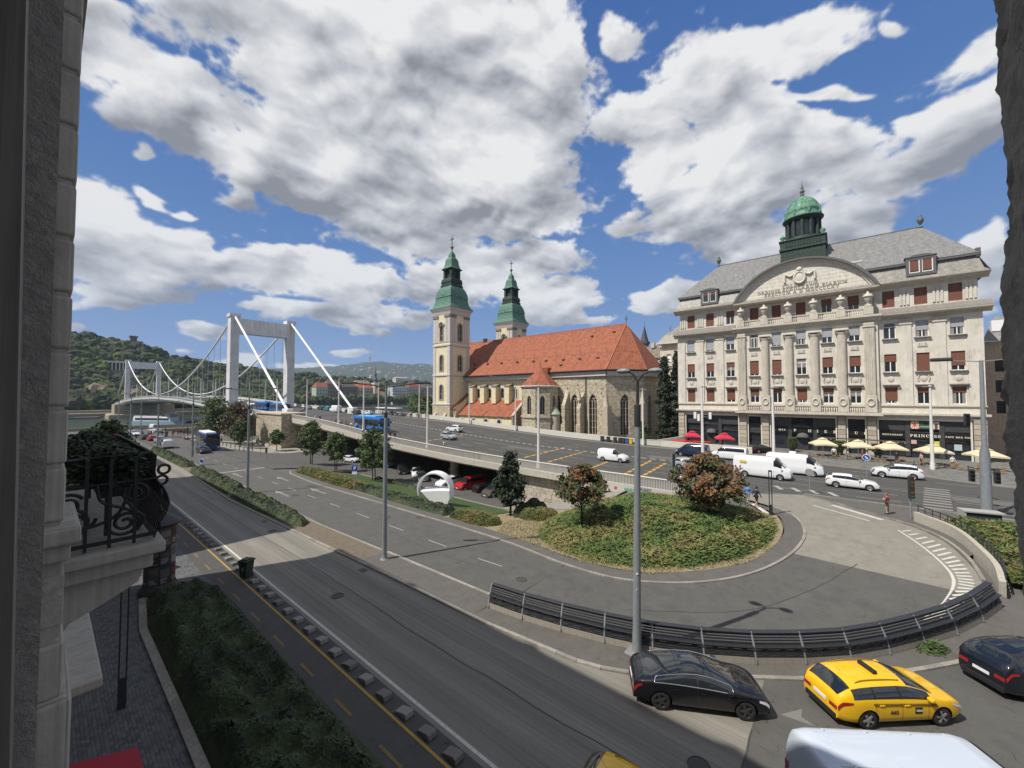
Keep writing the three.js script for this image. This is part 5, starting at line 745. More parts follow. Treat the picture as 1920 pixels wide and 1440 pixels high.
const pg = new THREE.BufferGeometry(), a = -24.5, b = -13, dz = 0.03; pg.setAttribute('position', new THREE.Float32BufferAttribute([a, deckY(a) - 0.85, -nearEdge(a) + dz - 0.04, b, deckY(b) - 0.85, -nearEdge(b) + dz - 0.04, b, deckY(b) + 0.12, -nearEdge(b) + dz, a, deckY(a) + 0.12, -nearEdge(a) + dz], 3)); pg.setAttribute('uv', new THREE.Float32BufferAttribute([0, 0, 1, 0, 1, 1, 0, 1], 2)); pg.setIndex([0, 1, 2, 0, 2, 3]); pg.computeVertexNormals(); pg.translate(60, 2.9, 60);
obj('graffiti_panel', pg, M([0.82, 0.81, 0.78], 0.85, { map: tg }), T);
}
{ // stone retaining wall under the ramp: laid block by block
const T = thing('retaining_wall', 'wall of pale square stone blocks under the ramp', 'wall', [-26, -3, 42.4]);
wobj('backing', B(-33.3, -13, -3.2, 0.6, 42.3, 43.2), M([0.26, 0.23, 0.19], 0.95), T);
wobj('side_face', B(-33.35, -33.15, -3.1, 0.75, 42.1, 60), BM.block, T);
const bm = [M([0.50, 0.445, 0.36], 0.92, { map: rep(TX.mottle, 1.5) }), M([0.43, 0.375, 0.30], 0.92, { map: rep(TX.mottle, 1.2) }), M([0.55, 0.50, 0.42], 0.92, { map: rep(TX.mottle, 1.8) }), M([0.46, 0.42, 0.36], 0.92, { map: rep(TX.mottle, 1.4) })];
const bg = boxUV(new RoundedBoxGeometry(1, 0.47, 0.3, 1, 0.03));
for (let r = 0; r < 8; r++) { let x = -33.3 + (r % 2) * 0.4; while (x < -16) { const w = rr(0.7, 1.15); if (gy(x, 42) < -3 + (r + 1) * 0.5 + 0.2) { const m = obj('stone_block', bg, bm[Math.floor(R() * 4)], T, [x + w / 2 + 26, 0.1 + r * 0.49, -0.1 + rr(-0.02, 0.02)]); m.scale.x = w - 0.03; } x += w; } }
}
{ // stone abutment where the ramp meets the bridge
const T = thing('bridge_abutment', 'massive stone block abutment at the foot of the bridge', 'abutment', [-131, -2.9, 44]);
wobj('block', [B(-139, -119, -3.2, 6.4, 42.6, 49), B(-139, -126, -3.2, 5.2, 49, 74)], BM.block, T); wobj('coping', rb(-139.3, -118.7, 6.4, 6.9, 42.3, 49.3, 0.1), KM.ashlar, T);
}
const bridge = thing('suspension_bridge', 'white suspension bridge with two portal pylons across the river', 'bridge', [-187, 6, 59]);
{
const T = bridge, part = (n, g, m) => wobj(n, g, m, T);
const PX = [-187, -493], LD = [48.6, 69.6], top = 43.6;
for (const px of PX) {
const dy = deckY(px);
for (const ld of LD) { const g = B(-2.3, 2.3, 0, 1, -1.5, 1.5); const p = g.attributes.position; for (let i = 0; i < p.count; i++) if (p.getY(i) > 0.5) { p.setX(i, p.getX(i) * 0.85); } g.scale(1, top + (px < -300 ? 14 : 6), 1); g.translate(px, px < -300 ? -14 : -6, -ld); part('pylon_leg', g, BM.white); part('saddle', B(px - 2.2, px + 2.2, top, top + 1.3, ld - 1.9, ld + 1.9), BM.white);
for (const k of [-0.8, 0, 0.8]) part('leg_groove', B(px + 2.02, px + 2.28, -2, top - 1, ld + k - 0.06, ld + k + 0.06), BM.white); }
part('portal_beam', B(px - 1.9, px + 1.9, 37.2, 43.2, LD[0], LD[1]), BM.white);
}
// cables
const sag = (x) => { const t = (x + 340) / 153; return 13.3 + (top - 12.6) * t * t; };
for (const ld of LD) {
const pts = []; for (let x = -493; x <= -187; x += 10.2) pts.push([x, Math.max(sag(x), 0), ld]);
part('main_cable', tube(pts, 0.36, 8, 60), BM.cable);
part('back_cable', tube([[-185.5, top + 0.3, ld], [-131, deckY(-131) + 1.6, ld]], 0.42, 8), BM.cable);
part('back_cable', tube([[-494.5, top + 0.3, ld], [-575, 5, ld]], 0.42, 8), BM.cable);
part('anchor_shoe', rb(-133, -129, deckY(-131) - 0.5, deckY(-131) + 2.2, ld - 0.9, ld + 0.9, 0.2), BM.white);
for (let x = -480; x < -190; x += 9.5) { const y = sag(x); if (y > deckY(x) + 2.2) part('hanger', tube([[x, deckY(x) + 0.3, ld], [x, y, ld]], 0.085, 5), BM.steel); }
}
// deck
const xs = line(-126, -600, 8, 0).map((p) => p[0]);
const strip = (f0, f1) => { const pos = [], idx = []; xs.forEach((x) => { const a = f0(x), b = f1(x); pos.push(x, a[0], -a[1], x, b[0], -b[1]); }); for (let i = 0; i + 1 < xs.length; i++) { const k = i * 2; idx.push(k, k + 1, k + 2, k + 1, k + 3, k + 2); } const g = new THREE.BufferGeometry(); g.setAttribute('position', new THREE.Float32BufferAttribute(pos, 3)); g.setIndex(idx); const h = g.toNonIndexed(); h.computeVertexNormals(); return h; };
part('roadway', strip((x) => [deckY(x), 45], (x) => [deckY(x), 73.4]), MT.roadUpper);
part('girder', [strip((x) => [deckY(x) + 0.2, 44.8], (x) => [deckY(x) - 0.9, 44.9]), strip((x) => [deckY(x) - 0.9, 44.9], (x) => [deckY(x) - 2.4, 47.5]), strip((x) => [deckY(x) - 2.4, 47.5], (x) => [deckY(x) - 2.4, 71]), strip((x) => [deckY(x) + 0.2, 73.5], (x) => [deckY(x) - 2.4, 71])], BM.white);
part('handrail', [strip((x) => [deckY(x) + 1.15, 44.8], (x) => [deckY(x) + 0.95, 44.8]), strip((x) => [deckY(x) + 1.15, 44.8], (x) => [deckY(x) + 1.15, 45.0])], BM.white);
const rest = []; for (let x = -128; x > -498; x -= 1.2) rest.push(B(x - 0.06, x + 0.06, deckY(x) + 0.1, deckY(x) + 1.0, 44.8, 44.9)); stuff(part('railing_bars', rest, BM.white));
part('handrail', strip((x) => [deckY(x) + 1.15, 73.4], (x) => [deckY(x) + 0.1, 73.4]), BM.rail);
part('river_pier', [B(-505, -482, -12, deckY(-493) - 2.6, 40, 80), rb(-508, -479, -12, -3.5, 36, 84, 1.5)], M([0.42, 0.37, 0.29], 0.95, { map: rep(TX.rubble, 12) }));
part('bank_pier', [B(-197, -178, -8, 4, 44, 76)], BM.block);
}
// ================= river, far bank, hills =================
const FM = { water: PM([0.045, 0.062, 0.048], 0.22, { bumpMap: rep(TX.rough, 9, 5), bumpScale: 0.25 }), quay: M([0.30, 0.28, 0.24], 0.95, { map: rep(TX.rubble, 8) }), grass: M([0.050, 0.070, 0.026], 0.97, { map: rep(TX.mottle, 60) }) };
struct(obj('river', B(-560, -190, -9, -7.5, -900, 1500), FM.water));
struct(obj('quay_wall', [B(-197, -190, -9, -0.2, -900, 1500), B(-197.3, -196.6, -0.2, 0.9, -900, 1500)], FM.quay));
struct(obj('far_quay', [B(-530, -512, -9, -3.4, -900, 1500), B(-560, -530, -9, -1.2, -900, 1500)], FM.quay));
const crest = table([[-300, 175], [-60, 128], [19, 97], [40, 89], [84, 82], [114, 69], [160, 62], [203, 55], [300, 50], [444, 42], [700, 40], [1100, 46]]);
const hillY = (x, d) => -1.4 + crest(d) * ss(-548, -800, x) * (0.93 + 0.07 * n2(x / 60, d / 60)) + 5 * n2(x / 90 + 7, d / 90) * ss(-580, -700, x);
{
const pos = [], idx = [], xs = [], ds = []; for (let x = -530; x >= -1500; x -= x > -900 ? 12 : 60) xs.push(x); for (let d = -340; d <= 1100; d += 12) ds.push(d);
for (const x of xs) for (const d of ds) pos.push(x, hillY(x, d), -d); const m = ds.length;
for (let i = 0; i + 1 < xs.length; i++) for (let j = 0; j + 1 < m; j++) { const a = i * m + j, b = a + m; idx.push(a, a + 1, b, b, a + 1, b + 1); }
const g = new THREE.BufferGeometry(); g.setAttribute('position', new THREE.Float32BufferAttribute(pos, 3)); g.setIndex(idx); g.computeVertexNormals(); boxUV(g); struct(obj('hill', g, FM.grass));
}
// crowns of the hillside wood: one mass of trees
const blobs = [1, 2, 3].map((s) => { const g = new THREE.IcosahedronGeometry(1, 2), p = g.attributes.position, v = new THREE.Vector3(); for (let i = 0; i < p.count; i++) { v.fromBufferAttribute(p, i); const k = 1 + 0.28 * n3(v.x * 1.7 + s * 9, v.y * 1.7, v.z * 1.7) + 0.16 * n3(v.x * 4 + s, v.y * 4, v.z * 4); p.setXYZ(i, v.x * k, v.y * k * 0.95, v.z * k); } const h = mergeVertices(g); h.deleteAttribute('normal'); const q = h.toNonIndexed(); q.computeVertexNormals(); return boxUV(q); });
{
const mat = M([1, 1, 1], 0.95), mk = blobs.map((g, i) => { const m = new THREE.InstancedMesh(g, mat, 2600); m.name = numbered('hillside_wood'); m.userData = { label: ['dark green woods covering the hill across the river', 'mid green tree crowns among the hill woods', 'olive tree crowns scattered in the hill woods'][i], category: 'wood', kind: 'stuff' }; scene.add(m); m.castShadow = m.receiveShadow = true; return m; });
const r = rng(31), cnt = [0, 0, 0], M4 = new THREE.Matrix4(), Q = new THREE.Quaternion(), E = new THREE.Euler(), S = new THREE.Vector3(), V3 = new THREE.Vector3(), C = new THREE.Color();
for (let n = 0; n < 7800; n++) {
const near = r() < 0.75, x = near ? -548 - r() * 300 : -560 - r() * 400, d = near ? -60 + r() * 320 : 200 + r() * 620, k = n % 3;
if (x > -690 && d > 235 && d < 640 && r() < 0.75) continue;
if (x > -690 && x < -652 && d > 46 && d < 74) continue;
const s = (r() < 0.25 ? 5.5 : 2.8) + r() * 3.2, t = n2(x / 40, d / 40) * 0.5 + r() - 0.5;
E.set(r() * 3, r() * 6, r() * 3); Q.setFromEuler(E); S.set(s, s * (0.8 + r() * 0.5), s); V3.set(x, hillY(x, d) + s * 0.75, -d); M4.compose(V3, Q, S); mk[k].setMatrixAt(cnt[k], M4);
{ const w = 0.62 + 0.5 * r() + 0.35 * n2(x / 70 + 9, d / 70), y = r() < 0.12 ? 1.35 : 1; C.setRGB((0.036 + 0.030 * clamp(t + 0.3)) * w * y, (0.050 + 0.030 * clamp(t + 0.35)) * w * y, 0.019 * w); } mk[k].setColorAt(cnt[k]++, C);
}
mk.forEach((m, i) => { m.count = cnt[i]; });
}
// far range with houses
const ridge = table([[-5200, 90], [-4300, 250], [-3950, 265], [-3600, 240]]);
{
// the range stands about four kilometres off: heights over bearing (degrees left of straight out)
const H = table([[-96, 260], [-82, 250], [-74, 262], [-68.5, 275], [-65, 295], [-62, 335], [-58.5, 352], [-55, 350], [-51, 345], [-46, 320], [-38, 280], [-25, 220], [0, 180], [30, 160]]);
const pos = [], col = [], idx = [], na = 150, nr = 40;
for (let i = 0; i <= na; i++) for (let j = 0; j <= nr; j++) {
const az = lerp(-96, 30, i / na) * Math.PI / 180, R0 = lerp(1900, 4600, j / nr), x = Math.sin(az) * R0, d = Math.cos(az) * R0, t = ss(2100, 4300, R0);
const y = -2 + H(az * 180 / Math.PI) * t * (0.92 + 0.08 * n2(x / 500, d / 500)) + 14 * n2(x / 160, d / 160) * t + 22;
pos.push(x, y, -d); const v = 0.5 + 0.5 * n2(x / 45, d / 45), w = n2(x / 210 + 4, d / 210); col.push(0.026 + 0.022 * v + 0.012 * Math.max(0, w), 0.037 + 0.022 * v + 0.012 * Math.max(0, w), 0.020 + 0.010 * v + 0.010 * Math.max(0, w));
}
for (let i = 0; i < na; i++) for (let j = 0; j < nr; j++) { const a = i * (nr + 1) + j, b = a + nr + 1; idx.push(a, b, a + 1, b, b + 1, a + 1); }
const g = new THREE.BufferGeometry(); g.setAttribute('position', new THREE.Float32BufferAttribute(pos, 3)); g.setAttribute('color', new THREE.Float32BufferAttribute(col, 3)); g.setIndex(idx); g.computeVertexNormals(); boxUV(g); struct(obj('far_hill', g, M([1, 1, 1], 1, { vertexColors: true })));
const r = rng(5), hw = [M([0.36, 0.34, 0.31], 0.9), M([0.30, 0.25, 0.21], 0.9), M([0.25, 0.24, 0.23], 0.9)], hg = boxUV(mg([B(-0.5, 0.5, 0, 0.75, -0.5, 0.5), (() => { const c = new THREE.ConeGeometry(0.74, 0.5, 4); c.rotateY(Math.PI / 4); c.translate(0, 1, 0); return c; })()]));
const hitY = (x, d) => { const R0 = Math.hypot(x, d), az = Math.atan2(x, d) * 180 / Math.PI, t = ss(2100, 4300, R0); return -2 + H(az) * t * (0.92 + 0.08 * n2(x / 500, d / 500)) + 14 * n2(x / 160, d / 160) * t + 22; };
for (let n = 0; n < 130; n++) { const az = lerp(-66.5, -49, r()), R0 = 2300 + 1500 * r(), x = Math.sin(az * Math.PI / 180) * R0, d = Math.cos(az * Math.PI / 180) * R0, s = 8 + r() * 10; const m = obj('hillside_house', hg, hw[Math.floor(r() * 3)], scene, [x, hitY(x, d) - 1, d]); m.scale.set(s * (0.8 + r()), s * 0.8, s); m.rotation.y = r() * 3; tag(m, 'tiny pale house among trees on the far hills', 'house', 'houses on the far hillside'); }
const TT = thing('television_tower', 'thin television tower on the far ridge', 'tower', [Math.sin(-59.9 * Math.PI / 180) * 4150, 345, Math.cos(-59.9 * Math.PI / 180) * 4150]); obj('shaft', lathe([[7, 0], [4, 40], [9, 44], [11, 62], [4, 68], [1.6, 75], [1.2, 180], [0, 182]], 10), M([0.35, 0.33, 0.32], 0.8), TT); 
}
// citadel tower and colonnade on the near hill
{
const T = thing('citadel_tower', 'brown stone lookout tower on the wooded hilltop', 'tower', [-796, 84, 84]); obj('base', boxUV(B(-8, 8, -4, 9, -9, 9)), M([0.16, 0.11, 0.08], 0.95), T); obj('upper_stage', boxUV(B(-6, 2, 9, 15, -4, 3)), M([0.15, 0.10, 0.075], 0.95), T); obj('parapet', boxUV(B(-7, 3, 15, 17, -5, 4)), M([0.17, 0.12, 0.09], 0.95), T);
const C = thing('colonnade', 'pale columned terrace halfway up the wooded hill', 'monument', [-672, hillY(-672, 58) + 6, 58]); const cm = M([0.60, 0.56, 0.48], 0.9);
obj('terrace', boxUV(B(-3, 3, -9, 0, -13, 18)), M([0.24, 0.21, 0.17], 0.95), C); obj('entablature', boxUV(B(-2, 2, 9, 11, -13, 18)), cm, C); obj('back_wall', boxUV(B(-3, -2.2, 0, 9, -13, 18)), M([0.08, 0.08, 0.07], 0.95), C); for (let k = 0; k < 10; k++) obj('column', boxUV(cyl(1.6, 0, 9, -12 + k * 3.2, 0.7, 0.6, 8)), cm, C);
}
// far bank houses: walls, roofs, windows one by one
{
const wg = boxUV(B(-0.55, 0.55, 0, 1.9, -0.12, 0.12)), gl = M([0.05, 0.055, 0.06], 0.3);
const F = [
[-541, 236, 252, 26, 7, [0.46, 0.52, 0.47], [0.30, 0.11, 0.06], 'pale green riverside house with red roof by the bridge', 4, 5],
[-546, 253, 272, 31, 6, [0.28, 0.23, 0.19], [0.16, 0.10, 0.08], 'dark brown riverside house with tall roof', 5, 5],
[-543, 273, 296, 27, 6, [0.20, 0.18, 0.165], [0.11, 0.09, 0.08], 'dark grey riverside apartment house', 6, 5],
[-544, 297, 322, 26, 7, [0.44, 0.39, 0.36], [0.42, 0.13, 0.07], 'long cream riverside house with orange roof', 7, 4],
[-556, 328, 352, 17, 5, [0.42, 0.38, 0.33], [0.40, 0.13, 0.075], 'low red roofed house right of the church tower', 5, 2],
[-542, 354, 384, 30, 0.6, [0.60, 0.60, 0.60], [0.40, 0.40, 0.40], 'modern white terraced block with balconies', 7, 6],
[-543, 386, 412, 29, 8, [0.48, 0.44, 0.41], [0.28, 0.085, 0.055], 'grey gabled riverside house with dark red roof', 6, 5],
[-544, 414, 440, 28, 6, [0.34, 0.32, 0.30], [0.15, 0.13, 0.12], 'grey riverside house beside the yellow church tower', 6, 5],
[-575, 200, 222, 12, 4, [0.56, 0.52, 0.44], [0.36, 0.12, 0.07], 'small pale villa under the wooded hill', 5, 2],
[-690, 372, 402, 30, 5, [0.62, 0.58, 0.46], [0.30, 0.22, 0.16], 'large pale villa among trees behind the riverside houses', 6, 2],
[-760, 505, 540, 46, 3, [0.62, 0.60, 0.54], [0.40, 0.36, 0.30], 'long white building on the wooded slope behind', 7, 2],
];
for (const [x, d0, d1, h, rh, wc, rc, label, nw, nf] of F) {
const dm = (d0 + d1) / 2, T = thing('riverside_house', label, 'house', [x, -1.3, dm], 0, 'houses on the far bank'), L = d1 - d0, by = x < -600 ? hillY(x, dm) : -1.3; T.position.y = by; const hh = x < -600 ? h * 0.4 : h;
obj('wall', boxUV(B(-14, 0, -2, hh, -L / 2, L / 2)), M(wc, 0.92, { map: rep(TX.mottle, 11) }), T);
if (rh > 1) { const g = new THREE.CylinderGeometry(0.001, 1, 1, 4, 1); obj('roof', boxUV(mg([quad([0.6, hh, -L / 2 - 0.5], [0.6, hh, L / 2 + 0.5], [-7, hh + rh, L / 2 - 3], [-7, hh + rh, -L / 2 + 3]), quad([-14.6, hh, -L / 2 - 0.5], [-14.6, hh, L / 2 + 0.5], [-7, hh + rh, L / 2 - 3], [-7, hh + rh, -L / 2 + 3]), poly3([[[0.6, hh, -L / 2 - 0.5], [-14.6, hh, -L / 2 - 0.5], [-7, hh + rh, -L / 2 + 3]], [[0.6, hh, L / 2 + 0.5], [-14.6, hh, L / 2 + 0.5], [-7, hh + rh, L / 2 - 3]]])])), M(rc, 0.9, { map: rep(TX.mottle, 8) }), T); } else for (let k = 1; k < 6; k++) obj('balcony', boxUV(B(0, 1.6, k * 4.6, k * 4.6 + 1.2, -L / 2 + (k > 4 ? 5 : 0), L / 2 - (k > 4 ? 5 : 0))), M([0.66, 0.66, 0.66], 0.8), T);
for (let f = 0; f < nf; f++) for (let i = 0; i < nw; i++) { const m = obj('window', wg, gl, T, [0.05, 2.5 + f * (hh - 4) / nf, -L / 2 + (i + 0.5) * L / nw]); m.rotation.y = Math.PI / 2; m.scale.set(1.3, 1.15, 1); }
if (rh > 5) obj('chimney', boxUV(B(-8, -6.6, hh + rh - 1.5, hh + rh + 2, -2, -0.6)), M([0.25, 0.17, 0.13], 0.9), T);
}
const S = thing('parish_church', 'cream baroque church tower with dark onion spire across the river', 'church', [-560, -1.3, 335]);
const cr = M([0.66, 0.56, 0.36], 0.9), dk = M([0.07, 0.08, 0.08], 0.7); obj('tower_wall', boxUV(B(-4, 4, 0, 34, -4, 4)), cr, S); obj('cornice', boxUV(B(-4.6, 4.6, 33, 34.6, -4.6, 4.6)), M([0.72, 0.68, 0.58], 0.9), S); obj('onion_spire', lathe([[4.4, 34.5], [3.0, 36.5], [3.6, 39], [3.2, 41], [1.6, 43], [1.5, 46], [2.0, 47], [1.5, 49.5], [0.6, 51.5], [0.35, 58], [0.1, 64]], 10), dk, S); obj('nave', boxUV(B(-22, -4, 0, 19, 2, 20)), cr, S); obj('nave_roof', boxUV(mg([quad([-4, 19, 2], [-22, 19, 2], [-22, 27, 11], [-4, 27, 11]), quad([-4, 19, 20], [-22, 19, 20], [-22, 27, 11], [-4, 27, 11])])), M([0.40, 0.13, 0.075], 0.9), S); for (const y of [12, 26]) obj('tower_window', boxUV(B(3.9, 4.1, y, y + 4, -1, 1)), M([0.05, 0.05, 0.05], 0.5), S); obj('facade_gable', boxUV(B(4, 5, 0, 20, 4, 15)), M([0.70, 0.62, 0.44], 0.9), S);
}
// trees along the far bank, each its own
{
const r = rng(77), tm = [M([0.050, 0.072, 0.026], 0.95), M([0.042, 0.060, 0.024], 0.95), M([0.065, 0.085, 0.030], 0.95)], tk = M([0.06, 0.045, 0.03], 0.95), tg = boxUV(cyl(0, 0, 5, 0, 0.4, 0.25, 6));
for (let n = 0; n < 40; n++) { const d = n < 12 ? 60 + n * 14 + r() * 8 : 228 + (n - 12) * 8.5 + r() * 5, x = -531 - r() * 5, s = 4.2 + r() * 3; const T = thing('bank_tree', ordw(n + 1) + ' tree from the left in the row along the far bank', 'tree', [x, -1.4, d], r() * 6, 'trees along the far bank'); obj('trunk', tg, tk, T); const c = obj('crown', blobs[n % 3], tm[n % 3], T, [0, 4.2 + s * 0.8, 0]); c.scale.set(s, s * (0.9 + 0.4 * r()), s); }
}
// excursion boat and small boats
{
const w = M([0.70, 0.71, 0.72], 0.6), bl = M([0.20, 0.30, 0.36], 0.6), dk = PM([0.03, 0.035, 0.04], 0.15);
const T = thing('river_boat', 'long white and blue excursion boat on the river', 'boat', [-350, -7.5, 52], 0.5); 
const hull = shapeOf([[-22, 0], [20, 0], [25, 3.2], [-22, 2.6]]); const g = new THREE.ExtrudeGeometry(hull, { depth: 7, bevelEnabled: false }); g.translate(0, 0, -3.5); obj('hull', boxUV(g), bl, T); obj('saloon', boxUV(rb(-21, 10, 2.6, 5.4, -3, 3, 0.3)), w, T); obj('saloon_windows', boxUV(B(-19, 9, 3.3, 4.8, -3.06, 3.06)), dk, T); obj('wheelhouse', boxUV(rb(4, 9, 5.4, 7.6, -1.8, 1.8, 0.2)), bl, T); obj('sun_deck_rail', boxUV(B(-20, 3, 5.4, 6.3, -3, -2.9)), w, T);
const S = thing('small_boat', 'small white motor boat near the quay wall', 'boat', [-262, -7.5, 15], 0.4); obj('hull', boxUV(rb(-13, 13, 0, 2, -3, 3, 0.8)), w, S); obj('cabin', boxUV(rb(4, 10, 2, 4.4, -2, 2, 0.5)), w, S);
const P = thing('landing_pontoon', 'dark flat pontoon moored across the river', 'pontoon', [-498, -7.5, 22]); obj('deck', boxUV(B(-6, 6, 0, 1.6, -60, 10)), M([0.12, 0.115, 0.11], 0.9), P); obj('shed', boxUV(B(-3, 3, 1.6, 4.6, -40, -6)), M([0.22, 0.20, 0.17], 0.9), P);
}
scene.fog = new THREE.FogExp2(new THREE.Color().setRGB(0.42, 0.55, 0.72), 0.00010);
{ const rk = M([0.24, 0.20, 0.15], 0.95, { map: rep(TX.rubble, 14) }); [[-585, 66, 16], [-600, 88, 12], [-578, 110, 10], [-610, 40, 14], [-640, 72, 12], [-575, 30, 9]].forEach(([x, d, s], i) => { const m = obj('rock_outcrop', blobs[i % 3], rk, scene, [x, hillY(x, d) + s * 0.3, d]); m.scale.set(s * 0.6, s * 0.8, s); m.rotation.set(i, i * 2, i * 3); tag(m, ordw(i + 1) + ' grey brown rock face on the wooded hillside', 'rock', 'rock faces on the hill'); }); }
// ================= trees, hedges, ground cover =================
const leafMat = PM([1, 1, 1], 0.85, { vertexColors: true, side: THREE.DoubleSide, transmission: 0.22, thickness: 0 });
const bark = M([0.055, 0.042, 0.032], 0.95, { map: rep(TX.stain, 0.5, 1.2) });
// many small leaves as one mesh: list of [x, y, z, size, normal, colour]
function leafMesh(list, long = 1.5) {
const n = list.length, pos = new Float32Array(n * 12), nor = new Float32Array(n * 12), col = new Float32Array(n * 12), idx = new Uint32Array(n * 6), a = new THREE.Vector3(), b = new THREE.Vector3(), N = new THREE.Vector3(), t = new THREE.Vector3();
list.forEach(([x, y, z, s, nx, ny, nz, r, g, bl, dx, dy, dz], i) => {
N.set(nx, ny, nz).normalize(); if (dx === undefined) t.set(R() - 0.5, R() - 0.5, R() - 0.5); else t.set(dx, dy, dz); a.copy(t).addScaledVector(N, -t.dot(N)).normalize(); b.crossVectors(N, a);
const h = s * long / 2, w = s / 2;
[[-h, 0], [0, -w], [h, 0], [0, w]].forEach(([u, v], k) => { const o = i * 12 + k * 3; pos[o] = x + a.x * u + b.x * v; pos[o + 1] = y + a.y * u + b.y * v; pos[o + 2] = z + a.z * u + b.z * v; nor[o] = N.x; nor[o + 1] = N.y; nor[o + 2] = N.z; col[o] = r; col[o + 1] = g; col[o + 2] = bl; });
const q = i * 4; idx.set([q, q + 1, q + 2, q, q + 2, q + 3], i * 6);
});
const g = new THREE.BufferGeometry(); g.setAttribute('position', new THREE.BufferAttribute(pos, 3)); g.setAttribute('normal', new THREE.BufferAttribute(nor, 3)); g.setAttribute('color', new THREE.BufferAttribute(col, 3)); g.setAttribute('uv', new THREE.BufferAttribute(new Float32Array(n * 8), 2)); g.setIndex(new THREE.BufferAttribute(idx, 1)); return g;
}
const pickC = (P) => { const c = P[Math.floor(R() * P.length)], v = 0.75 + R() * 0.5; return [c[0] * v, c[1] * v, c[2] * v]; };
const GREEN = [[0.066, 0.108, 0.028], [0.080, 0.120, 0.032], [0.052, 0.088, 0.025], [0.098, 0.132, 0.037]], DARK = [[0.026, 0.044, 0.017], [0.034, 0.055, 0.020], [0.022, 0.036, 0.016]], AUT = [[0.21, 0.10, 0.035], [0.16, 0.07, 0.028], [0.060, 0.095, 0.026], [0.085, 0.105, 0.030], [0.24, 0.135, 0.052], [0.052, 0.082, 0.024], [0.07, 0.10, 0.028]], BROWN = [[0.12, 0.058, 0.026], [0.09, 0.050, 0.026], [0.055, 0.062, 0.024], [0.14, 0.070, 0.030]], BRIGHT = [[0.085, 0.130, 0.030], [0.070, 0.110, 0.028], [0.055, 0.090, 0.024]];
function tree(name, label, [x, y, d], h, r, o = {}) {
const T = thing(name, label, 'tree', [x, y, d], R() * 6, o.group), y0 = o.bare ?? h * 0.28, ch = h - y0, cols = o.cols || GREEN, form = o.form || 'round', ls = o.leaf || 0.2, L = [];
const env = (t) => (form === 'cone' ? Math.pow(Math.sin(Math.PI * Math.pow(t, 0.62)), 0.8) * (1.06 - 0.25 * t) : form === 'column' ? Math.pow(Math.sin(Math.PI * Math.pow(clamp(t, 0.02, 1), 0.55)), 0.55) : Math.pow(Math.sin(Math.PI * Math.pow(clamp(t), 0.8)), 0.62));
const nc = o.clumps || 85, per = o.per || 62, cs = [];
for (let k = 0; k < nc; k++) { const t = 0.03 + 0.95 * ((k + R()) / nc), a = R() * Math.PI * 2, q = Math.sqrt(0.12 + 0.88 * R()), e = r * env(t) * (0.60 + (o.rag || 0.5) * (0.5 + 0.5 * n3(Math.cos(a) * 1.5 + x, t * 3.4, Math.sin(a) * 1.5))); const c = [Math.cos(a) * e * q, y0 + t * ch, Math.sin(a) * e * q]; cs.push(c); const cl = cols[Math.floor(R() * cols.length)], cr = (o.clump || r * 0.26) * (0.65 + 0.6 * R());
for (let i = 0; i < per; i++) { const u = [R() + R() + R() - 1.5, R() + R() + R() - 1.5, R() + R() + R() - 1.5], px = c[0] + u[0] * cr, py = c[1] + u[1] * cr * 0.8, pz = c[2] + u[2] * cr, cc = R() < 0.72 ? cl.map((v) => v * (0.75 + 0.5 * R())) : pickC(cols); L.push([px, py, pz, ls * (0.6 + 0.8 * R()), px * 0.5 + (R() - 0.5) * 1.6 * r, 0.6 * r + (R() - 0.5) * 1.6 * r, pz * 0.5 + (R() - 0.5) * 1.6 * r, ...cc]); } }
const tr = [], tops = o.stems || 1, lean = (R() - 0.5) * 0.3;
for (let sI = 0; sI < tops; sI++) { const ox = (sI - (tops - 1) / 2) * 0.5, pts = [[ox, -0.15, 0], [ox + lean * 0.3, y0 * 0.6, 0.02], [ox * 1.3 + lean, y0 + ch * 0.45, 0.06], [ox * 1.2 + lean, y0 + ch * 0.85, 0]].map(P3), cv = new THREE.CatmullRomCurve3(pts), g = new THREE.TubeGeometry(cv, 12, 1, 7), p = g.attributes.position; for (let i = 0; i <= 12; i++) { const c = cv.getPointAt(i / 12), w = (o.trunk || 0.13) * (1 - 0.8 * i / 12) / (tops > 1 ? 1.3 : 1); for (let k = 0; k <= 7; k++) { const j = i * 8 + k; p.setXYZ(j, c.x + (p.getX(j) - c.x) * w, c.y + (p.getY(j) - c.y) * w, c.z + (p.getZ(j) - c.z) * w); } } tr.push(g); }
for (let k = 0; k < 9; k++) { const c = cs[Math.floor((0.15 + 0.75 * k / 9) * nc)]; tr.push(tube([[lean * 0.7, y0 + (c[1] - y0) * 0.45, 0], [c[0] * 0.5, lerp(y0, c[1], 0.75), -c[2] * 0.5], [c[0], c[1], -c[2]]], 0.028, 5, 4)); }
obj('trunk', boxUV(mg(tr)), bark, T); obj('crown', leafMesh(L), leafMat, T); return T;
}
tree('ornamental_pear_tree', 'slim dark green tree in front of the stone block wall', [-25.3, gy(-25.3, 30) + 0.02, 30.0], 6.3, 1.75, { form: 'cone', cols: DARK, leaf: 0.17, bare: 1.2, clumps: 120, per: 60, clump: 0.36 });
tree('golden_rain_tree', 'smaller autumn tinged tree left of the lamp post', [-16.4, 0.62, 28.6], 5.15, 1.95, { cols: AUT, leaf: 0.17, bare: 2.25, clumps: 100, per: 60, clump: 0.38, trunk: 0.1, rag: 0.75 });
tree('golden_rain_tree', 'larger autumn tinged tree on the mound by the junction', [-8.5, 1.9, 35.5], 4.7, 2.8, { cols: AUT.concat([[0.23, 0.115, 0.042], [0.25, 0.14, 0.055]]), leaf: 0.17, bare: 0.9, clumps: 150, per: 62, clump: 0.42, rag: 0.75 });
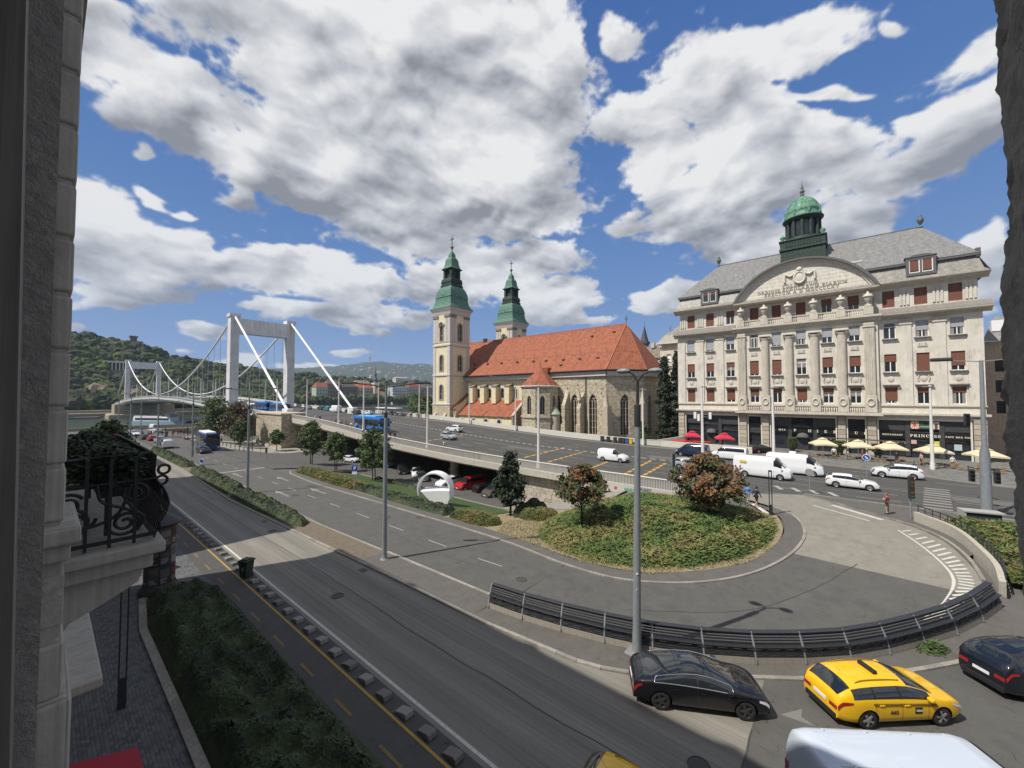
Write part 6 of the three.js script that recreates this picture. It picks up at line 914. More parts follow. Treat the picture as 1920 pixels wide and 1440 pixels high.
for (const [x, d, h, r, st, lab] of [[-58, 34.6, 8.3, 3.5, 2, 'largest of the three green trees on the lawn'], [-72.4, 35.4, 6.8, 2.3, 2, 'middle one of the three green lawn trees'], [-83.4, 35.6, 8.6, 2.7, 2, 'left one of the three green lawn trees']]) tree('lawn_tree', lab, [x, gy(x, d) + 0.05, d], h, r, { leaf: 0.24, bare: 2.0, stems: st, clumps: 80, per: 50, clump: 0.6, group: 'trees on the lawn' });
tree('small_tree', 'small round tree in front of the stone abutment', [-114.5, gy(-114, 40) + 0.06, 40], 5.4, 2.3, { leaf: 0.3, bare: 1.8, clumps: 45, per: 40 });
tree('plane_tree', 'tall green tree left of the stone abutment', [-142.5, -2.0, 33], 13.0, 5.2, { leaf: 0.42, bare: 2.4, clumps: 80, per: 46 });
tree('copper_tree', 'reddish brown tree left of the stone abutment', [-133.5, -2.3, 36.6], 12.0, 4.6, { cols: BROWN, leaf: 0.42, bare: 2, clumps: 80, per: 46 });
tree('small_tree', 'low green tree in front of the reddish brown tree', [-124.5, -1.9, 34.5], 6.8, 3.1, { leaf: 0.34, bare: 1.4, clumps: 60, per: 44 });
tree('street_tree', 'dark shaded tree behind the balcony, right one', [-58, 0.01, 4.4], 8.7, 3.0, { cols: GREEN, leaf: 0.3, bare: 2.2, clumps: 80, per: 50, group: 'shaded trees on the pavement' });
tree('street_tree', 'dark shaded tree behind the balcony, left one', [-46.5, 0.01, 2.6], 8.6, 2.4, { cols: GREEN, leaf: 0.26, bare: 2.2, clumps: 80, per: 50, group: 'shaded trees on the pavement' });
for (const [x, d, h, lab] of [[-31.4, 93, 20.6, 'left one of two dark cypresses between church and college'], [-28.7, 93.6, 21.6, 'right one of two dark cypresses between church and college']]) tree('cypress', lab, [x, 0.5, d], h, 2.0, { form: 'column', cols: DARK, leaf: 0.34, bare: 0.2, clumps: 170, per: 46, clump: 0.55, trunk: 0.25, group: 'cypresses' });
tree('young_tree', 'bright green bushy tree at the corner of the apse', [-31.6, 1.5, 80], 4.8, 1.5, { cols: BRIGHT, leaf: 0.26, bare: 0.4, clumps: 60, per: 40 });
for (const [x, d, h, r, lab] of [[-112, 90, 11.6, 5.5, 'bright green tree just left of the yellow church tower'], [-123, 95, 10, 5, 'green tree further left of the church tower'], [-133, 102, 12.5, 6, 'dark green tree behind the crowd on the ramp'], [-150, 112, 14, 6.5, 'tall dark tree on the quay behind the bridge anchor']]) tree('park_tree', lab, [x, -1, d], h, r, { cols: x > -125 ? BRIGHT : GREEN, leaf: 0.5, bare: 1.5, clumps: 70, per: 50, group: 'trees behind the ramp' });
// --- hedges and ground cover: a mass with leaves all over it ---
const inPoly = (P, x, d) => { let c = false; for (let i = 0, j = P.length - 1; i < P.length; j = i++) if (P[i][1] > d !== P[j][1] > d && x < (P[j][0] - P[i][0]) * (d - P[i][1]) / (P[j][1] - P[i][1]) + P[i][0]) c = !c; return c; };
const edgeD = (P, x, d) => { let m = 1e9; for (let i = 0, j = P.length - 1; i < P.length; j = i++) { const ax = P[j][0], ay = P[j][1], bx = P[i][0] - ax, by = P[i][1] - ay, t = clamp(((x - ax) * bx + (d - ay) * by) / (bx * bx + by * by)); m = Math.min(m, Math.hypot(x - ax - bx * t, d - ay - by * t)); } return m; };
function cover(name, label, category, P, base, hgt, o = {}) {
const xs = P.map((p) => p[0]), ds = P.map((p) => p[1]), x0 = Math.min(...xs), x1 = Math.max(...xs), d0 = Math.min(...ds), d1 = Math.max(...ds), cx = (x0 + x1) / 2, cd = (d0 + d1) / 2, by = base(cx, cd);
const T = thing(name, label, category, [cx, by, cd], 0, o.group), step = o.step || 0.35, H = (x, d) => { const e = edgeD(P, x, d); return base(x, d) + hgt(x, d) * Math.pow(ss(0, o.round || 0.7, e), 0.6) * (0.86 + 0.24 * n2(x * 0.9 + 3, d * 0.9)) - 0.05; };
const nx = Math.ceil((x1 - x0) / step), nd = Math.ceil((d1 - d0) / step), pos = [], idx = [], ok = [];
for (let i = 0; i <= nx; i++) for (let j = 0; j <= nd; j++) { const x = x0 + i * step, d = d0 + j * step, inn = inPoly(P, x, d); ok.push(inn); pos.push(x - cx, (inn ? H(x, d) : base(x, d) - 0.05) - by, -(d - cd)); }
for (let i = 0; i < nx; i++) for (let j = 0; j < nd; j++) { const a = i * (nd + 1) + j, b = a + nd + 1; if (ok[a] + ok[b] + ok[a + 1] + ok[b + 1] >= 2) idx.push(a, b, a + 1, b, b + 1, a + 1); }
const g = new THREE.BufferGeometry(); g.setAttribute('position', new THREE.Float32BufferAttribute(pos, 3)); g.setIndex(idx); g.computeVertexNormals(); boxUV(g); obj('mass', g, o.under || MT.underlay, T);
const L = [], area = (x1 - x0) * (d1 - d0), N = Math.min(o.max || 60000, Math.round(area * (o.dens || 120)));
for (let k = 0; k < N; k++) { const x = lerp(x0, x1, R()), d = lerp(d0, d1, R()); if (!inPoly(P, x, d)) continue; const e = 0.12, y = H(x, d), gx = (H(x + e, d) - y) / e, gd = (H(x, d + e) - y) / e, steep = Math.hypot(gx, gd), m = steep > 1.2 ? 3 : 1;
for (let q = 0; q < m; q++) { const f = q ? R() : 1, yy = lerp(base(x, d), y, f), mix = clamp(0.5 + 0.75 * n2(x * (o.patch || 0.35), d * (o.patch || 0.35)) + 0.3 * (R() - 0.5)), c = o.cols[Math.min(o.cols.length - 1, Math.floor(mix * o.cols.length))], v = 0.7 + 0.6 * R(), s = (o.leaf || 0.16) * (0.6 + 0.8 * R());
if (o.blade) { const lx = -gx * 0.5 + (R() - 0.5) * 1.7, lz = gd * 0.5 + (R() - 0.5) * 1.7; L.push([x - cx + lx * s * 0.5, yy - by + s * (o.long || 3) * 0.24, -(d - cd) + lz * s * 0.5, s, R() - 0.5, 0.35 + R() * 0.5, R() - 0.5, c[0] * v, c[1] * v, c[2] * v, lx, 0.75 + R() * 0.5, lz]); }
else L.push([x - cx, yy - by + s * 0.2 * R(), -(d - cd), s, -gx + (R() - 0.5) * 1.5, 0.8, gd + (R() - 0.5) * 1.5, c[0] * v, c[1] * v, c[2] * v]); } }
stuff(obj('foliage', leafMesh(L, o.long || 1.5), leafMat, T)); return T;
}
const MEADOW = [[0.085, 0.140, 0.028], [0.110, 0.170, 0.034], [0.145, 0.195, 0.040], [0.180, 0.210, 0.050], [0.215, 0.195, 0.062]], GOLD = [[0.105, 0.130, 0.026], [0.145, 0.160, 0.032], [0.175, 0.165, 0.038], [0.200, 0.160, 0.046]], LAUREL = [[0.030, 0.050, 0.020], [0.045, 0.070, 0.026], [0.060, 0.090, 0.036], [0.085, 0.105, 0.045]];
const mound = [[-19.9, 27.2], [-18.4, 25.5], [-16.2, 24.7], [-13.3, 24.5], [-10.3, 25.5], [-7.7, 27.3], [-5.3, 30.0], [-4.0, 33.0], [-3.7, 35.8], [-4.2, 38.2], [-6.2, 39.6], [-11, 40.2], [-16, 39.6], [-18.6, 36], [-19.8, 32.5], [-20.8, 29.5]];
cover('mound_shrubbery', 'big mound of wispy green ground cover inside the road bend', 'shrubbery', mound, gy, (x, d) => 0.22 + 0.30 * (1 - ss(34, 38, d)) + 0.95 * Math.exp(-(((x + 13) / 4.6) ** 2 + ((d - 31.6) / 3.2) ** 2)) + 0.4 * Math.exp(-(((x + 6.6) / 2.4) ** 2 + ((d - 32.5) / 3.6) ** 2)), { cols: MEADOW, blade: true, leaf: 0.075, long: 5, dens: 190, step: 0.3, patch: 0.22, max: 75000, round: 1.1 });
cover('golden_bush', 'rounded golden green bush at the tip of the lawn', 'bush', [[-29.2, 25.3], [-26, 25.0], [-24, 25.4], [-23.4, 26.4], [-24.2, 27.5], [-27, 28], [-29, 27.4]], gy, () => 0.75, { cols: GOLD, blade: true, leaf: 0.06, long: 4, dens: 420, step: 0.25, max: 9000 });
cover('golden_bush', 'golden green bush right of the slim dark tree', 'bush', [[-24.2, 29.6], [-22.5, 28.9], [-20.8, 29.2], [-20.0, 30.4], [-20.8, 31.8], [-22.8, 32.2], [-24.2, 31.2]], gy, () => 0.85, { cols: GOLD, blade: true, leaf: 0.06, long: 4, dens: 420, step: 0.25, max: 9000 });
cover('dark_bush', 'dark round bush beside the slim dark tree', 'bush', [[-26.4, 31.6], [-24.4, 31.3], [-23.0, 32.2], [-23.2, 33.8], [-25, 34.2], [-26.6, 33.2]], gy, () => 1.35, { cols: LAUREL, leaf: 0.12, dens: 420, step: 0.25, max: 6000 });
cover('low_hedge', 'long golden green hedge along the slip road kerb', 'hedge', [[-66, 26.2], [-64.4, 25.2], [-57, 24.9], [-46.5, 24.9], [-46.5, 27.4], [-57, 28.6], [-65, 29.2]], gy, () => 0.8, { cols: GOLD, blade: true, leaf: 0.08, long: 4, dens: 240, step: 0.4, max: 30000 });
cover('laurel_hedge', 'dark laurel hedge in front of the white sculpture', 'hedge', [[-46.6, 25.0], [-40, 24.9], [-29.6, 25.1], [-29.2, 27.3], [-32.5, 27.6], [-39, 27.4], [-46.6, 27.6]], gy, () => 0.8, { cols: LAUREL, leaf: 0.17, dens: 280, step: 0.3, max: 26000 });
cover('laurel_hedge', 'dark laurel hedge behind the big lawn tree', 'hedge', [[-60, 35.6], [-46, 35.4], [-45.5, 36.7], [-60, 36.8]], gy, () => 0.7, { cols: LAUREL, leaf: 0.2, dens: 200, step: 0.4, max: 12000 });
for (const [a, b, lab, k] of [[-54, -36.4, 'median hedge nearest to us on the street', 1], [-77, -54.6, 'second median hedge, by the tall lamp post', 1], [-113, -81, 'farthest median hedge before the quay', 1]]) cover('median_hedge', lab, 'hedge', [[a, medS(a) + 0.35], [a + 1, medS(a) + 0.2], [(a + b) / 2, medS((a + b) / 2) + 0.2], [b - 1, medS(b) + 0.3], [b, medS(b) + 0.9], [b - 0.6, medN(b) - 0.35], [(a + b) / 2, medN((a + b) / 2) - 0.2], [a, medN(a) - 0.3]], gy, (x) => (k ? 0.95 : 0.5), { cols: a > -60 ? LAUREL : LAUREL.concat([[0.07, 0.11, 0.03]]), leaf: 0.16, dens: 300, step: 0.3, max: 22000, group: 'hedges in the median' });
cover('clipped_hedge', 'wide dark hedge bed in shade along the pavement', 'hedge', [[-30.2, 4.1], [-29.6, 6.4], [-27.4, 7.05], [-12.6, 6.95], [-8.4, 6.9], [-8.4, 3.6], [-26.8, 3.65]], () => 0.05, (x, d) => 0.95 + 0.15 * n2(x * 0.4, d), { cols: LAUREL.slice(0, 3), leaf: 0.1, dens: 620, step: 0.25, max: 46000 });
cover('bank_hedge', 'hedge on the bank behind the concrete wall at right', 'hedge', [[5.2, 43.6], [6.5, 40.6], [7.0, 36.8], [7.2, 33.6], [14, 34], [14, 44.6], [9.2, 44.2]], (x, d) => Math.max(gy(x, d), 1.2) + 0.25, () => 0.75, { cols: GOLD.concat(MEADOW), blade: true, leaf: 0.075, long: 4.5, dens: 230, step: 0.35, max: 20000 });
cover('terrace_hedge', 'low hedge screening the red parasol terrace', 'hedge', [[-19.4, 78.8], [-14.6, 78.6], [-14.6, 79.8], [-19.4, 80]], () => 1.88, () => 1.1, { cols: GOLD, leaf: 0.2, dens: 260, step: 0.4 });
// weeds along the barrier foot and dry grass at the island edge
cover('weed_tuft', 'bright green weed growing out of the barrier kerb', 'weed', [[2.5, 25.2], [3.3, 25.5], [3.6, 26.3], [3.0, 26.5], [2.3, 25.9]], gy, () => 0.45, { cols: BRIGHT, blade: true, leaf: 0.06, long: 5, dens: 700, step: 0.2 });
{
const L = [], P = [[-22.5, 24.9], [-14, 24.0], [-9.6, 25.0], [-5.0, 29.6], [-3.6, 33], [-4.4, 33], [-6, 29.9], [-10.2, 25.9], [-14, 24.9], [-20, 27.6], [-21.5, 30], [-24, 28]];
for (let k = 0; k < 16000; k++) { const x = lerp(-24, -3.5, R()), d = lerp(24, 33, R()); if (!inPoly(P, x, d)) continue; const c = pickC([[0.30, 0.25, 0.12], [0.24, 0.21, 0.10], [0.10, 0.13, 0.035], [0.34, 0.28, 0.15]]); L.push([x, gy(x, d) + 0.14, -d, 0.05, R() - 0.5, 0.4, R() - 0.5, ...c, R() - 0.5, 0.9, R() - 0.5]); }
const m = stuff(obj('dry_grass', leafMesh(L, 4), leafMat)); tag(m, 'short straw coloured dry grass along the inner kerb', 'grass');
struct(obj('mound_soil', sheet(smooth([[-24, 25.0], [-19, 24.7], [-14, 24.35], [-10, 25.2], [-5.2, 29.5], [-3.75, 33], [-3.5, 36], [-4.2, 39]], 5), smooth([[-24, 30], [-20, 31], [-16, 31], [-12, 32], [-9, 33], [-8, 34], [-8, 36], [-8, 39.5]], 5), gy, 0.10, 8), MT.dry));
}
// ================= vehicles =================
const VM = {
glass: PM([0.012, 0.015, 0.017], 0.04, { clearcoat: 1, clearcoatRoughness: 0.02 }), tyre: M([0.018, 0.018, 0.018], 0.9), rim: M([0.42, 0.42, 0.43], 0.35, { metalness: 0.7 }), darkRim: M([0.06, 0.06, 0.062], 0.45, { metalness: 0.4 }), trim: M([0.015, 0.015, 0.016], 0.6), chrome: M([0.75, 0.76, 0.78], 0.18, { metalness: 1 }),
lamp: PM([0.75, 0.77, 0.78], 0.08, { clearcoat: 1 }), red: PM([0.30, 0.010, 0.012], 0.12, { clearcoat: 1 }), plate: M([0.72, 0.73, 0.74], 0.5),
};
const paint2 = {}; const paintOf = (c, r = 0.32) => (paint2[c.join()] ||= PM(c, Math.max(r, 0.5), { clearcoat: 1, clearcoatRoughness: 0.03, specularIntensity: 0.35, side: THREE.DoubleSide }));
const smoothT = (T) => { const f = table(T), L = T[T.length - 1][0], A = T[0][0]; return (x) => (f(clamp(x - 0.07, A, L)) + 2 * f(x) + f(clamp(x + 0.07, A, L))) / 4; };
const CARS = {
saloon: { L: 4.69, W: 1.86, wb: 2.875, wx: 0.03, r: 0.335, n: 2.7, tb: 0.30, top: [[-2.345, 0.74], [-2.3, 0.93], [-2.05, 1.04], [-1.75, 1.09], [-1.25, 1.26], [-0.55, 1.42], [-0.05, 1.455], [0.35, 1.40], [0.85, 1.21], [1.3, 1.0], [1.55, 0.96], [2.0, 0.87], [2.25, 0.75], [2.345, 0.58]], belt: [[-2.345, 0.62], [-2.2, 0.86], [-1.6, 0.98], [-0.8, 0.96], [0.4, 0.90], [1.2, 0.86], [1.7, 0.83], [2.15, 0.71], [2.345, 0.5]], side: [-1.55, 1.02], ws: [0.18, 1.28], rw: [-1.95, -0.75], pillars: [-0.12], lamps: [1.9, 2.26, 0.05], tails: [-2.32, -2.05] },
estate: { L: 4.63, W: 1.82, wb: 2.71, wx: 0.03, r: 0.325, n: 3.0, tb: 0.27, top: [[-2.315, 0.78], [-2.28, 1.02], [-2.12, 1.16], [-1.86, 1.36], [-1.5, 1.43], [-0.9, 1.47], [-0.1, 1.475], [0.35, 1.43], [0.8, 1.26], [1.22, 1.04], [1.45, 0.99], [1.95, 0.90], [2.22, 0.74], [2.315, 0.54]], belt: [[-2.315, 0.70], [-2.2, 0.94], [-1.4, 0.98], [0, 0.93], [1.1, 0.89], [1.7, 0.84], [2.15, 0.68], [2.315, 0.48]], side: [-1.8, 0.98], ws: [0.3, 1.2], rw: [-2.2, -1.78], pillars: [-1.05, -0.1], lamps: [1.75, 2.24, 0.05], tails: [-2.3, -1.85], rails: true },
hatch: { L: 4.3, W: 1.79, wb: 2.68, wx: 0.06, r: 0.325, n: 3.0, tb: 0.28, top: [[-2.15, 0.78], [-2.1, 1.05], [-1.95, 1.2], [-1.6, 1.38], [-1.0, 1.44], [-0.3, 1.45], [0.1, 1.40], [0.55, 1.22], [0.95, 1.03], [1.2, 0.98], [1.75, 0.88], [2.05, 0.72], [2.15, 0.52]], belt: [[-2.15, 0.70], [-2.0, 0.98], [-1.2, 0.98], [0, 0.92], [0.9, 0.88], [1.5, 0.82], [2.0, 0.66], [2.15, 0.46]], side: [-1.55, 0.74], ws: [0.05, 0.95], rw: [-2.05, -1.55], pillars: [-0.45], lamps: [1.6, 2.05, 0.05], tails: [-2.12, -1.75] },
suv: { L: 4.5, W: 1.87, wb: 2.68, wx: 0.03, r: 0.36, n: 3.2, tb: 0.24, top: [[-2.25, 0.88], [-2.2, 1.15], [-2.05, 1.32], [-1.7, 1.55], [-1.1, 1.64], [-0.2, 1.66], [0.25, 1.61], [0.7, 1.40], [1.1, 1.18], [1.35, 1.12], [1.85, 1.03], [2.15, 0.88], [2.25, 0.6]], belt: [[-2.25, 0.78], [-2.1, 1.08], [-1.2, 1.10], [0, 1.04], [1.0, 1.01], [1.6, 0.96], [2.1, 0.80], [2.25, 0.55]], side: [-1.75, 0.9], ws: [0.2, 1.1], rw: [-2.15, -1.68], pillars: [-0.9, -0.15], lamps: [1.7, 2.17, 0.06], tails: [-2.23, -1.85] },
compact: { L: 3.7, W: 1.68, wb: 2.4, wx: 0.05, r: 0.30, n: 3.2, tb: 0.2, top: [[-1.85, 0.85], [-1.8, 1.15], [-1.6, 1.42], [-1.2, 1.55], [-0.3, 1.58], [0.15, 1.52], [0.6, 1.3], [1.0, 1.06], [1.25, 1.0], [1.6, 0.88], [1.8, 0.7], [1.85, 0.52]], belt: [[-1.85, 0.75], [-1.7, 1.02], [-1, 1.0], [0, 0.95], [0.9, 0.92], [1.4, 0.85], [1.75, 0.66], [1.85, 0.46]], side: [-1.4, 0.85], ws: [0.1, 1.0], rw: [-1.8, -1.4], pillars: [-0.55], lamps: [1.35, 1.78, 0.05], tails: [-1.83, -1.5] },
minivan: { L: 4.45, W: 1.83, wb: 2.78, wx: 0.08, r: 0.33, n: 4.2, tb: 0.13, top: [[-2.22, 1.55], [-2.19, 1.78], [-1.9, 1.85], [0.1, 1.86], [0.45, 1.78], [0.95, 1.42], [1.25, 1.2], [1.5, 1.12], [1.95, 0.98], [2.18, 0.8], [2.22, 0.55]], belt: [[-2.22, 1.0], [-1, 1.05], [0.5, 1.02], [1.3, 0.98], [1.9, 0.84], [2.22, 0.5]], side: [0.28, 1.15], ws: [0.3, 1.25], lamps: [1.7, 2.12, 0.06], tails: [-2.21, -2.08], panel: true },
transporter: { L: 4.97, W: 1.98, wb: 2.93, wx: 0.1, r: 0.34, n: 4.6, tb: 0.1, top: [[-2.48, 1.6], [-2.45, 1.9], [-2.2, 1.97], [0.5, 1.99], [0.95, 1.9], [1.5, 1.46], [1.75, 1.26], [2.0, 1.17], [2.3, 1.03], [2.46, 0.84], [2.485, 0.55]], belt: [[-2.48, 1.1], [0, 1.12], [1.3, 1.1], [1.9, 1.02], [2.3, 0.84], [2.485, 0.5]], side: [-2.2, 1.42], ws: [0.8, 1.75], pillars: [-0.7, 0.55], lamps: [2.0, 2.38, 0.06], tails: [-2.47, -2.34] },
panelvan: { L: 5.9, W: 2.06, wb: 3.6, wx: 0.12, r: 0.35, n: 5, tb: 0.07, top: [[-2.95, 2.0], [-2.93, 2.42], [-2.6, 2.52], [1.1, 2.53], [1.55, 2.42], [2.15, 1.78], [2.4, 1.45], [2.6, 1.3], [2.85, 1.12], [2.94, 0.9], [2.955, 0.55]], belt: [[-2.95, 1.2], [0, 1.22], [1.9, 1.2], [2.5, 1.1], [2.8, 0.9], [2.955, 0.5]], side: [1.3, 2.1], ws: [1.42, 2.42], lamps: [2.45, 2.83, 0.08], tails: [-2.945, -2.86], panel: true, tH: 1.7 },
};
const carCache = {};
function carGeo(type) {
if (carCache[type]) return carCache[type];
const S = CARS[type], top = smoothT(S.top), belt0 = smoothT(S.belt), h = S.L / 2, van = S.n > 4;
const plan = (x) => { const u = Math.abs(x) / h, e = van ? clamp((u - (x > 0 ? 0.72 : 0.96)) / (x > 0 ? 0.28 : 0.04)) : clamp((u - 0.62) / 0.38); return S.W / 2 * (1 - (van ? (x > 0 ? 0.17 : 0.05) : 0.20) * Math.pow(e, van ? 2 : 2.4)); };
const yb = (x) => 0.2 + 0.07 * Math.pow(clamp((Math.abs(x) / h - 0.75) / 0.25), 2), belt = (x) => Math.min(belt0(x), top(x) - 0.03);
const up = (x, t) => { const w = plan(x) * 0.965, b = belt(x), hh = top(x) - b, a = t * Math.PI / 2, yy = hh * Math.pow(Math.sin(a), 2 / S.n); return [w * Math.pow(Math.cos(a), 2 / S.n) * (1 - S.tb * yy), b + yy]; };
const lowP = (x) => { const w = plan(x), b = belt(x), y0 = yb(x); return [[0, y0], [w * 0.86, y0], [w * 0.955, y0 + 0.07], [w * 0.985, lerp(y0, b, 0.3)], [w, lerp(y0, b, 0.55)], [w * 0.998, lerp(y0, b, 0.78)], [w * 0.985, b - Math.min(0.05, (b - y0) * 0.1)]]; };
const K = 12, xs = []; for (let i = 0; i <= 64; i++) { const u = i / 64 * 2 - 1; xs.push(h * Math.sign(u) * (1 - Math.pow(1 - Math.abs(u), 1.25))); }
const pos = [], idx = []; let m = 0;
for (const x of xs) { const half = [...lowP(x)]; for (let k = 0; k <= K; k++) half.push(up(x, k / K)); const ring = [...half.map(([z, y]) => [z, y]), ...half.slice(1, -1).reverse().map(([z, y]) => [-z, y])]; m = ring.length; for (const [z, y] of ring) pos.push(x, y, z); }
for (let i = 0; i + 1 < xs.length; i++) for (let k = 0; k < m; k++) { const a = i * m + k, b = i * m + (k + 1) % m, c = a + m, d = b + m; idx.push(a, b, c, b, d, c); }
for (const [o, f] of [[0, 0], [(xs.length - 1) * m, 1]]) { const c = pos.length / 3; let sy = 0; for (let k = 0; k < m; k++) sy += pos[(o + k) * 3 + 1]; pos.push(xs[f ? xs.length - 1 : 0], sy / m, 0); for (let k = 0; k < m; k++) { const a = o + k, b = o + (k + 1) % m; f ? idx.push(c, a, b) : idx.push(c, b, a); } }
let g = new THREE.BufferGeometry(); g.setAttribute('position', new THREE.Float32BufferAttribute(pos, 3)); g.setIndex(idx); g.computeVertexNormals(); boxUV(g);
const wx = [S.wb / 2 + S.wx, -S.wb / 2 + S.wx];
const ev = new Evaluator(); ev.attributes = ['position', 'normal', 'uv']; ev.useGroups = false; let br = new Brush(g); br.updateMatrixWorld();
for (const x of wx) for (const s of [1, -1]) { const c = new THREE.CylinderGeometry(S.r + 0.055, S.r + 0.055, 0.42, 28); c.rotateX(Math.PI / 2); c.translate(x, S.r, s * (S.W / 2 - 0.1)); boxUV(c); const b = new Brush(c); b.updateMatrixWorld(); br = ev.evaluate(br, b, SUBTRACTION); br.updateMatrixWorld(); }
const body = br.geometry; body.clearGroups?.(); for (const k of Object.keys(body.attributes)) if (!['position', 'normal', 'uv'].includes(k)) body.deleteAttribute(k);
// a patch of the outer skin, lifted a little: x range, t range on the upper section, one side or across
const nrm = (x, t, s) => { const e = 0.012, a = up(x + e, t), b = up(x - e, t), c = up(x, Math.min(1, t + 0.01)), d = up(x, Math.max(0, t - 0.01)); const v = new THREE.Vector3(2 * e, a[1] - b[1], (a[0] - b[0])), w = new THREE.Vector3(0, c[1] - d[1], (c[0] - d[0])); const n = v.cross(w).normalize(); if (n.y < 0 && Math.abs(n.y) > 0.2) n.negate(); if (Math.abs(n.y) <= 0.2 && n.z < 0) n.negate(); return [n.x, n.y, n.z * s]; };
const skin = (x, t, s, off) => { const p = up(x, t), n = nrm(x, t, s); return [x + n[0] * off, p[1] + n[1] * off, p[0] * s + n[2] * off]; };
const grid = (f, nu, nv) => { const P = [], I = []; for (let i = 0; i <= nu; i++) for (let j = 0; j <= nv; j++) P.push(...f(i / nu, j / nv)); for (let i = 0; i < nu; i++) for (let j = 0; j < nv; j++) { const a = i * (nv + 1) + j, b = a + nv + 1; I.push(a, b, a + 1, b, b + 1, a + 1); } const q = new THREE.BufferGeometry(); q.setAttribute('position', new THREE.Float32BufferAttribute(P, 3)); q.setIndex(I); q.computeVertexNormals(); return boxUV(q); };
const sideT = S.n > 4 ? 0.44 : 0.40;
const sideWin = (s, x0, x1, off = 0.006) => grid((u, v) => { const x = lerp(x0, x1, u); return skin(x, lerp(0.025, sideT, v), s, off); }, 16, 5);
const across = (x0, x1, t0, off = 0.006) => grid((u, v) => { const x = lerp(x0, x1, u), q = v * 2 - 1, s = q < 0 ? -1 : 1, t = lerp(1, t0, Math.abs(q)); return skin(x, t, s, off); }, 10, 14);
const lowSide = (x, y, s, off) => { const L = lowP(x); let z = L[L.length - 1][0]; for (let i = 1; i + 1 < L.length; i++) if (y >= L[i][1] && y <= L[i + 1][1]) z = lerp(L[i][0], L[i + 1][0], (y - L[i][1]) / (L[i + 1][1] - L[i][1])); return [x, y, s * (z + off)]; };
const lamp = (s) => { const [a, b, d] = S.lamps; return grid((u, v) => { const x = lerp(a, b, u); const bb = belt(x), p = lowSide(x, lerp(bb - 0.13 + 0.05 * (1 - u), bb - 0.005, v), s, 0.012); p[0] += 0.012; return p; }, 8, 4); };
const tail = (s) => { const [a, b] = S.tails; return grid((u, v) => { const x = lerp(a, b, u); const bb = Math.min(belt(x), S.tH || 9), p = van ? lowSide(x, lerp(0.7, Math.min(1.15, bb), v), s, 0.01) : lowSide(x, lerp(bb - 0.17 * (1 - 0.5 * u), bb - 0.02, v), s, 0.012); p[0] -= 0.01; return p; }, 6, 4); };
const endLamp = (s) => { const x = -h - 0.012, w = plan(-h); return van ? B(x, x + 0.02, S.tH ? 0.8 : 0.8, 1.4, s > 0 ? -w + 0.02 : w - 0.16, s > 0 ? -w + 0.16 : w - 0.02) : B(x, x + 0.02, belt(-h) - 0.14, belt(-h) - 0.01, s > 0 ? -w * 0.98 : w * 0.55, s > 0 ? -w * 0.55 : w * 0.98); };
const tyre = lathe([[S.r * 0.66, -0.1], [S.r * 0.93, -0.105], [S.r, -0.07], [S.r, 0.07], [S.r * 0.93, 0.105], [S.r * 0.66, 0.1]], 28); tyre.rotateX(Math.PI / 2);
const rimDisc = lathe([[0.001, 0.07], [S.r * 0.2, 0.085], [S.r * 0.5, 0.06], [S.r * 0.62, 0.075], [S.r * 0.68, 0.1]], 24); rimDisc.rotateX(Math.PI / 2);
const spokes = []; for (let k = 0; k < 5; k++) { const q = B(S.r * 0.12, S.r * 0.62, -0.035, 0.035, -0.105, -0.075); q.rotateZ(k * Math.PI * 2 / 5); spokes.push(q); } const hub = new THREE.CylinderGeometry(S.r * 0.16, S.r * 0.16, 0.05, 12); hub.rotateX(Math.PI / 2); hub.translate(0, 0, 0.085); spokes.push(hub);
const mir = (s) => { const q = new RoundedBoxGeometry(0.16, 0.13, 0.2, 2, 0.05); const x = S.ws[1] - 0.32, w = up(x, 0.05)[0]; q.translate(x, belt(x) + 0.1, s * (w + 0.11)); return q; };
const seam = (s, x, y0, y1) => grid((u, v) => lowSide(x + (u - 0.5) * 0.012, lerp(y0, y1, v), s, 0.003), 1, 5);
const handle = (s, x) => { const p = lowSide(x, belt(x) - 0.13, s, 0.012); return rb(p[0] - 0.1, p[0] + 0.1, p[1] - 0.018, p[1] + 0.018, -p[2] - 0.016, -p[2] + 0.016, 0.008, 1); };
const xf = h + 0.005, rear = -h - 0.012;
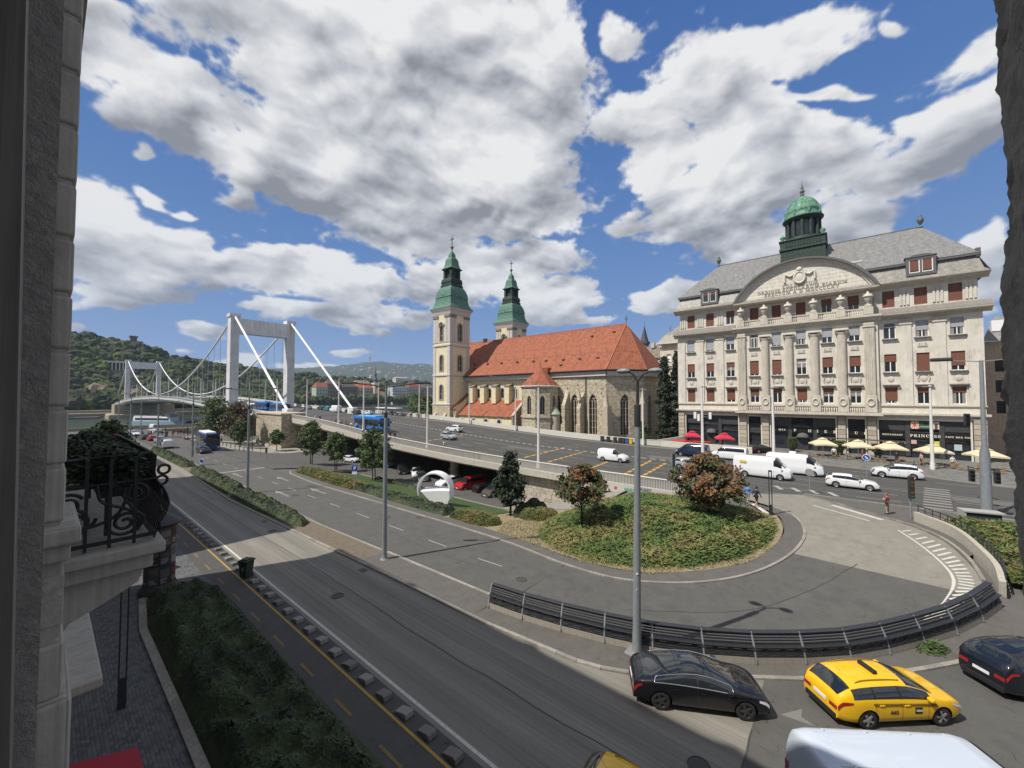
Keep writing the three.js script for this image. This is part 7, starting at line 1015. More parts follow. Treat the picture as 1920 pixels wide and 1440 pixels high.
return (carCache[type] = { S, body, top, belt, plan, up, skin, grid, lowSide, across, sideWin, h,
glassL: sideWin(-1, ...S.side), glassR: sideWin(1, ...S.side), ws: across(...S.ws, van ? 0.42 : 0.44), rw: S.rw && across(...S.rw, 0.45), wx, tyre: boxUV(tyre), rimDisc: boxUV(rimDisc), spokes: boxUV(mg(spokes)), lampL: lamp(-1), lampR: lamp(1), tailL: tail(-1), tailR: tail(1), endL: boxUV(endLamp(-1)), endR: boxUV(endLamp(1)), mirL: boxUV(mir(-1)), mirR: boxUV(mir(1)),
plateF: boxUV(B(xf, xf + 0.02, 0.42, 0.53, -0.26, 0.26)), plateR: boxUV(B(rear - 0.01, rear + 0.01, van ? 0.75 : 0.62, van ? 0.86 : 0.73, -0.26, 0.26)), bumper: boxUV(mg([rb(h - 0.1, h + 0.015, 0.2, 0.42, -plan(h) * 0.9, plan(h) * 0.9, 0.03), rb(-h - 0.015, -h + 0.1, 0.22, 0.44, -plan(-h) * 0.92, plan(-h) * 0.92, 0.03)])), seams: [-1, 1].map((s) => (S.pillars && !S.panel ? [...S.pillars, S.side[1] - 0.12] : [S.side[0], S.side[1] - 0.05, -1.2].filter((x) => x > -h)).map((x) => seam(s, x, 0.3, belt(x) - 0.04))), handles: [-1, 1].map((s) => (S.panel ? [S.side[0] + 0.15] : [S.pillars[S.pillars.length - 1] + 0.16, S.pillars[S.pillars.length - 1] - 0.75]).map((x) => boxUV(handle(s, x)))),
posts: [-1, 1].map((s) => (S.pillars || []).map((x) => grid((u, v) => skin(x + (u - 0.5) * 0.07, lerp(0.025, sideT, v), s, 0.011), 1, 6))),
});
}
function car(type, color, name, label, [x, y, d], turn, o = {}) {
const G = carGeo(type), p = paintOf(color, o.rough), T = thing(name, label, o.cat || 'car', [x, y, d], turn, o.group);
obj('body', G.body, p, T); obj('side_window', G.glassL, VM.glass, T); obj('side_window', G.glassR, VM.glass, T); obj('windscreen', G.ws, VM.glass, T); if (G.rw) obj('rear_window', G.rw, VM.glass, T);
for (const wx of G.wx) for (const s of [1, -1]) { const w = obj('wheel', G.tyre, VM.tyre, T, [wx, G.S.r, -s * (G.S.W / 2 - 0.135)]); if (s < 0) w.rotation.y = Math.PI; w.rotation.z = o.small ? 0 : wx * 1.3; obj('rim', G.rimDisc, o.near ? VM.trim : o.rim || VM.rim, w); if (!o.small) obj('spokes', G.spokes, o.rim || VM.rim, w); }
obj('headlight', G.lampL, VM.lamp, T); obj('headlight', G.lampR, VM.lamp, T); obj('taillight', G.tailL, VM.red, T); obj('taillight', G.tailR, VM.red, T);
obj('bumper_trim', G.bumper, VM.trim, T);
if (!o.small) { obj('mirror', G.mirL, o.mirror || p, T); obj('mirror', G.mirR, o.mirror || p, T); obj('number_plate', G.plateF, VM.plate, T); obj('number_plate', G.plateR, VM.plate, T); G.seams.flat().forEach((g) => obj('door_seam', g, VM.trim, T)); G.handles.flat().forEach((g) => obj('door_handle', g, p, T)); G.posts.flat().forEach((g) => obj('window_post', g, VM.trim, T)); obj('taillight', G.endL, VM.red, T); obj('taillight', G.endR, VM.red, T); }
return T;
}
const WHITE = [0.74, 0.75, 0.76], BLACK = [0.006, 0.006, 0.008], SILVER = [0.36, 0.37, 0.38], YELLOW = [0.78, 0.45, 0.006], NAVY = [0.010, 0.020, 0.055], RED = [0.42, 0.012, 0.016], GREY = [0.06, 0.065, 0.07];
// --- close by ---
{
const T = car('saloon', BLACK, 'saloon_car', 'glossy black saloon with chrome window line in the near lane', [-4.5, 0.006, 16.3], 0.528, { rim: VM.darkRim, near: true, rough: 0.2 }), G = carGeo('saloon');
for (const s of [-1, 1]) { const P = []; for (let i = 0; i <= 20; i++) { const x = lerp(-1.55, 1.02, i / 20); P.push(new THREE.Vector3(...G.skin(x, 0.40 * 1.0, s, 0.012))); } for (let i = 20; i >= 0; i--) { const x = lerp(-1.62, 1.06, i / 20); P.push(new THREE.Vector3(...G.skin(x, 0.02, s, 0.012))); } obj('chrome_trim', boxUV(new THREE.TubeGeometry(new THREE.CatmullRomCurve3(P, true), 120, 0.018, 5, true)), VM.chrome, T); }
obj('glass_roof', G.across(-0.72, 0.14, 0.5, 0.004), VM.glass, T);
}
const TAXIS = [];
for (const [lab, pos, turn] of [['yellow estate taxi with chequered stripe and roof sign, wholly in view', [0.9, 0.006, 20.1], 0.752], ['yellow taxi cut off by the bottom edge of the view', [-3.55, 0.006, 10.15], 0.06]]) {
const T = car('estate', YELLOW, 'taxi', lab, pos, turn, { cat: 'taxi', group: 'yellow taxis', near: true }), G = carGeo('estate');
obj('roof_sign', boxUV(rb(-0.55, -0.40, 1.46, 1.58, -0.32, 0.32, 0.02)), VM.trim, T); obj('roof_sign_face', boxUV(B(-0.395, -0.385, 1.485, 1.56, -0.27, 0.27)), M([0.55, 0.32, 0.03], 0.4), T); obj('antenna', boxUV(tube([[-1.5, 1.44, 0], [-1.72, 1.62, 0]], 0.006, 4)), VM.trim, T);
for (const s of [-1, 1]) { obj('roof_rail', boxUV(tube([[-1.5, 1.38, s * 0.56], [-1.3, 1.43, s * 0.54], [-0.4, 1.45, s * 0.54], [0.15, 1.41, s * 0.54]], 0.016, 5)), M([0.30, 0.19, 0.02], 0.5), T);
for (let r = 0; r < 2; r++) for (let k = 0; k < 26; k++) { const x = -1.15 + k * 0.09 + r * 0.045; obj('checker', G.grid((u, v) => G.lowSide(x + u * 0.05, G.belt(x) - 0.065 - r * 0.05 - v * 0.05, s, 0.012), 1, 1), VM.trim, T); }
obj('door_badge', G.grid((u, v) => G.lowSide(lerp(0.35, 0.62, u), lerp(0.5, 0.72, v), s, 0.005), 2, 2), VM.trim, T); }
const num = (s) => { const g = new TextGeometry('440', { font: fontS, size: 0.13, depth: 0.004, curveSegments: 2 }); if (s < 0) { g.rotateY(Math.PI); g.translate(-0.15, 0.52, -0.915); } else g.translate(-0.55, 0.52, 0.91); return g; }; obj('fleet_number', boxUV(num(1)), VM.trim, T); obj('fleet_number', boxUV(num(-1)), VM.trim, T);
{ const g = new TextGeometry('Uber', { font: fontS, size: 0.075, depth: 0.003, curveSegments: 2 }); g.translate(0.385, 0.58, 0.916); obj('badge_lettering', boxUV(g), VM.plate, T); }
}
car('suv', [0.006, 0.008, 0.014], 'sports_utility_car', 'dark black car half hidden by the pier at the right edge', [5.7, 0.06, 25.6], 0.75, { near: true, rough: 0.2 });
{
const T = car('panelvan', [0.50, 0.55, 0.62], 'delivery_van', 'white delivery van at the bottom edge, shade tinted into its blue grey paint', [1.55, 0.006, 14.6], 0.64, { cat: 'van', group: 'white vans', near: true });  // a white van: the blue-grey body colour stands in for shade on its roof
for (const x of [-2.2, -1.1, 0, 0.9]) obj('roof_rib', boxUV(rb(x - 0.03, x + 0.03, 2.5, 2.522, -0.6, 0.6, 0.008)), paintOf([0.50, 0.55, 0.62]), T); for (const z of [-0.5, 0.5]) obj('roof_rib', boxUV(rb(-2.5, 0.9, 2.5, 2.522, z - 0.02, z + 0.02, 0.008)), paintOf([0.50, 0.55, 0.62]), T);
}
// --- junction and ramp ---
const onDeck = (x) => deckY(x) + 0.02;
for (const [type, c, nm, lab, x, d, turn, o] of [
['hatch', WHITE, 'hatchback_car', 'white hatchback in the nearest lane of the junction', 0.75, 55.6, 0.0, {}],
['suv', WHITE, 'sports_utility_car', 'white crossover facing left by the cafe terrace', 5.0, 66.0, Math.PI + 0.05, {}],
['panelvan', WHITE, 'delivery_van', 'white high roof van with small yellow logo, in front of another', -7.4, 56.2, -0.05, { cat: 'van', group: 'white vans' }],
['panelvan', WHITE, 'delivery_van', 'white high roof van with a roof fan, behind another van', -4.6, 61.2, -0.02, { cat: 'van', group: 'white vans' }],
['transporter', WHITE, 'delivery_van', 'low white van facing left behind the autumn tree', -13.4, 68.6, Math.PI, { cat: 'van', group: 'white vans' }],
['estate', SILVER, 'estate_car', 'silver estate car left of the autumn tree', -15.6, 56.3, 0.02, {}],
['transporter', NAVY, 'passenger_van', 'dark blue passenger van beside the red cafe parasols', -18.8, 68.6, Math.PI, { cat: 'van' }],
['hatch', BLACK, 'hatchback_car', 'small black car parked by the college gateway', -10.6, 79.6, 0.9, {}],
['minivan', WHITE, 'delivery_van', 'small white van crossing the yellow road stripes', -26.3, 55.2, 0.0, { cat: 'van', group: 'white vans' }],
['compact', SILVER, 'compact_car', 'small silver car on the ramp behind the white lamp post', -61.2, 53.1, 0.0, {}],
['suv', WHITE, 'sports_utility_car', 'white car beside the small silver car on the ramp', -69.6, 62.2, Math.PI, {}],
]) { const T = car(type, c, nm, lab, [x, onDeck(x) + (d > upN(x) ? 0.12 : 0), d], turn, o); if (/roof fan/.test(lab)) obj('roof_fan', boxUV(rb(-0.5, 0.2, 2.5, 2.78, -0.4, 0.4, 0.06)), VM.plate, T); if (/yellow logo/.test(lab)) obj('logo', boxUV(B(-2.2, -1.5, 1.65, 1.95, 1.03, 1.035).translate(0, 0, 2.065)), M([0.62, 0.50, 0.05], 0.5), T); }
// --- on the bridge, far away ---
{
const far = [['panelvan', WHITE, 'van', 'white van driving up the bridge right of the near pylon', -141, 68.4], ['suv', BLACK, 'car', 'dark car first in the line beyond the blue bus', -136.7, 71.6], ['suv', GREY, 'car', 'dark grey car behind the dark car beyond the bus', -128.6, 69.6], ['hatch', WHITE, 'car', 'white car just behind the top of the blue bus', -123.6, 71.4], ['suv', GREY, 'car', 'grey car at the foot of the right pylon leg', -158, 71], ['minivan', [0.03, 0.20, 0.24], 'van', 'teal van right of the right pylon leg', -151, 70.2], ['hatch', SILVER, 'car', 'silver car beside the teal van on the bridge', -163, 68], ['hatch', WHITE, 'car', 'white car on the bridge between the pylon legs', -180, 63], ['minivan', WHITE, 'van', 'white van on the bridge between the pylon legs', -196, 58], ['hatch', GREY, 'car', 'grey car on the bridge left of the near pylon', -214, 57], ['suv', WHITE, 'car', 'white car in the bridge traffic left of the near pylon', -225, 62], ['panelvan', WHITE, 'van', 'tall white van in the bridge traffic near the crest', -240, 57], ['hatch', BLACK, 'car', 'black car in the bridge traffic near the crest', -252, 62], ['suv', SILVER, 'car', 'silver car nearing the crest of the bridge', -268, 57], ['hatch', WHITE, 'car', 'white car at the crest of the bridge', -284, 61]];
for (const [t, c, cat, lab, x, d] of far) car(t, c, cat === 'van' ? 'van' : 'car', lab, [x, deckY(x) + 0.01, d], x > -175 ? Math.PI : 0, { cat, small: true, group: 'traffic on the bridge' });
}
// --- parked under the ramp, and down on the quay road ---
for (const [type, c, nm, lab, x, d, turn, cat] of [
['transporter', [0.075, 0.062, 0.048], 'passenger_van', 'brown van parked at the edge of the ramp shade', -38.2, 42.6, -1.75, 'van'], ['hatch', BLACK, 'hatchback_car', 'black car parked between the red and brown vans', -41.4, 43.4, 1.4, 'car'], ['transporter', RED, 'passenger_van', 'red van parked under the ramp', -44.6, 43.2, -1.75, 'van'], ['suv', WHITE, 'sports_utility_car', 'white car parked behind the white sculpture', -48.6, 42.2, -1.5, 'car'], ['estate', GREY, 'estate_car', 'dark grey estate parked under the ramp', -55.2, 42.0, -0.5, 'car'], ['suv', WHITE, 'sports_utility_car', 'white car parked beside the grey estate', -58.6, 43.4, -0.6, 'car'], ['suv', BLACK, 'sports_utility_car', 'black car parked at the left end of the row', -63.2, 43.6, -0.5, 'car'], ['hatch', SILVER, 'hatchback_car', 'silver car glimpsed between the park trees', -72, 45, 0.2, 'car'], ['hatch', WHITE, 'hatchback_car', 'white car glimpsed left of the park trees', -83, 44, 0.2, 'car']]) car(type, c, nm, lab, [x, gy(x, d) + 0.04, d], turn, { cat, small: type === 'hatch', group: 'vehicles parked under the ramp' });
for (const [type, c, nm, lab, x, d, turn, cat] of [
['transporter', WHITE, 'delivery_van', 'white van seen from behind on the quay road', -116.5, 18.3, Math.PI - 0.1, 'van'], ['suv', GREY, 'car', 'dark car just beyond the white quay van', -125, 18.9, Math.PI, 'car'], ['suv', SILVER, 'car', 'silver car second beyond the white quay van', -131, 19.0, Math.PI, 'car'], ['hatch', RED, 'car', 'dark red car third beyond the white quay van', -139, 18.6, Math.PI, 'car'], ['hatch', GREY, 'car', 'grey car fourth beyond the white quay van', -145, 18.0, Math.PI, 'car'], ['estate', WHITE, 'car', 'white estate car crossing at the end of the quay road', -160, 17.4, 0.2, 'car'], ['panelvan', WHITE, 'van', 'long white van crossing by the quay railing', -173, 24, 0.1, 'van'], ['hatch', SILVER, 'car', 'silver car at the far left of the quay crossing', -170, 12.6, 0.3, 'car'], ['estate', BLACK, 'car', 'black car in front of the blue coach', -100.6, 21.4, 0.0, 'car']]) car(type, c, nm, lab, [x, 0.02, d], turn, { cat, small: true, group: 'traffic on the quay road' });
// --- buses: body, roof, window bands, doors ---
function bus(name, label, [x, y, d], turn, L, H, c, roofC, o = {}) {
const T = thing(name, label, 'bus', [x, y, d], turn, o.group), W = 2.5, p = paintOf(c), sh = shapeOf([[-L / 2, 0.32], [L / 2, 0.32], [L / 2, H * 0.45], [L / 2 - (o.rake || 0.15), H - 0.2], [L / 2 - 0.4, H], [-L / 2 + 0.25, H], [-L / 2, H - 0.25]]);
const g = new THREE.ExtrudeGeometry(sh, { depth: W - 0.16, bevelEnabled: true, bevelSize: 0.06, bevelThickness: 0.08, bevelSegments: 2 }); g.translate(0, 0, -W / 2 + 0.08); obj('body', boxUV(g), p, T);
obj('roof_pod', boxUV(rb(-L * 0.36, L * 0.3, H + 0.02, H + 0.32, -0.95, 0.95, 0.1)), roofC, T);
for (const s of [-1, 1]) { const n = 6; for (let k = 0; k < n; k++) { const a = -L / 2 + 0.25 + k * (L - 0.6) / n; obj('side_window', boxUV(B(a + 0.04, a + (L - 0.6) / n - 0.04, H * 0.36, H * 0.84, -s * (W / 2 + 0.005) - 0.012, -s * (W / 2 + 0.005) + 0.012)), VM.glass, T); } }
for (const a of [L * 0.3, -L * 0.02, -L * 0.34]) obj('door', boxUV(B(a - 0.55, a + 0.55, 0.42, H * 0.84, -W / 2 - 0.02, -W / 2 - 0.03 + 0.03)), VM.glass, T);
const fw = wallX(rect(-1.1, 1.1, H * 0.36, H * 0.86), [], L / 2 + 0.05, L / 2 + 0.075); obj('windscreen', boxUV(fw), VM.glass, T); obj('destination_sign', boxUV(B(L / 2 + 0.07, L / 2 + 0.09, H * 0.87, H * 0.95, -0.9, 0.9)), VM.trim, T); obj('rear_window', boxUV(B(-L / 2 - 0.08, -L / 2 - 0.06, H * 0.45, H * 0.82, -1, 1)), VM.glass, T);
const t = lathe([[0.3, -0.14], [0.46, -0.14], [0.48, 0], [0.46, 0.14], [0.3, 0.14]], 20); t.rotateX(Math.PI / 2); boxUV(t); for (const wx of [L * 0.28, -L * 0.22]) for (const s of [-1, 1]) { const w = obj('wheel', t, VM.tyre, T, [wx, 0.48, s * (W / 2 - 0.12)]); obj('rim', boxUV(new THREE.CylinderGeometry(0.3, 0.3, 0.2, 16).rotateX(Math.PI / 2)), VM.rim, w); }
for (const s of [-1, 1]) { obj('headlight', boxUV(B(L / 2 + 0.06, L / 2 + 0.09, 0.7, 0.9, s * 0.95 - 0.2, s * 0.95 + 0.2)), VM.lamp, T); obj('mirror', boxUV(rb(L / 2 - 0.1, L / 2 + 0.15, H * 0.55, H * 0.75, s * 1.42 - 0.12, s * 1.42 + 0.12, 0.04)), VM.trim, T); }
return T;
}
const BLUE = [0.022, 0.17, 0.56];
bus('city_bus', 'bright blue city bus at the stop on the ramp', [-82.2, deckY(-82) + 0.02, 48.2], -0.045, 12, 2.95, BLUE, M([0.10, 0.38, 0.75], 0.5));
bus('city_bus', 'blue city bus on the bridge between the pylon legs, left one', [-166.5, deckY(-166) + 0.02, 53.5], 0, 12, 2.95, BLUE, M([0.10, 0.38, 0.75], 0.5), { group: 'blue buses on the bridge' });
bus('city_bus', 'blue city bus on the bridge between the pylon legs, right one', [-152.5, deckY(-152) + 0.02, 54.0], 0, 12, 2.95, BLUE, M([0.10, 0.38, 0.75], 0.5), { group: 'blue buses on the bridge' });
bus('coach', 'dark blue touring coach coming along the quay road', [-108.5, 0.02, 23.8], -0.06, 12.4, 3.5, [0.012, 0.035, 0.16], M([0.70, 0.71, 0.73], 0.5), { rake: 0.5 });
// ================= street furniture =================
const SM = { post: M([0.25, 0.28, 0.31], 0.55, { map: rep(TX.stain, 1, 3) }), dark: M([0.028, 0.030, 0.034], 0.55), white: M([0.80, 0.80, 0.78], 0.55, { map: rep(TX.stain, 1, 4) }), slat: M([0.034, 0.037, 0.044], 0.42, { map: rep(TX.mottle, 0.8) }), steel: M([0.25, 0.25, 0.245], 0.6), glassLamp: PM([0.62, 0.64, 0.66], 0.2), blue: M([0.012, 0.07, 0.33], 0.5), signW: M([0.75, 0.75, 0.75], 0.5), red: M([0.45, 0.02, 0.02], 0.5), green: M([0.014, 0.035, 0.022], 0.6) };
const taper = (pts, n = 14) => boxUV(lathe(pts, n));
// tall lamp with two arms
function tallLamp(label, pos, h = 12.2, arm = 3.1, turn = 0) {
const T = thing('street_lamp', label, 'street lamp', pos, turn, 'tall grey street lamps');
obj('base', taper([[0.3, 0], [0.3, 0.04], [0.2, 0.06], [0.17, 0.3], [0.165, 1.6]]), SM.post, T); obj('pole', taper([[0.16, 1.6], [0.125, h - 3], [0.1, h - 1.8], [0.075, h - 1.75], [0.07, h]]), SM.post, T); obj('bracket', taper([[0.11, h - 2.4], [0.11, h - 1.9]]), SM.dark, T);
for (const s of [-1, 1]) { obj('arm', boxUV(tube([[0, h - 0.1, 0], [s * arm * 0.35, h + 0.05, 0], [s * arm * 0.75, h + 0.2, 0]], 0.05, 6)), SM.dark, T); const hd = obj('lamp_head', boxUV(rb(s * arm * 0.68, s * arm * 1.05, h + 0.15, h + 0.28, -0.16, 0.16, 0.05)), SM.dark, T); obj('diffuser', boxUV(B(s * arm * 0.72, s * arm * 1.0, h + 0.13, h + 0.15, -0.12, 0.12)), SM.glassLamp, hd); }
return T;
}
tallLamp('tall grey street lamp in the middle foreground of the median', [-24.84, 0.08, 15.7], 12.2, 3.0, 0.75);
tallLamp('tall grey street lamp third along the median', [-54.4, 0.08, 15.9], 12.2, 3.0, 0.75); tallLamp('tall grey street lamp by the blue arrow sign', [-83.1, 0.08, 16.2], 12.2, 3.0, 0.75);
tallLamp('tall grey street lamp beyond the far median hedge', [-115.2, 0.06, 16.4], 12.2, 2.6, 0.75); tallLamp('tall grey lamp left of the quay van', [-126.2, 0.02, 13.2], 12.2, 2.4, 0.75); tallLamp('grey lamp farthest left by the quay railing', [-176, 0.02, 15.6], 12.2, 2.4, 0.75); tallLamp('grey lamp beside the pontoon on the quay', [-184, 0.02, 33], 10, 2.0, 0.75); tallLamp('thin grey lamp on the quay near the river boat', [-186, 0.02, 22], 10, 2.0, 0.75); tallLamp('grey lamp on the quay under the bridge', [-180, -1.4, 41], 10, 2.0, 0.75);
{ // the nearest post with its fork of two oval lanterns
const T = thing('street_lamp', 'nearest grey lamp post with two oval lanterns beside the slatted barrier', 'street lamp', [-7.16, 0.09, 17.2], 0, 'tall grey street lamps'); const h = 11.0;
obj('footing', boxUV(rb(-0.42, 0.42, -0.02, 0.14, -0.42, 0.42, 0.05)), M([0.26, 0.265, 0.27], 0.8, { map: rep(TX.mottle, 0.7) }), T); obj('pole', taper([[0.2, 0.1], [0.19, 0.9], [0.175, 1.2], [0.165, 4], [0.12, h - 1.2], [0.12, h]], 18), SM.post, T); obj('sleeve', taper([[0.12, h - 0.9], [0.145, h - 0.9], [0.145, h + 0.05], [0.08, h + 0.08]]), SM.dark, T); obj('neck', boxUV(tube([[0, h, 0], [0, h + 1.15, 0]], 0.07, 8)), SM.dark, T);
for (const [dx, dd, k] of [[-0.42, -0.12, 0.6], [0.5, 0.12, -0.6]]) { obj('arm', boxUV(tube([[0, h + 1.1, 0], [dx * 0.5, h + 1.45, dd * 0.5], [dx, h + 1.55, dd]], 0.045, 6)), SM.dark, T); const g = new THREE.SphereGeometry(0.25, 16, 10); g.scale(1.3, 0.5, 0.8); const hd = obj('lantern', boxUV(g), SM.post, T, [dx * 1.5, h + 1.58, dd]); const q = new THREE.SphereGeometry(0.19, 14, 8); q.scale(1.25, 0.45, 0.8); obj('diffuser', boxUV(q), SM.glassLamp, hd, [0, -0.06, 0]); }
const st = new THREE.CircleGeometry(0.05, 14); st.rotateY(0.35); st.translate(0.07, 3.6, 0.175); obj('sticker', boxUV(st), SM.signW, T); const st2 = new THREE.CircleGeometry(0.03, 10); st2.rotateY(0.35); st2.translate(0.05, 2.9, 0.18); obj('sticker', boxUV(st2), SM.signW, T); T.rotation.z = -0.014;
}
{ const T = thing('street_lamp', 'thick grey lamp post by the pier carrying a traffic light', 'street lamp', [9.0, 1.9, 49.6], 0, 'tall grey street lamps'); obj('pole', taper([[0.42, 0], [0.42, 0.1], [0.34, 0.15], [0.30, 5], [0.17, 5.6], [0.12, 12.6]], 16), SM.post, T); for (const s of [-1, 1]) { obj('arm', boxUV(bar([0, 12.5, 0], [s * 2.2, 12.75, 0], 0.07)), SM.post, T); obj('lamp_head', boxUV(rb(s > 0 ? 1.6 : -2.9, s > 0 ? 2.9 : -1.6, 12.65, 12.95, -0.25, 0.25, 0.1)), SM.dark, T); }
for (const [y, dx] of [[7.2, -0.9], [2.6, -0.75], [2.6, 0.6]]) { const b = obj('signal_box', boxUV(rb(dx - 0.17, dx + 0.17, y, y + 1.0, -0.2, 0.15, 0.04)), SM.dark, T); for (let k = 0; k < 3; k++) obj('signal_visor', boxUV(B(dx - 0.12, dx + 0.12, y + 0.28 + k * 0.3, y + 0.3 + k * 0.3, -0.4, -0.2)), SM.dark, b); obj('signal_arm', boxUV(bar([0, y + 0.5, 0], [dx, y + 0.5, 0], 0.05)), SM.post, T); } }
// white tapered lamps along ramp and bridge
const wl = { pole: taper([[0.26, 0], [0.26, 0.9], [0.2, 1.0], [0.11, 10.6], [0.11, 10.9]], 12), head: boxUV(rb(-0.2, 0.75, 10.85, 11.0, -0.16, 0.16, 0.05)), cap: boxUV(rb(-0.14, 0.14, 10.9, 11.1, -0.14, 0.14, 0.04)) };
function whiteLamp(label, pos, turn = 0, group = 'white lamps along the ramp') { const T = thing('white_lamp_post', label, 'street lamp', pos, turn, group); obj('pole', wl.pole, SM.white, T); obj('lamp_head', wl.head, SM.steel, T); obj('cap', wl.cap, SM.white, T); return T; }
[-31, -54.6, -77, -90.4, -112, -134].forEach((x, i) => whiteLamp(['first', 'second', 'third', 'fourth', 'fifth', 'sixth'][i] + ' white lamp from the junction along the near railing', [x, deckY(x) + 0.14, nearEdge(x) + 1.6], 2.2));
[-29.9, -79, -101.6, -125].forEach((x, i) => whiteLamp(['first', 'second', 'third', 'fourth'][i] + ' white lamp from the junction along the far parapet', [x, deckY(x) + 0.14, 76.0], 0.6));
whiteLamp('white lamp post standing among the vans', [-7.0, deckY(-7) + 0.02, 63.4], 0.6); whiteLamp('white lamp post in front of the pub terrace', [9.2, 1.92, 75.6], 3.4); whiteLamp('white lamp post standing before the church aisle', [-62.5, deckY(-62) + 0.14, 76.1], 2.6);
{ const G = []; for (let k = 0; k < 12; k++) for (const d of [46.2, 72.4]) { const x = -200 - k * 24; whiteLamp(`${ordw(k + 1)} white lamp beyond the near pylon along the ${d < 50 ? 'near' : 'far'} bridge rail`, [x, deckY(x) + 0.02, d], 0, 'white lamps on the bridge'); } }
{ // mast with boxes by the silver car
const T = thing('signal_mast', 'white mast with signal boxes and cameras left of the vans', 'mast', [-14.4, deckY(-14) + 0.14, 57.5]); obj('pole', taper([[0.28, 0], [0.26, 1], [0.22, 1.2], [0.12, 9.6], [0.1, 11]], 14), SM.white, T); for (const [x, y] of [[-0.9, 6.6], [-0.45, 6.3], [1.0, 6.6]]) obj('antenna_box', boxUV(rb(x - 0.16, x + 0.16, y, y + 0.9, -0.15, 0.15, 0.03)), SM.signW, T); obj('camera', boxUV(rb(0.35, 0.8, 6.7, 7.0, -0.15, 0.15, 0.05)), SM.dark, T); obj('cross_arm', boxUV(bar([-1, 6.9, 0], [1.1, 6.9, 0], 0.06)), SM.steel, T); obj('lamp_head', boxUV(rb(-0.1, 0.6, 10.9, 11.05, -0.15, 0.15, 0.04)), SM.steel, T); obj('switch_box', boxUV(rb(0.1, 0.5, 1.2, 1.9, -0.35, -0.05, 0.03)), SM.signW, T);
}
// signs and signals
function sign(name, label, pos, h, face, turn = 0) { const T = thing(name, label, 'sign', pos, turn); obj('post', boxUV(cyl(0, 0, h, 0, 0.035, 0.035, 8)), SM.steel, T); face(T); return T; }
const disc = (T, y, r, m, rim) => { const g = new THREE.CylinderGeometry(r, r, 0.03, 20); g.rotateX(Math.PI / 2); g.translate(0, y, 0.05); obj('plate', boxUV(g), m, T); if (rim) { const q = new THREE.TorusGeometry(r, 0.03, 6, 22); q.translate(0, y, 0.06); obj('rim', boxUV(q), rim, T); } };
sign('keep_right_sign', 'blue round arrow sign in the junction', [2.3, deckY(2) + 0.02, 64.2], 2.6, (T) => { disc(T, 2.35, 0.36, SM.blue, SM.signW); const g = new THREE.ShapeGeometry(shapeOf([[-0.05, 0.2], [0.05, 0.2], [0.05, -0.05], [0.14, -0.05], [0, -0.22], [-0.14, -0.05], [-0.05, -0.05]])); g.rotateZ(0.7); g.translate(0, 2.35, 0.075); obj('arrow', boxUV(g), SM.signW, T); });
sign('road_sign', 'round sign seen from its grey back, left of the hatchback', [-2.5, 1.9, 49.4], 2.3, (T) => disc(T, 2.05, 0.36, SM.steel)); sign('keep_right_sign', 'blue round arrow sign at the median nose', [-73.8, 0.08, 15.6], 2.0, (T) => disc(T, 1.75, 0.34, SM.blue, SM.signW), 0.6); sign('road_sign', 'small round sign seen from behind at the hedge end', [-78, 0.08, 15.4], 1.9, (T) => disc(T, 1.7, 0.3, SM.steel), 0.6);
sign('parking_sign', 'blue parking sign on the hedge by the slip road', [-45, 0.08, 24.3], 3.2, (T) => { obj('plate', boxUV(rb(-0.34, 0.34, 2.5, 3.2, -0.06, -0.03, 0.02)), SM.blue, T); const g = new TextGeometry('P', { font: fontS, size: 0.42, depth: 0.01, curveSegments: 3 }); g.translate(-0.16, 2.64, 0.06); obj('letter', boxUV(g), SM.signW, T); obj('sub_plate', boxUV(rb(-0.3, 0.3, 2.1, 2.42, -0.06, -0.03, 0.02)), SM.signW, T); }, 0.75);
sign('no_turn_sign', 'round red rimmed sign with a signal on the side street corner', [-78.5, gy(-78, 25.8) + 0.05, 25.8], 3.4, (T) => { disc(T, 3.1, 0.4, SM.signW, SM.red); obj('signal_box', boxUV(rb(-0.15, 0.15, 1.7, 2.6, -0.25, -0.02, 0.04)), SM.dark, T); }, 0.75); sign('crossing_sign', 'thin post with blue plate beside the round red sign', [-90.5, gy(-90, 28.6) + 0.04, 28.6], 3.4, (T) => obj('plate', boxUV(rb(-0.25, 0.25, 2.8, 3.3, -0.06, -0.03, 0.02)), SM.dark, T), 0.75);
function signal(label, pos, h, turn) { const T = thing('traffic_light', label, 'traffic light', pos, turn, 'traffic lights'); obj('post', boxUV(cyl(0, 0, h, 0, 0.06, 0.06, 8)), SM.post, T); for (const y of [h - 1.0, 1.6]) { const b = obj('signal_box', boxUV(rb(-0.17, 0.17, y, y + 0.95, -0.28, -0.02, 0.04)), SM.dark, T); for (let k = 0; k < 3; k++) { const g = new THREE.CylinderGeometry(0.1, 0.1, 0.02, 14); g.rotateX(Math.PI / 2); g.translate(0, y + 0.18 + k * 0.3, 0.29); obj('lens', boxUV(g), M([[0.03, 0.10, 0.05], [0.14, 0.08, 0.01], [0.13, 0.012, 0.01]][k], 0.3), b); } } return T; }
signal('traffic light on the refuge with the waiting person', [4.1, 1.9, 44.2], 3.4, 0.4); signal('traffic light at the end of the ramp railing', [-14.0, 1.92, 43.6], 3.5, 2.6); signal('traffic light on the tall lamp at the median nose', [-83.6, 0.08, 16.4], 4.2, 0.75);
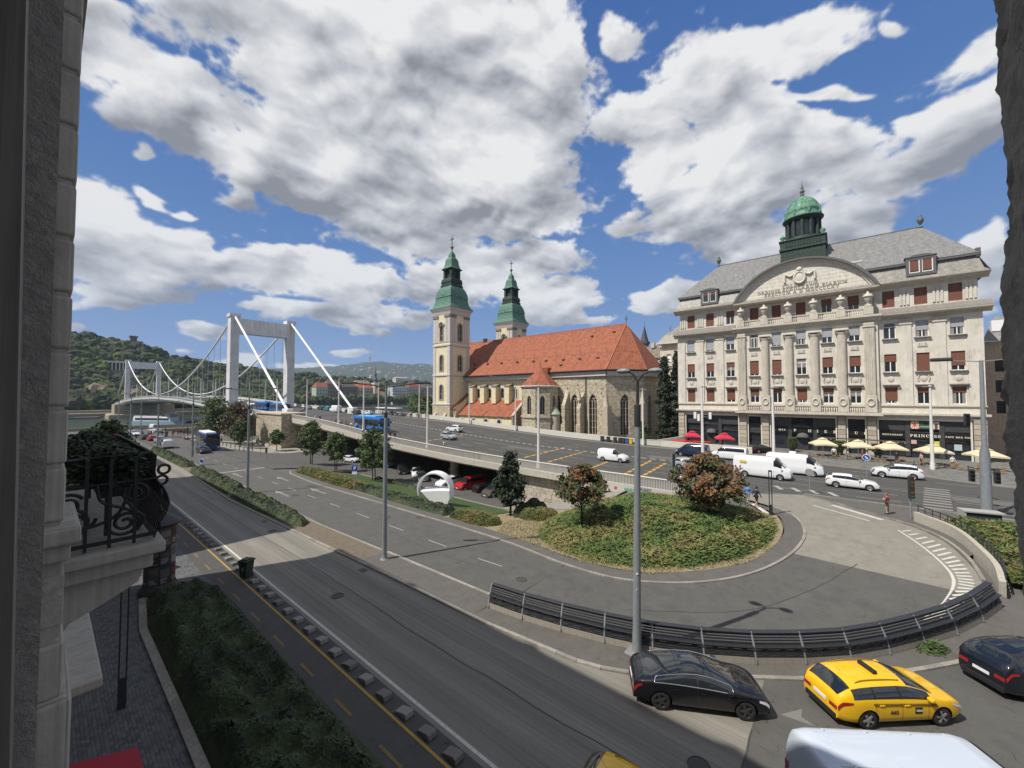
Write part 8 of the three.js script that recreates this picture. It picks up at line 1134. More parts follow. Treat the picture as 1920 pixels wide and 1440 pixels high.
// slim twin-rail light columns
function railLamp(label, pos, h, turn) { const T = thing('light_column', label, 'light column', pos, turn, 'slim twin rail light columns'); obj('foot', boxUV(rb(-0.12, 0.12, 0, h * 0.24, -0.05, 0.05, 0.01)), SM.dark, T); for (const s of [-1, 1]) obj('rail', boxUV(rb(s * 0.1 - 0.025, s * 0.1 + 0.025, h * 0.22, h, -0.04, 0.04, 0.01)), SM.dark, T); obj('lamp_head', boxUV(rb(-0.13, 0.13, h - 0.14, h, -0.05, 0.05, 0.02)), SM.dark, T); return T; }
railLamp('slim dark light column on the pavement beside the hedge bed', [-20.6, 0.01, 2.15], 4.6, 1.45); railLamp('slim dark light column by the pedestrians at the junction', [-4.55, 1.75, 38.6], 3.7, 0.5); railLamp('slim dark light column beside the white sculpture', [-42.6, gy(-42.6, 37) + 0.1, 37.2], 3.8, 0.5); railLamp('slim dark light column at the abutment plaza', [-110, gy(-110, 33) + 0.1, 33], 4.2, 0.5);
// slatted barrier, panel by panel
{
const q = smooth(bar0, 10), cum = [0]; for (let i = 1; i < q.length; i++) cum.push(cum[i - 1] + Math.hypot(q[i][0] - q[i - 1][0], q[i][1] - q[i - 1][1]));
const at = (s) => { let i = 1; while (i < cum.length - 1 && cum[i] < s) i++; const t = (s - cum[i - 1]) / (cum[i] - cum[i - 1]); return [lerp(q[i - 1][0], q[i][0], t), lerp(q[i - 1][1], q[i][1], t)]; };
const total = cum[cum.length - 1], N = 13, ord = ['first', 'second', 'third', 'fourth', 'fifth', 'sixth', 'seventh', 'eighth', 'ninth', 'tenth', 'eleventh', 'twelfth', 'thirteenth'], conc = M([0.36, 0.335, 0.29], 0.92, { map: rep(TX.stain, 1.1) }), L0 = total / N;
const slatG = boxUV(rb(-L0 / 2 + 0.04, L0 / 2 - 0.04, 0, 0.066, -0.03, 0.03, 0.008, 1)), wideG = boxUV(rb(-L0 / 2 + 0.03, L0 / 2 - 0.03, 0, 0.05, -0.13, 0.13, 0.012, 1)), blockG = boxUV(B(-0.11, 0.11, 0, 0.09, -0.022, 0.022)), baseG = boxUV(rb(-L0 / 2, L0 / 2 - 0.01, 0, 0.3, -0.18, 0.2, 0.02, 1)), postG = boxUV(mg([bar([0, 0.05, -0.22], [0, 0.72, -0.06], 0.05, 0.07), bar([0, 0.72, -0.06], [0, 1.2, 0.16], 0.05, 0.07)]));
const r = rng(3);
for (let k = 0; k < N; k++) {
const a = at(k * L0), b = at(Math.min(total, (k + 1) * L0)), mx = (a[0] + b[0]) / 2, md = (a[1] + b[1]) / 2, ya = gy(a[0], a[1]), yb = gy(b[0], b[1]);
const T = thing('slatted_barrier', ord[k] + ' slatted metal barrier panel from the left end', 'barrier', [mx, (ya + yb) / 2 + 0.07, md], Math.atan2(b[1] - a[1], b[0] - a[0]), 'slatted barrier panels'); T.rotation.order = 'YXZ'; T.rotation.z = Math.atan2(yb - ya, L0);
obj('concrete_base', baseG, conc, T); obj('post', postG, SM.post, T, [-L0 / 2, 0, 0]);
for (let i = 0; i < 4; i++) obj('slat', slatG, SM.slat, T, [0, 0.32 + i * 0.085, -0.16 + i * 0.03]);
obj('ledge', wideG, SM.slat, T, [0, 0.68, -0.08]);
for (let i = 0; i < 4; i++) obj('slat', slatG, SM.slat, T, [0, 0.76 + i * 0.095, 0.0 + i * 0.045]);
obj('top_rail', wideG, SM.slat, T, [0, 1.14, 0.2]);
for (let i = 0; i < 9; i++) obj('spacer', blockG, SM.slat, T, [-L0 / 2 + 0.15 + (i % 3) * L0 / 3 + r() * 0.4, 0.35 + Math.floor(i / 3) * 0.085, -0.17 + Math.floor(i / 3) * 0.03]);
}
}
// cycle lane separators: sloped rubber blocks
{
const s = new THREE.ExtrudeGeometry(shapeOf([[-0.32, 0], [0.32, 0], [0.28, 0.05], [-0.2, 0.17], [-0.3, 0.15]]), { depth: 0.34, bevelEnabled: true, bevelSize: 0.012, bevelThickness: 0.012, bevelSegments: 1 }); s.translate(0, 0.012, -0.17); boxUV(s); const g0 = boxUV(B(-0.36, 0.36, 0, 0.012, -0.22, 0.22)), m = M([0.20, 0.195, 0.185], 0.85, { map: rep(TX.mottle, 0.5) }), m2 = M([0.30, 0.295, 0.28], 0.85, { map: rep(TX.mottle, 0.4) });
let proto; for (let k = 0; k < 28; k++) { const x = -9.75 - k * 1.32; const T = thing('lane_separator', '', 'separator', [x, 0.006, 8.7], Math.PI + (hash(k, 3) - 0.5) * 0.12, 'cycle lane separators'); T.userData.label = `${ordw(k + 1)} sloped lane separator counted from the bottom edge of view`; obj('foot', g0, SM.dark, T); obj('block', s, hash(k, 9) > 0.5 ? m : m2, T); }
}
{ // green litter bin
const T = thing('litter_bin', 'dark green litter bin standing on the cycle lane edge', 'bin', [-29.3, 0.01, 8.6], 0.5); obj('body', boxUV(mg([(() => { const g = B(-0.3, 0.3, 0.08, 0.98, -0.3, 0.3), p = g.attributes.position; for (let i = 0; i < p.count; i++) if (p.getY(i) < 0.5) { p.setX(i, p.getX(i) * 0.78); p.setZ(i, p.getZ(i) * 0.78); } return g; })()])), SM.green, T); obj('lid', boxUV((() => { const g = rb(-0.36, 0.36, 1.0, 1.12, -0.36, 0.36, 0.05); return g; })()), SM.green, T); obj('lid_dome', boxUV(rb(-0.24, 0.24, 1.1, 1.18, -0.24, 0.24, 0.04)), SM.green, T); const g = new TextGeometry('H', { font: fontS, size: 0.2, depth: 0.01, curveSegments: 2 }); g.translate(-0.08, 0.5, 0.3); obj('letter', boxUV(g), SM.steel, T); for (const s of [-1, 1]) { const w = new THREE.CylinderGeometry(0.09, 0.09, 0.06, 12); w.rotateZ(Math.PI / 2); obj('wheel', boxUV(w), SM.dark, T, [s * 0.2, 0.09, 0.28]); }
}
{ // advertising column with pasted posters
const cv = document.createElement('canvas'); cv.width = 1024; cv.height = 512; const c = cv.getContext('2d'), r = rng(8); c.fillStyle = '#2b2a2a'; c.fillRect(0, 0, 1024, 512);
const pal = ['#6f6a60', '#8a6a4a', '#3c4048', '#9a948a', '#4a2f2a', '#5c5a58', '#7b3b2e', '#2c3038']; for (let i = 0; i < 8; i++) for (let j = 0; j < 3; j++) { c.fillStyle = pal[Math.floor(r() * 8)]; c.fillRect(i * 128 + 3, j * 172 + 3, 122, 166); c.fillStyle = pal[Math.floor(r() * 8)]; c.fillRect(i * 128 + 14, j * 172 + 20 + r() * 40, 100, 40 + r() * 30); c.fillStyle = '#cfcac0'; for (let k = 0; k < 4; k++) c.fillRect(i * 128 + 16, j * 172 + 112 + k * 12, 40 + r() * 56, 5); } c.fillStyle = '#d8d4cc'; c.font = 'bold 54px sans-serif'; c.fillText('TEC', 560, 300); c.fillText('KEK', 560, 350);
const t = new THREE.CanvasTexture(cv); t.colorSpace = THREE.SRGBColorSpace; const T = thing('advertising_column', 'round advertising column plastered with dark posters', 'advertising column', [-31.2, 0.01, 4.7], 0.6); const g = new THREE.CylinderGeometry(0.72, 0.72, 3.3, 40, 1, true); g.translate(0, 2.2, 0); obj('poster_drum', g, M([0.5, 0.5, 0.5], 0.7, { map: t }), T); obj('plinth', taper([[0.95, 0], [0.95, 0.25], [0.8, 0.4], [0.75, 0.56]], 32), SM.dark, T); obj('cap', taper([[0.72, 3.8], [0.95, 3.9], [0.95, 4.05], [0.6, 4.35], [0.2, 4.6], [0, 4.75]], 32), SM.dark, T); obj('skirt', boxUV(rb(-1.3, 1.5, 0, 0.14, 0.9, 1.1, 0.02)), SM.dark, T);
}
{ // hedge bed edging, stone by stone
kerb([[-8.4, 3.45], [-26.5, 3.45], [-30.6, 3.9], [-30.6, 4.5]], 0.3, 0.1, () => 0, 40, 1.0);
}
{ // white sculpture: a standing band with a filled foot
const T = thing('sculpture', 'white ring shaped sculpture on the lawn', 'sculpture', [-36.2, gy(-36.2, 29.4) + 0.1, 29.4], 0.6), w = M([0.80, 0.80, 0.79], 0.6);
const band = (r0, r1, a0, a1, z0, z1, n = 40) => { const pos = [], idx = []; for (let i = 0; i <= n; i++) { const a = lerp(a0, a1, i / n), k = i / n, zz0 = lerp(z0[0], z0[1], k), zz1 = lerp(z1[0], z1[1], k); for (const [r, z] of [[r1, zz0], [r1, zz1], [r0, zz1], [r0, zz0]]) pos.push(Math.cos(a) * r, Math.sin(a) * r, z); } for (let i = 0; i < n; i++) for (let k = 0; k < 4; k++) { const a = i * 4 + k, b = i * 4 + (k + 1) % 4; idx.push(a, b, a + 4, b, b + 4, a + 4); } idx.push(0, 2, 1, 0, 3, 2); const e = n * 4; idx.push(e, e + 1, e + 2, e, e + 2, e + 3); const g = new THREE.BufferGeometry(); g.setAttribute('position', new THREE.Float32BufferAttribute(pos, 3)); g.setIndex(idx); return toCreasedNormals(g, 0.6); };
const g = band(1.62, 1.75, -0.5, Math.PI + 0.35, [-0.9, -0.35], [0.9, 0.35]); g.translate(0, 1.35, 0); obj('ring', boxUV(g), w, T);
const s = shapeOf([[-1.15, 1.25], [-0.2, 1.3], [0.8, 1.36], [1.66, 1.35], [1.7, 0.6], [1.45, 0], [0.2, -0.1]]); const f = new THREE.ExtrudeGeometry(s, { depth: 1.7, bevelEnabled: true, bevelSize: 0.05, bevelThickness: 0.05, bevelSegments: 2 }); f.translate(0, 0.05, -0.85); obj('foot', boxUV(f), w, T); T.scale.setScalar(1.15);
}
{ // concrete wall and fence right of the bend
const T = thing('retaining_wall', 'low curved concrete wall with black fence right of the bend', 'wall', [6, 1.2, 38]), q = smooth([[4.3, 43.6], [5.75, 40.6], [6.35, 37], [6.55, 34.6], [6.35, 32.6]], 5), conc = M([0.50, 0.47, 0.41], 0.9, { map: rep(TX.stain, 2.2, 1.5) });
for (let i = 0; i + 1 < q.length; i += 1) { const a = q[i], b = q[i + 1], y = Math.max(gy(...a), 0.9), y2 = Math.max(gy(...b), 0.9); wobj('wall_segment', bar([a[0], y + 0.3, a[1]], [b[0], y2 + 0.3, b[1]], 0.25, 1.1), conc, T); wobj('fence_rail', bar([a[0] + 0.15, y + 1.35, a[1]], [b[0] + 0.15, y2 + 1.35, b[1]], 0.05, 0.06), SM.dark, T); wobj('fence_rail', bar([a[0] + 0.15, y + 1.08, a[1]], [b[0] + 0.15, y2 + 1.08, b[1]], 0.03, 0.04), SM.dark, T); wobj('fence_post', bar([a[0] + 0.15, y + 0.8, a[1]], [a[0] + 0.15, y + 1.4, a[1]], 0.05), SM.dark, T); }
const C = thing('utility_cabinet', 'dark grey utility cabinet with pale top near the pier', 'cabinet', [7.9, 1.86, 45.2], 0.25); obj('housing', boxUV(rb(-0.95, 0.95, 0, 1.0, -0.35, 0.35, 0.03)), M([0.04, 0.047, 0.055], 0.6), C); obj('top', boxUV(rb(-1.1, 1.1, 1.0, 1.14, -0.5, 0.5, 0.03)), M([0.34, 0.33, 0.31], 0.9), C); obj('side', boxUV(rb(-1.1, -0.95, 0, 1.0, -0.45, 0.45, 0.02)), M([0.34, 0.33, 0.31], 0.9), C);
}
// wheelie bins by the apse
[[-38.6, SM.dark, 'leftmost dark wheelie bin below the apse window'], [-37.2, SM.dark, 'second dark wheelie bin below the apse window'], [-35.7, SM.dark, 'third dark wheelie bin, by the grey lamp pole'], [-34.6, SM.dark, 'black wheelie bin left of the one with white lid'], [-33.9, M([0.03, 0.032, 0.035], 0.6), 'black wheelie bin with a pale front label'], [-33.1, M([0.03, 0.09, 0.30], 0.6), 'blue wheelie bin beside the yellow one'], [-32.3, M([0.62, 0.40, 0.02], 0.6), 'yellow wheelie bin beside the white lamp']].forEach(([x, m, lab]) => { const T = thing('wheelie_bin', lab, 'bin', [x, deckY(x) + 0.14, 75.8], 0, 'wheelie bins by the church'); obj('body', boxUV(rb(-0.3, 0.3, 0.05, 1.0, -0.3, 0.3, 0.04)), m, T); obj('lid', boxUV(rb(-0.34, 0.34, 1.0, 1.1, -0.36, 0.34, 0.04)), m, T); });
{ const T = thing('garden_railing', 'pale green bar railing between church and college', 'railing', [-28.5, 1.85, 76.6]); wobj('rail', [bar([-31.2, 3.1, 76.6], [-26.6, 3.1, 76.6], 0.1), bar([-31.2, 2.1, 76.6], [-26.6, 2.1, 76.6], 0.1)], BM.rail, T); for (let k = 0; k < 20; k++) wobj('bar', B(-31.1 + k * 0.23, -31.04 + k * 0.23, 2.0, 3.1, 76.58, 76.64), M([0.42, 0.46, 0.36], 0.8), T); wobj('ramp_wall', bar([-27.5, 2.6, 76.8], [-23.5, 3.3, 82.5], 0.3, 1.0), BM.rail, T); }
// cafe terrace: parasols, tables, chairs
const canopyG = (w, h, drop) => { const c = [0, h, 0], k = [[-w, 0, -w], [w, 0, -w], [w, 0, w], [-w, 0, w]], tr = []; for (let i = 0; i < 4; i++) { const a = k[i], b = k[(i + 1) % 4], m = [(a[0] + b[0]) / 2 * 0.96, 0.1, (a[2] + b[2]) / 2 * 0.96]; tr.push([c, a, m], [c, m, b]); tr.push([a, [a[0], -drop, a[2]], [m[0], 0.1 - drop, m[2]]], [a, [m[0], 0.1 - drop, m[2]], m], [m, [m[0], 0.1 - drop, m[2]], [b[0], -drop, b[2]]], [m, [b[0], -drop, b[2]], b]); } return poly3(tr); };
const cano = canopyG(1.5, 1.0, 0.22), vent = canopyG(0.55, 0.3, 0.04), cream = PM([0.68, 0.60, 0.40], 0.9, { side: THREE.DoubleSide, transmission: 0.15, thickness: 0 }), redC = PM([0.50, 0.020, 0.055], 0.9, { side: THREE.DoubleSide, transmission: 0.12, thickness: 0 });
[[-22.3, 81.6, redC, 'left red cafe parasol by the kayak'], [-16.6, 81.2, redC, 'right red cafe parasol beside the college pier'], [-2.3, 81.6, cream, 'first cream parasol from the left on the pub terrace'], [2.0, 81.4, cream, 'second cream parasol from the left on the pub terrace'], [5.6, 81.4, cream, 'third cream parasol from the left on the pub terrace'], [9.9, 80.6, cream, 'fourth cream parasol, partly shaded by the white lamp'], [14.4, 79.2, cream, 'fifth cream parasol, beside the pier at right']].forEach(([x, d, m, lab], i) => { const T = thing('parasol', lab, 'parasol', [x, 1.9, d], 0.35, 'cafe parasols'); obj('canopy', cano, m, T, [0, 1.95, 0]); obj('vent', vent, m, T, [0, 2.7, 0]); obj('pole', boxUV(cyl(0, 0, 2.9, 0, 0.035, 0.035, 8)), SM.signW, T); obj('base', boxUV(rb(-0.35, 0.35, 0, 0.1, -0.35, 0.35, 0.03)), SM.dark, T); for (let k = 0; k < 4; k++) { const a = k * Math.PI / 2 + Math.PI / 4; obj('rib', boxUV(bar([0, 2.75, 0], [Math.cos(a) * 2.05, 1.98, Math.sin(a) * 2.05], 0.025)), SM.steel, T); } });
{
const wood = M([0.34, 0.20, 0.07], 0.7), topM = M([0.22, 0.18, 0.15], 0.5), seat = boxUV(rb(-0.22, 0.22, 0.42, 0.47, -0.22, 0.22, 0.02)), back = boxUV(rb(-0.22, 0.22, 0.5, 0.88, 0.18, 0.22, 0.03)), leg = boxUV(cyl(0, 0, 0.43, 0, 0.02, 0.02, 6)), spots = [[-3.9, 79.4], [-1.6, 79.0], [0.7, 79.2], [3.2, 79.0], [5.4, 78.6], [7.8, 78.8], [10.6, 77.8], [12.6, 77.4], [14.6, 76.4], [-17.2, 82.6], [-21, 83.4]], ord = ['first', 'second', 'third', 'fourth', 'fifth', 'sixth', 'seventh', 'eighth', 'ninth'];
spots.forEach(([x, d], i) => { const w = i < 9 ? ord[i] + ' on the pub terrace' : i === 9 ? 'under the right red parasol' : 'under the left red parasol'; const T = thing('cafe_table', 'small round cafe table ' + w, 'table', [x, 1.9, d], 0, 'cafe tables'); obj('top', boxUV(cyl(0, 0.72, 0.75, 0, 0.38, 0.38, 16)), topM, T); obj('stem', boxUV(cyl(0, 0.04, 0.72, 0, 0.035, 0.035, 8)), SM.dark, T); obj('foot', boxUV(cyl(0, 0, 0.04, 0, 0.24, 0.22, 12)), SM.dark, T);
for (const [a, sd] of [[0.2, 'right'], [3.3, 'left']]) { const C = thing('cafe_chair', `wooden chair ${sd} of the cafe table ${w}`, 'chair', [x + Math.cos(a) * 0.7, 1.9, d + Math.sin(a) * 0.7], a - Math.PI / 2, 'cafe chairs'); obj('seat', seat, wood, C); obj('backrest', back, wood, C); for (const [sx, sz] of [[-1, -1], [1, -1], [1, 1], [-1, 1]]) obj('leg', leg, wood, C, [sx * 0.18, 0, sz * 0.18]); } });
for (const [x, d, lab, h] of [[-6.6, 84.6, 'tall dark planter with spiky plant by the pub door', 1.6], [-0.2, 84.6, 'round bush in a planter between pub windows', 1.5], [4.4, 84.6, 'dark planter bush right of the pub doorway', 1.3]]) { const T = thing('planter', lab, 'planter', [x, 1.9, d]); obj('pot', taper([[0.35, 0], [0.5, 0.9], [0.45, 0.92]], 12), SM.dark, T); const L = []; for (let k = 0; k < 900; k++) { const a = R() * 6.28, t = R(), q = 0.75 * Math.sqrt(R()); L.push([Math.cos(a) * q, 0.9 + t * h, Math.sin(a) * q, 0.16, R() - 0.5, 0.5, R() - 0.5, ...pickC(GREEN)]); } obj('foliage', leafMesh(L), leafMat, T); }
const K = thing('kayak', 'long red kayak propped along the cafe terrace edge', 'kayak', [-22.4, 2.85, 80.6], 0.33); const g = new THREE.SphereGeometry(1, 24, 12); g.scale(4, 0.24, 0.36); obj('hull', boxUV(g), PM([0.55, 0.02, 0.016], 0.3, { clearcoat: 0.6 }), K); const q = new THREE.TorusGeometry(0.3, 0.05, 8, 18); q.scale(1.6, 1, 1); q.rotateX(Math.PI / 2); q.translate(0, 0.22, 0); obj('cockpit_rim', boxUV(q), SM.dark, K);
const W = thing('terrace_wall', 'low stone terrace wall under the red kayak', 'wall', [-22, 1.9, 80.6]); wobj('wall', [bar([-26.4, 2.25, 82.3], [-14.8, 2.25, 78.4], 0.5, 0.75)], KM.stoneDark, W);
}
// things far down on the quay: barriers, bollards, stall
for (let k = 0; k < 6; k++) { const T = thing('road_barrier', `${ordw(k + 1)} red and white road barrier beyond the coach`, 'barrier', [-134 - k * 1.2, 0.02, 25 + k * 1.3], 0.8, 'red and white barriers'); for (let i = 0; i < 4; i++) obj('stripe', boxUV(B(-0.8 + i * 0.4, -0.4 + i * 0.4, 0.5, 0.85, -0.05, 0.05)), i % 2 ? SM.signW : SM.red, T); obj('foot', boxUV(B(-0.6, 0.6, 0, 0.5, -0.04, 0.04)), SM.dark, T); }
for (let k = 0; k < 7; k++) { const x = -118 + k * 3.2; const T = thing('bollard', `${ordw(k + 1)} grey bollard from the left on the abutment plaza`, 'bollard', [x, gy(x, 29) + 0.08, 29], 0, 'bollards on the plaza'); obj('shaft', taper([[0.08, 0], [0.08, 0.85], [0.05, 0.95]], 8), SM.dark, T); obj('cap', taper([[0.1, 0.9], [0.1, 0.98], [0, 1.02]], 8), SM.dark, T); }
{ const T = thing('market_stall', 'long white canopy over the crowd on the ramp', 'stall', [-116, deckY(-116) + 0.14, 74.4]); obj('canopy', boxUV(rb(-6, 6, 2.3, 2.5, -1.3, 1.3, 0.05)), SM.signW, T); for (const [x, z] of [[-5.8, -1.2], [5.8, -1.2], [5.8, 1.2], [-5.8, 1.2]]) obj('post', boxUV(cyl(x, 0, 2.3, z, 0.05, 0.05, 6)), SM.steel, T); obj('counter', boxUV(B(-5.5, 5.5, 0, 0.9, 0.5, 1.1)), SM.signW, T); }
{ const T = thing('tram_shelter', 'dark flat roofed shelter with a crowd on the quay', 'shelter', [-150, 0.02, 23]); obj('roof', boxUV(B(-1.5, 1.5, 2.5, 2.7, -6, 6)), SM.dark, T); for (const z of [-5, 0, 5]) obj('post', boxUV(cyl(0, 0, 2.5, z, 0.08, 0.08, 6)), SM.dark, T); }
// ================= people =================
const poses = {
stand: { head: [0, 1.62, 0.02], neck: [0, 1.46, 0], hipL: [0.1, 0.92, 0], hipR: [-0.1, 0.92, 0], knL: [0.11, 0.5, 0.02], knR: [-0.1, 0.5, 0.0], anL: [0.12, 0.08, 0], anR: [-0.11, 0.08, -0.02], elL: [0.28, 1.12, 0.02], elR: [-0.28, 1.12, 0.02], haL: [0.27, 0.86, 0.1], haR: [-0.27, 0.86, 0.1] },
walk: { head: [0, 1.62, 0.05], neck: [0, 1.46, 0.02], hipL: [0.1, 0.92, 0], hipR: [-0.1, 0.92, 0], knL: [0.11, 0.52, 0.16], knR: [-0.1, 0.5, -0.06], anL: [0.11, 0.1, 0.24], anR: [-0.1, 0.12, -0.3], elL: [0.27, 1.14, -0.12], elR: [-0.27, 1.14, 0.1], haL: [0.25, 0.9, -0.06], haR: [-0.25, 0.92, 0.26] },
fold: { head: [0, 1.6, 0.05], neck: [0, 1.45, 0], hipL: [0.1, 0.92, 0], hipR: [-0.1, 0.92, 0], knL: [0.11, 0.5, 0.03], knR: [-0.1, 0.5, 0.0], anL: [0.12, 0.08, 0], anR: [-0.11, 0.08, -0.04], elL: [0.27, 1.13, 0.08], elR: [-0.27, 1.13, 0.08], haL: [-0.06, 1.24, 0.22], haR: [0.06, 1.18, 0.22] },
};
const bodyCache = {};
function bodyOf(pose) {
if (bodyCache[pose]) return bodyCache[pose];
const J = poses[pose], mid = (a, b, t = 0.5) => a.map((v, i) => lerp(v, b[i], t)), foot = (a) => [a[0] * 1.15, 0.04, a[2] + 0.16], shL = [0.18, 1.38, 0], shR = [-0.18, 1.38, 0], pel = [0, 0.95, 0], ch = [0, 1.25, 0.01];
const bones = [[J.head, [J.head[0], J.head[1] + 0.06, J.head[2]], 0.088, 0.1, 'h'], [J.head, [J.head[0], J.head[1] - 0.06, J.head[2] + 0.05], 0.07, 0.05, 'h'], [[0, 1.4, 0], J.head, 0.055, 0.05, 'h'], [pel, ch, 0.125, 0.14, 't'], [[-0.05, 1.3, 0], [0.05, 1.3, 0], 0.13, 0.13, 't'], [shL, shR, 0.075, 0.075, 't'], [J.hipL, J.hipR, 0.1, 0.1, 'l'], [J.hipL, J.knL, 0.09, 0.06, 'l'], [J.hipR, J.knR, 0.09, 0.06, 'l'], [J.knL, J.anL, 0.06, 0.04, 'l'], [J.knR, J.anR, 0.06, 0.04, 'l'], [J.anL, foot(J.anL), 0.045, 0.035, 'f'], [J.anR, foot(J.anR), 0.045, 0.035, 'f'], [shL, J.elL, 0.058, 0.045, 'a'], [shR, J.elR, 0.058, 0.045, 'a'], [J.elL, J.haL, 0.043, 0.03, 'b'], [J.elR, J.haR, 0.043, 0.03, 'b'], ...[-1, 0, 1].map((k) => [J.haL, [J.haL[0], J.haL[1] - 0.09, J.haL[2] + k * 0.025], 0.026, 0.012, 'b']), ...[-1, 0, 1].map((k) => [J.haR, [J.haR[0], J.haR[1] - 0.09, J.haR[2] + k * 0.025], 0.026, 0.012, 'b'])];
const dist = (p, [a, b, ra, rb2]) => { const ab = [b[0] - a[0], b[1] - a[1], b[2] - a[2]], ap = [p[0] - a[0], p[1] - a[1], p[2] - a[2]], t = clamp((ap[0] * ab[0] + ap[1] * ab[1] + ap[2] * ab[2]) / (ab[0] ** 2 + ab[1] ** 2 + ab[2] ** 2 + 1e-9)); return Math.hypot(ap[0] - ab[0] * t, ap[1] - ab[1] * t, ap[2] - ab[2] * t) - lerp(ra, rb2, t); };
const N = 64, mc = new MarchingCubes(N, new THREE.MeshBasicMaterial(), false, false, 60000), S = 0.92, cy = 0.88; mc.isolation = 0;
for (let k = 0; k < N; k++) for (let j = 0; j < N; j++) for (let i = 0; i < N; i++) { const p = [((i - N / 2) / (N / 2)) * S, ((j - N / 2) / (N / 2)) * S + cy, ((k - N / 2) / (N / 2)) * S]; let e = 9; if (Math.abs(p[0]) < 0.45 && Math.abs(p[2]) < 0.5) { let s = 0; for (const b of bones) { const q = dist(p, b); if (q < 0.25) s += Math.exp(-q * 42); } e = s > 0 ? -Math.log(s) / 42 : 0.3; } mc.field[k * N * N + j * N + i] = -e; }
mc.update(); const n = mc.count, pos = new Float32Array(n * 3), nor = new Float32Array(n * 3), part = [];
for (let i = 0; i < n; i++) { const p = [mc.positionArray[i * 3] * S, mc.positionArray[i * 3 + 1] * S + cy, mc.positionArray[i * 3 + 2] * S]; pos.set(p, i * 3); nor.set([mc.normalArray[i * 3], mc.normalArray[i * 3 + 1], mc.normalArray[i * 3 + 2]], i * 3); let best = 9, w = 't'; for (const b of bones) { const q = dist(p, b); if (q < best) { best = q; w = b[4]; } } part.push(w === 'h' && (p[1] > J.head[1] + 0.05 || (p[2] < J.head[2] - 0.02 && p[1] > J.head[1] - 0.1)) ? 'hair' : w === 't' && p[1] < 0.98 ? 'l' : w === 'l' && p[1] < 0.5 ? 'k' : w); }
return (bodyCache[pose] = { pos, nor, part });
}
const SKIN = [0.42, 0.24, 0.16], bodies = {}; let pc = 0; const personMat = M([1, 1, 1], 0.85, { vertexColors: true });
function person(pose, shirt, legs, label, [x, y, d], turn, o = {}) {
const key = [pose, shirt, legs, o.hair, o.shorts].join('|');
if (!bodies[key]) { const b = bodyOf(pose), col = new Float32Array(b.pos.length), hair = o.hair || [0.03, 0.02, 0.015]; b.part.forEach((w, i) => col.set(w === 'hair' ? hair : w === 't' || w === 'a' ? shirt : w === 'l' ? legs : w === 'k' ? (o.shorts ? SKIN : legs) : w === 'f' ? [0.05, 0.045, 0.04] : SKIN, i * 3)); const g = new THREE.BufferGeometry(); g.setAttribute('position', new THREE.BufferAttribute(b.pos, 3)); g.setAttribute('normal', new THREE.BufferAttribute(b.nor, 3)); g.setAttribute('color', new THREE.BufferAttribute(col, 3)); bodies[key] = boxUV(g); }
const T = thing('person', label, 'person', [x, y, d], turn, o.group); const m = obj('body', bodies[key], personMat, T); m.scale.setScalar(o.h || 1); if (o.bag) obj('bag', boxUV(rb(0.16, 0.34, 0.82, 1.05, -0.08, 0.1, 0.04)), SM.dark, T); return T;
}
const W1 = [0.6, 0.6, 0.58], BK = [0.015, 0.015, 0.018], BL = [0.10, 0.22, 0.42], NV = [0.02, 0.03, 0.06], RD = [0.26, 0.05, 0.06], TN = [0.34, 0.28, 0.2], PK = [0.5, 0.3, 0.3];
person('fold', [0.24, 0.09, 0.10], TN, 'person in a wine coloured top waiting on the refuge', [2.8, 1.9, 44.6], -1.9, { bag: true, hair: [0.2, 0.11, 0.05] });
person('walk', BL, [0.16, 0.24, 0.36], 'person in light blue shirt walking away past the mound', [-6.6, deckY(-6) + 0.05, 41.3], 2.6, { shorts: true, hair: [0.1, 0.07, 0.04] }); person('walk', NV, [0.012, 0.012, 0.016], 'person in navy top and black shorts beside the light blue shirt', [-5.85, 1.83, 40.6], 2.6, { shorts: true });
person('walk', [0.30, 0.12, 0.05], [0.20, 0.08, 0.04], 'person in orange brown behind the autumn tree', [-7.8, 1.85, 42.1], 2.4, {});
person('stand', W1, W1, 'person in white at the end of the ramp railing', [-12.6, 1.92, 42.2], 0.3, {}); person('stand', PK, BK, 'person in black skirt at the end of the ramp railing', [-11.9, 1.92, 42.0], 0.8, {});
person('walk', BK, BK, 'person in black walking along the ramp railing', [-35.5, deckY(-35.5) + 0.14, 43.4], 1.6, {}); person('walk', W1, TN, 'person in white shirt near the second ramp lamp', [-51.1, deckY(-51) + 0.14, 43.4], 1.6, {});
person('walk', BK, NV, 'left one of two people in dark clothes on the ramp', [-66.2, deckY(-66) + 0.14, 42.8], 1.5, {}); person('walk', BK, BK, 'right one of two people in dark clothes on the ramp', [-64.7, deckY(-64.7) + 0.14, 42.8], 1.5, {});
[[-91, 44.3, NV, BK, 'in navy'], [-89.6, 44.6, W1, NV, 'in a white shirt'], [-88, 44.2, RD, BK, 'in a red shirt'], [-86.8, 44.6, RD, TN, 'in dark red'], [-85.4, 44.4, TN, BK, 'in beige'], [-83.6, 44.2, W1, BL, 'in white and blue'], [-82, 44.6, W1, BK, 'in white and black']].forEach(([x, d, s, l, w], i) => person(['stand', 'walk', 'fold'][i % 3], s, l, `person ${w} waiting at the blue bus`, [x, deckY(x) + 0.14, d], i * 1.3, { group: 'people at the bus stop' }));
person('walk', W1, BK, 'left one of two people by the third ramp lamp', [-105.6, deckY(-105) + 0.14, 46], 1.6, {}); person('walk', BK, NV, 'right one of two people by the third ramp lamp', [-102.2, deckY(-102) + 0.14, 45.6], 1.6, {});
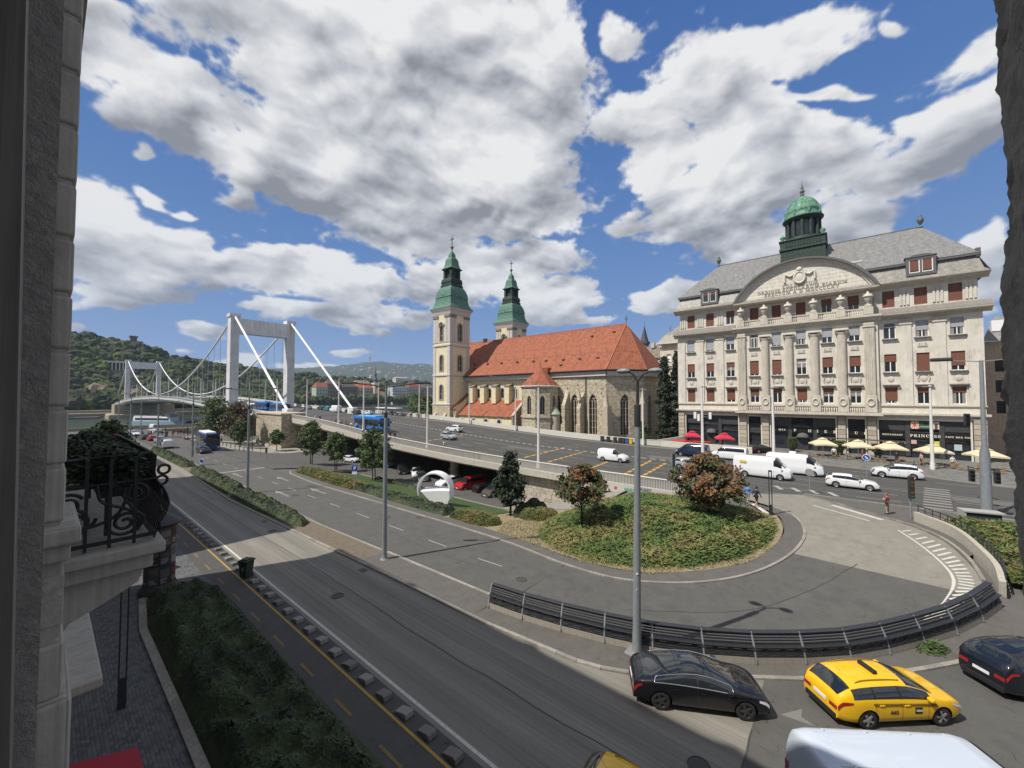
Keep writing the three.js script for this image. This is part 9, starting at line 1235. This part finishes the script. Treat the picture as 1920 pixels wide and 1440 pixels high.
{ const r = rng(21), C = [W1, W1, BK, NV, RD, TN, PK, BL]; for (let k = 0; k < 26; k++) { const x = -119 + k * 0.95 + r() * 0.5, s = C[Math.floor(r() * 8)]; person(['stand', 'walk', 'fold'][k % 3], s, C[Math.floor(r() * 8)], `${ordw(k + 1)} person from the left in the crowd on the ramp`, [x, deckY(x) + 0.14, 72.9 + r() * 2.6], r() * 6, { group: 'crowd on the ramp' }); }
for (let k = 0; k < 14; k++) person(['stand', 'walk'][k % 2], C[Math.floor(r() * 8)], C[Math.floor(r() * 8)], `${ordw(k + 1)} person from the left in the crowd at the quay shelter`, [-148 - r() * 5, 0.02, 18.5 + k * 0.75], r() * 6, { group: 'crowd at the quay shelter' }); }
[[-0.9, 79.6, W1, BK], [2.4, 79.4, RD, BK], [6.1, 79.2, BK, NV], [8.6, 79.4, PK, BK], [11.4, 78.4, W1, TN]].forEach(([x, d, s, l], i) => person('stand', s, l, `${ordw(i + 1)} person from the left among the pub tables`, [x, 1.9, d], i * 1.7, { group: 'people on the terrace' }));
{ // cargo tricycle by the advertising column
const T = thing('cargo_cart', 'yellow delivery cart half hidden by the advertising column', 'cart', [-35.2, 0.01, 4.6], 0.3); obj('tub', boxUV(rb(-0.5, 0.5, 0.5, 1.1, -0.4, 0.4, 0.06)), M([0.55, 0.34, 0.02], 0.5), T); obj('frame', boxUV(bar([-1.2, 0.5, 0], [0.6, 0.5, 0], 0.06)), SM.dark, T); for (const [x, z] of [[0.2, -0.45], [0.2, 0.45], [-1.1, 0]]) { const w = new THREE.TorusGeometry(0.3, 0.04, 8, 20); obj('wheel', boxUV(w), SM.dark, T, [x, 0.33, z]); } obj('canopy', boxUV(rb(-0.6, 0.5, 1.6, 1.7, -0.5, 0.5, 0.04)), SM.signW, T);
person('stand', RD, BK, 'person in dark red standing by the yellow cart', [-36.3, 0.01, 4.2], 1.2, {});
}
{ // box plants on the balcony
const T = thing('balcony_plant', 'dark leafy box plants behind the balcony railing', 'plant', [-8.3, 9.76, 0.55]); obj('planter', boxUV(rb(-1.9, 1.5, 0.52, 0.7, -0.1, 0.14, 0.02)), SM.dark, T); for (const x of [-1.6, 1.2]) obj('planter_stand', boxUV(bar([x, 0, 0], [x, 0.54, 0], 0.04)), SM.dark, T); const L = []; for (let k = 0; k < 9000; k++) { const x = rr(-2, 1.7), q = 0.34 * Math.sqrt(R()), a = R() * 6.28; L.push([x, 0.88 + Math.sin(a) * q * 0.75, Math.cos(a) * q, 0.05, R() - 0.5, 0.5, R() - 0.5, ...pickC(DARK)]); } obj('foliage', leafMesh(L), leafMat, T);
const g = []; for (let k = 0; k < 26; k++) g.push([-1.9 + rr(-0.08, 0.08), 1.0 + rr(-0.06, 0.05), rr(-0.08, 0.08) - 0.3, 0.05, R() - 0.5, 0.6, R() - 0.5, 0.4, 0.02, 0.04]); obj('blossom', leafMesh(g, 1), leafMat, T);
}
renderer.render(scene, camera);
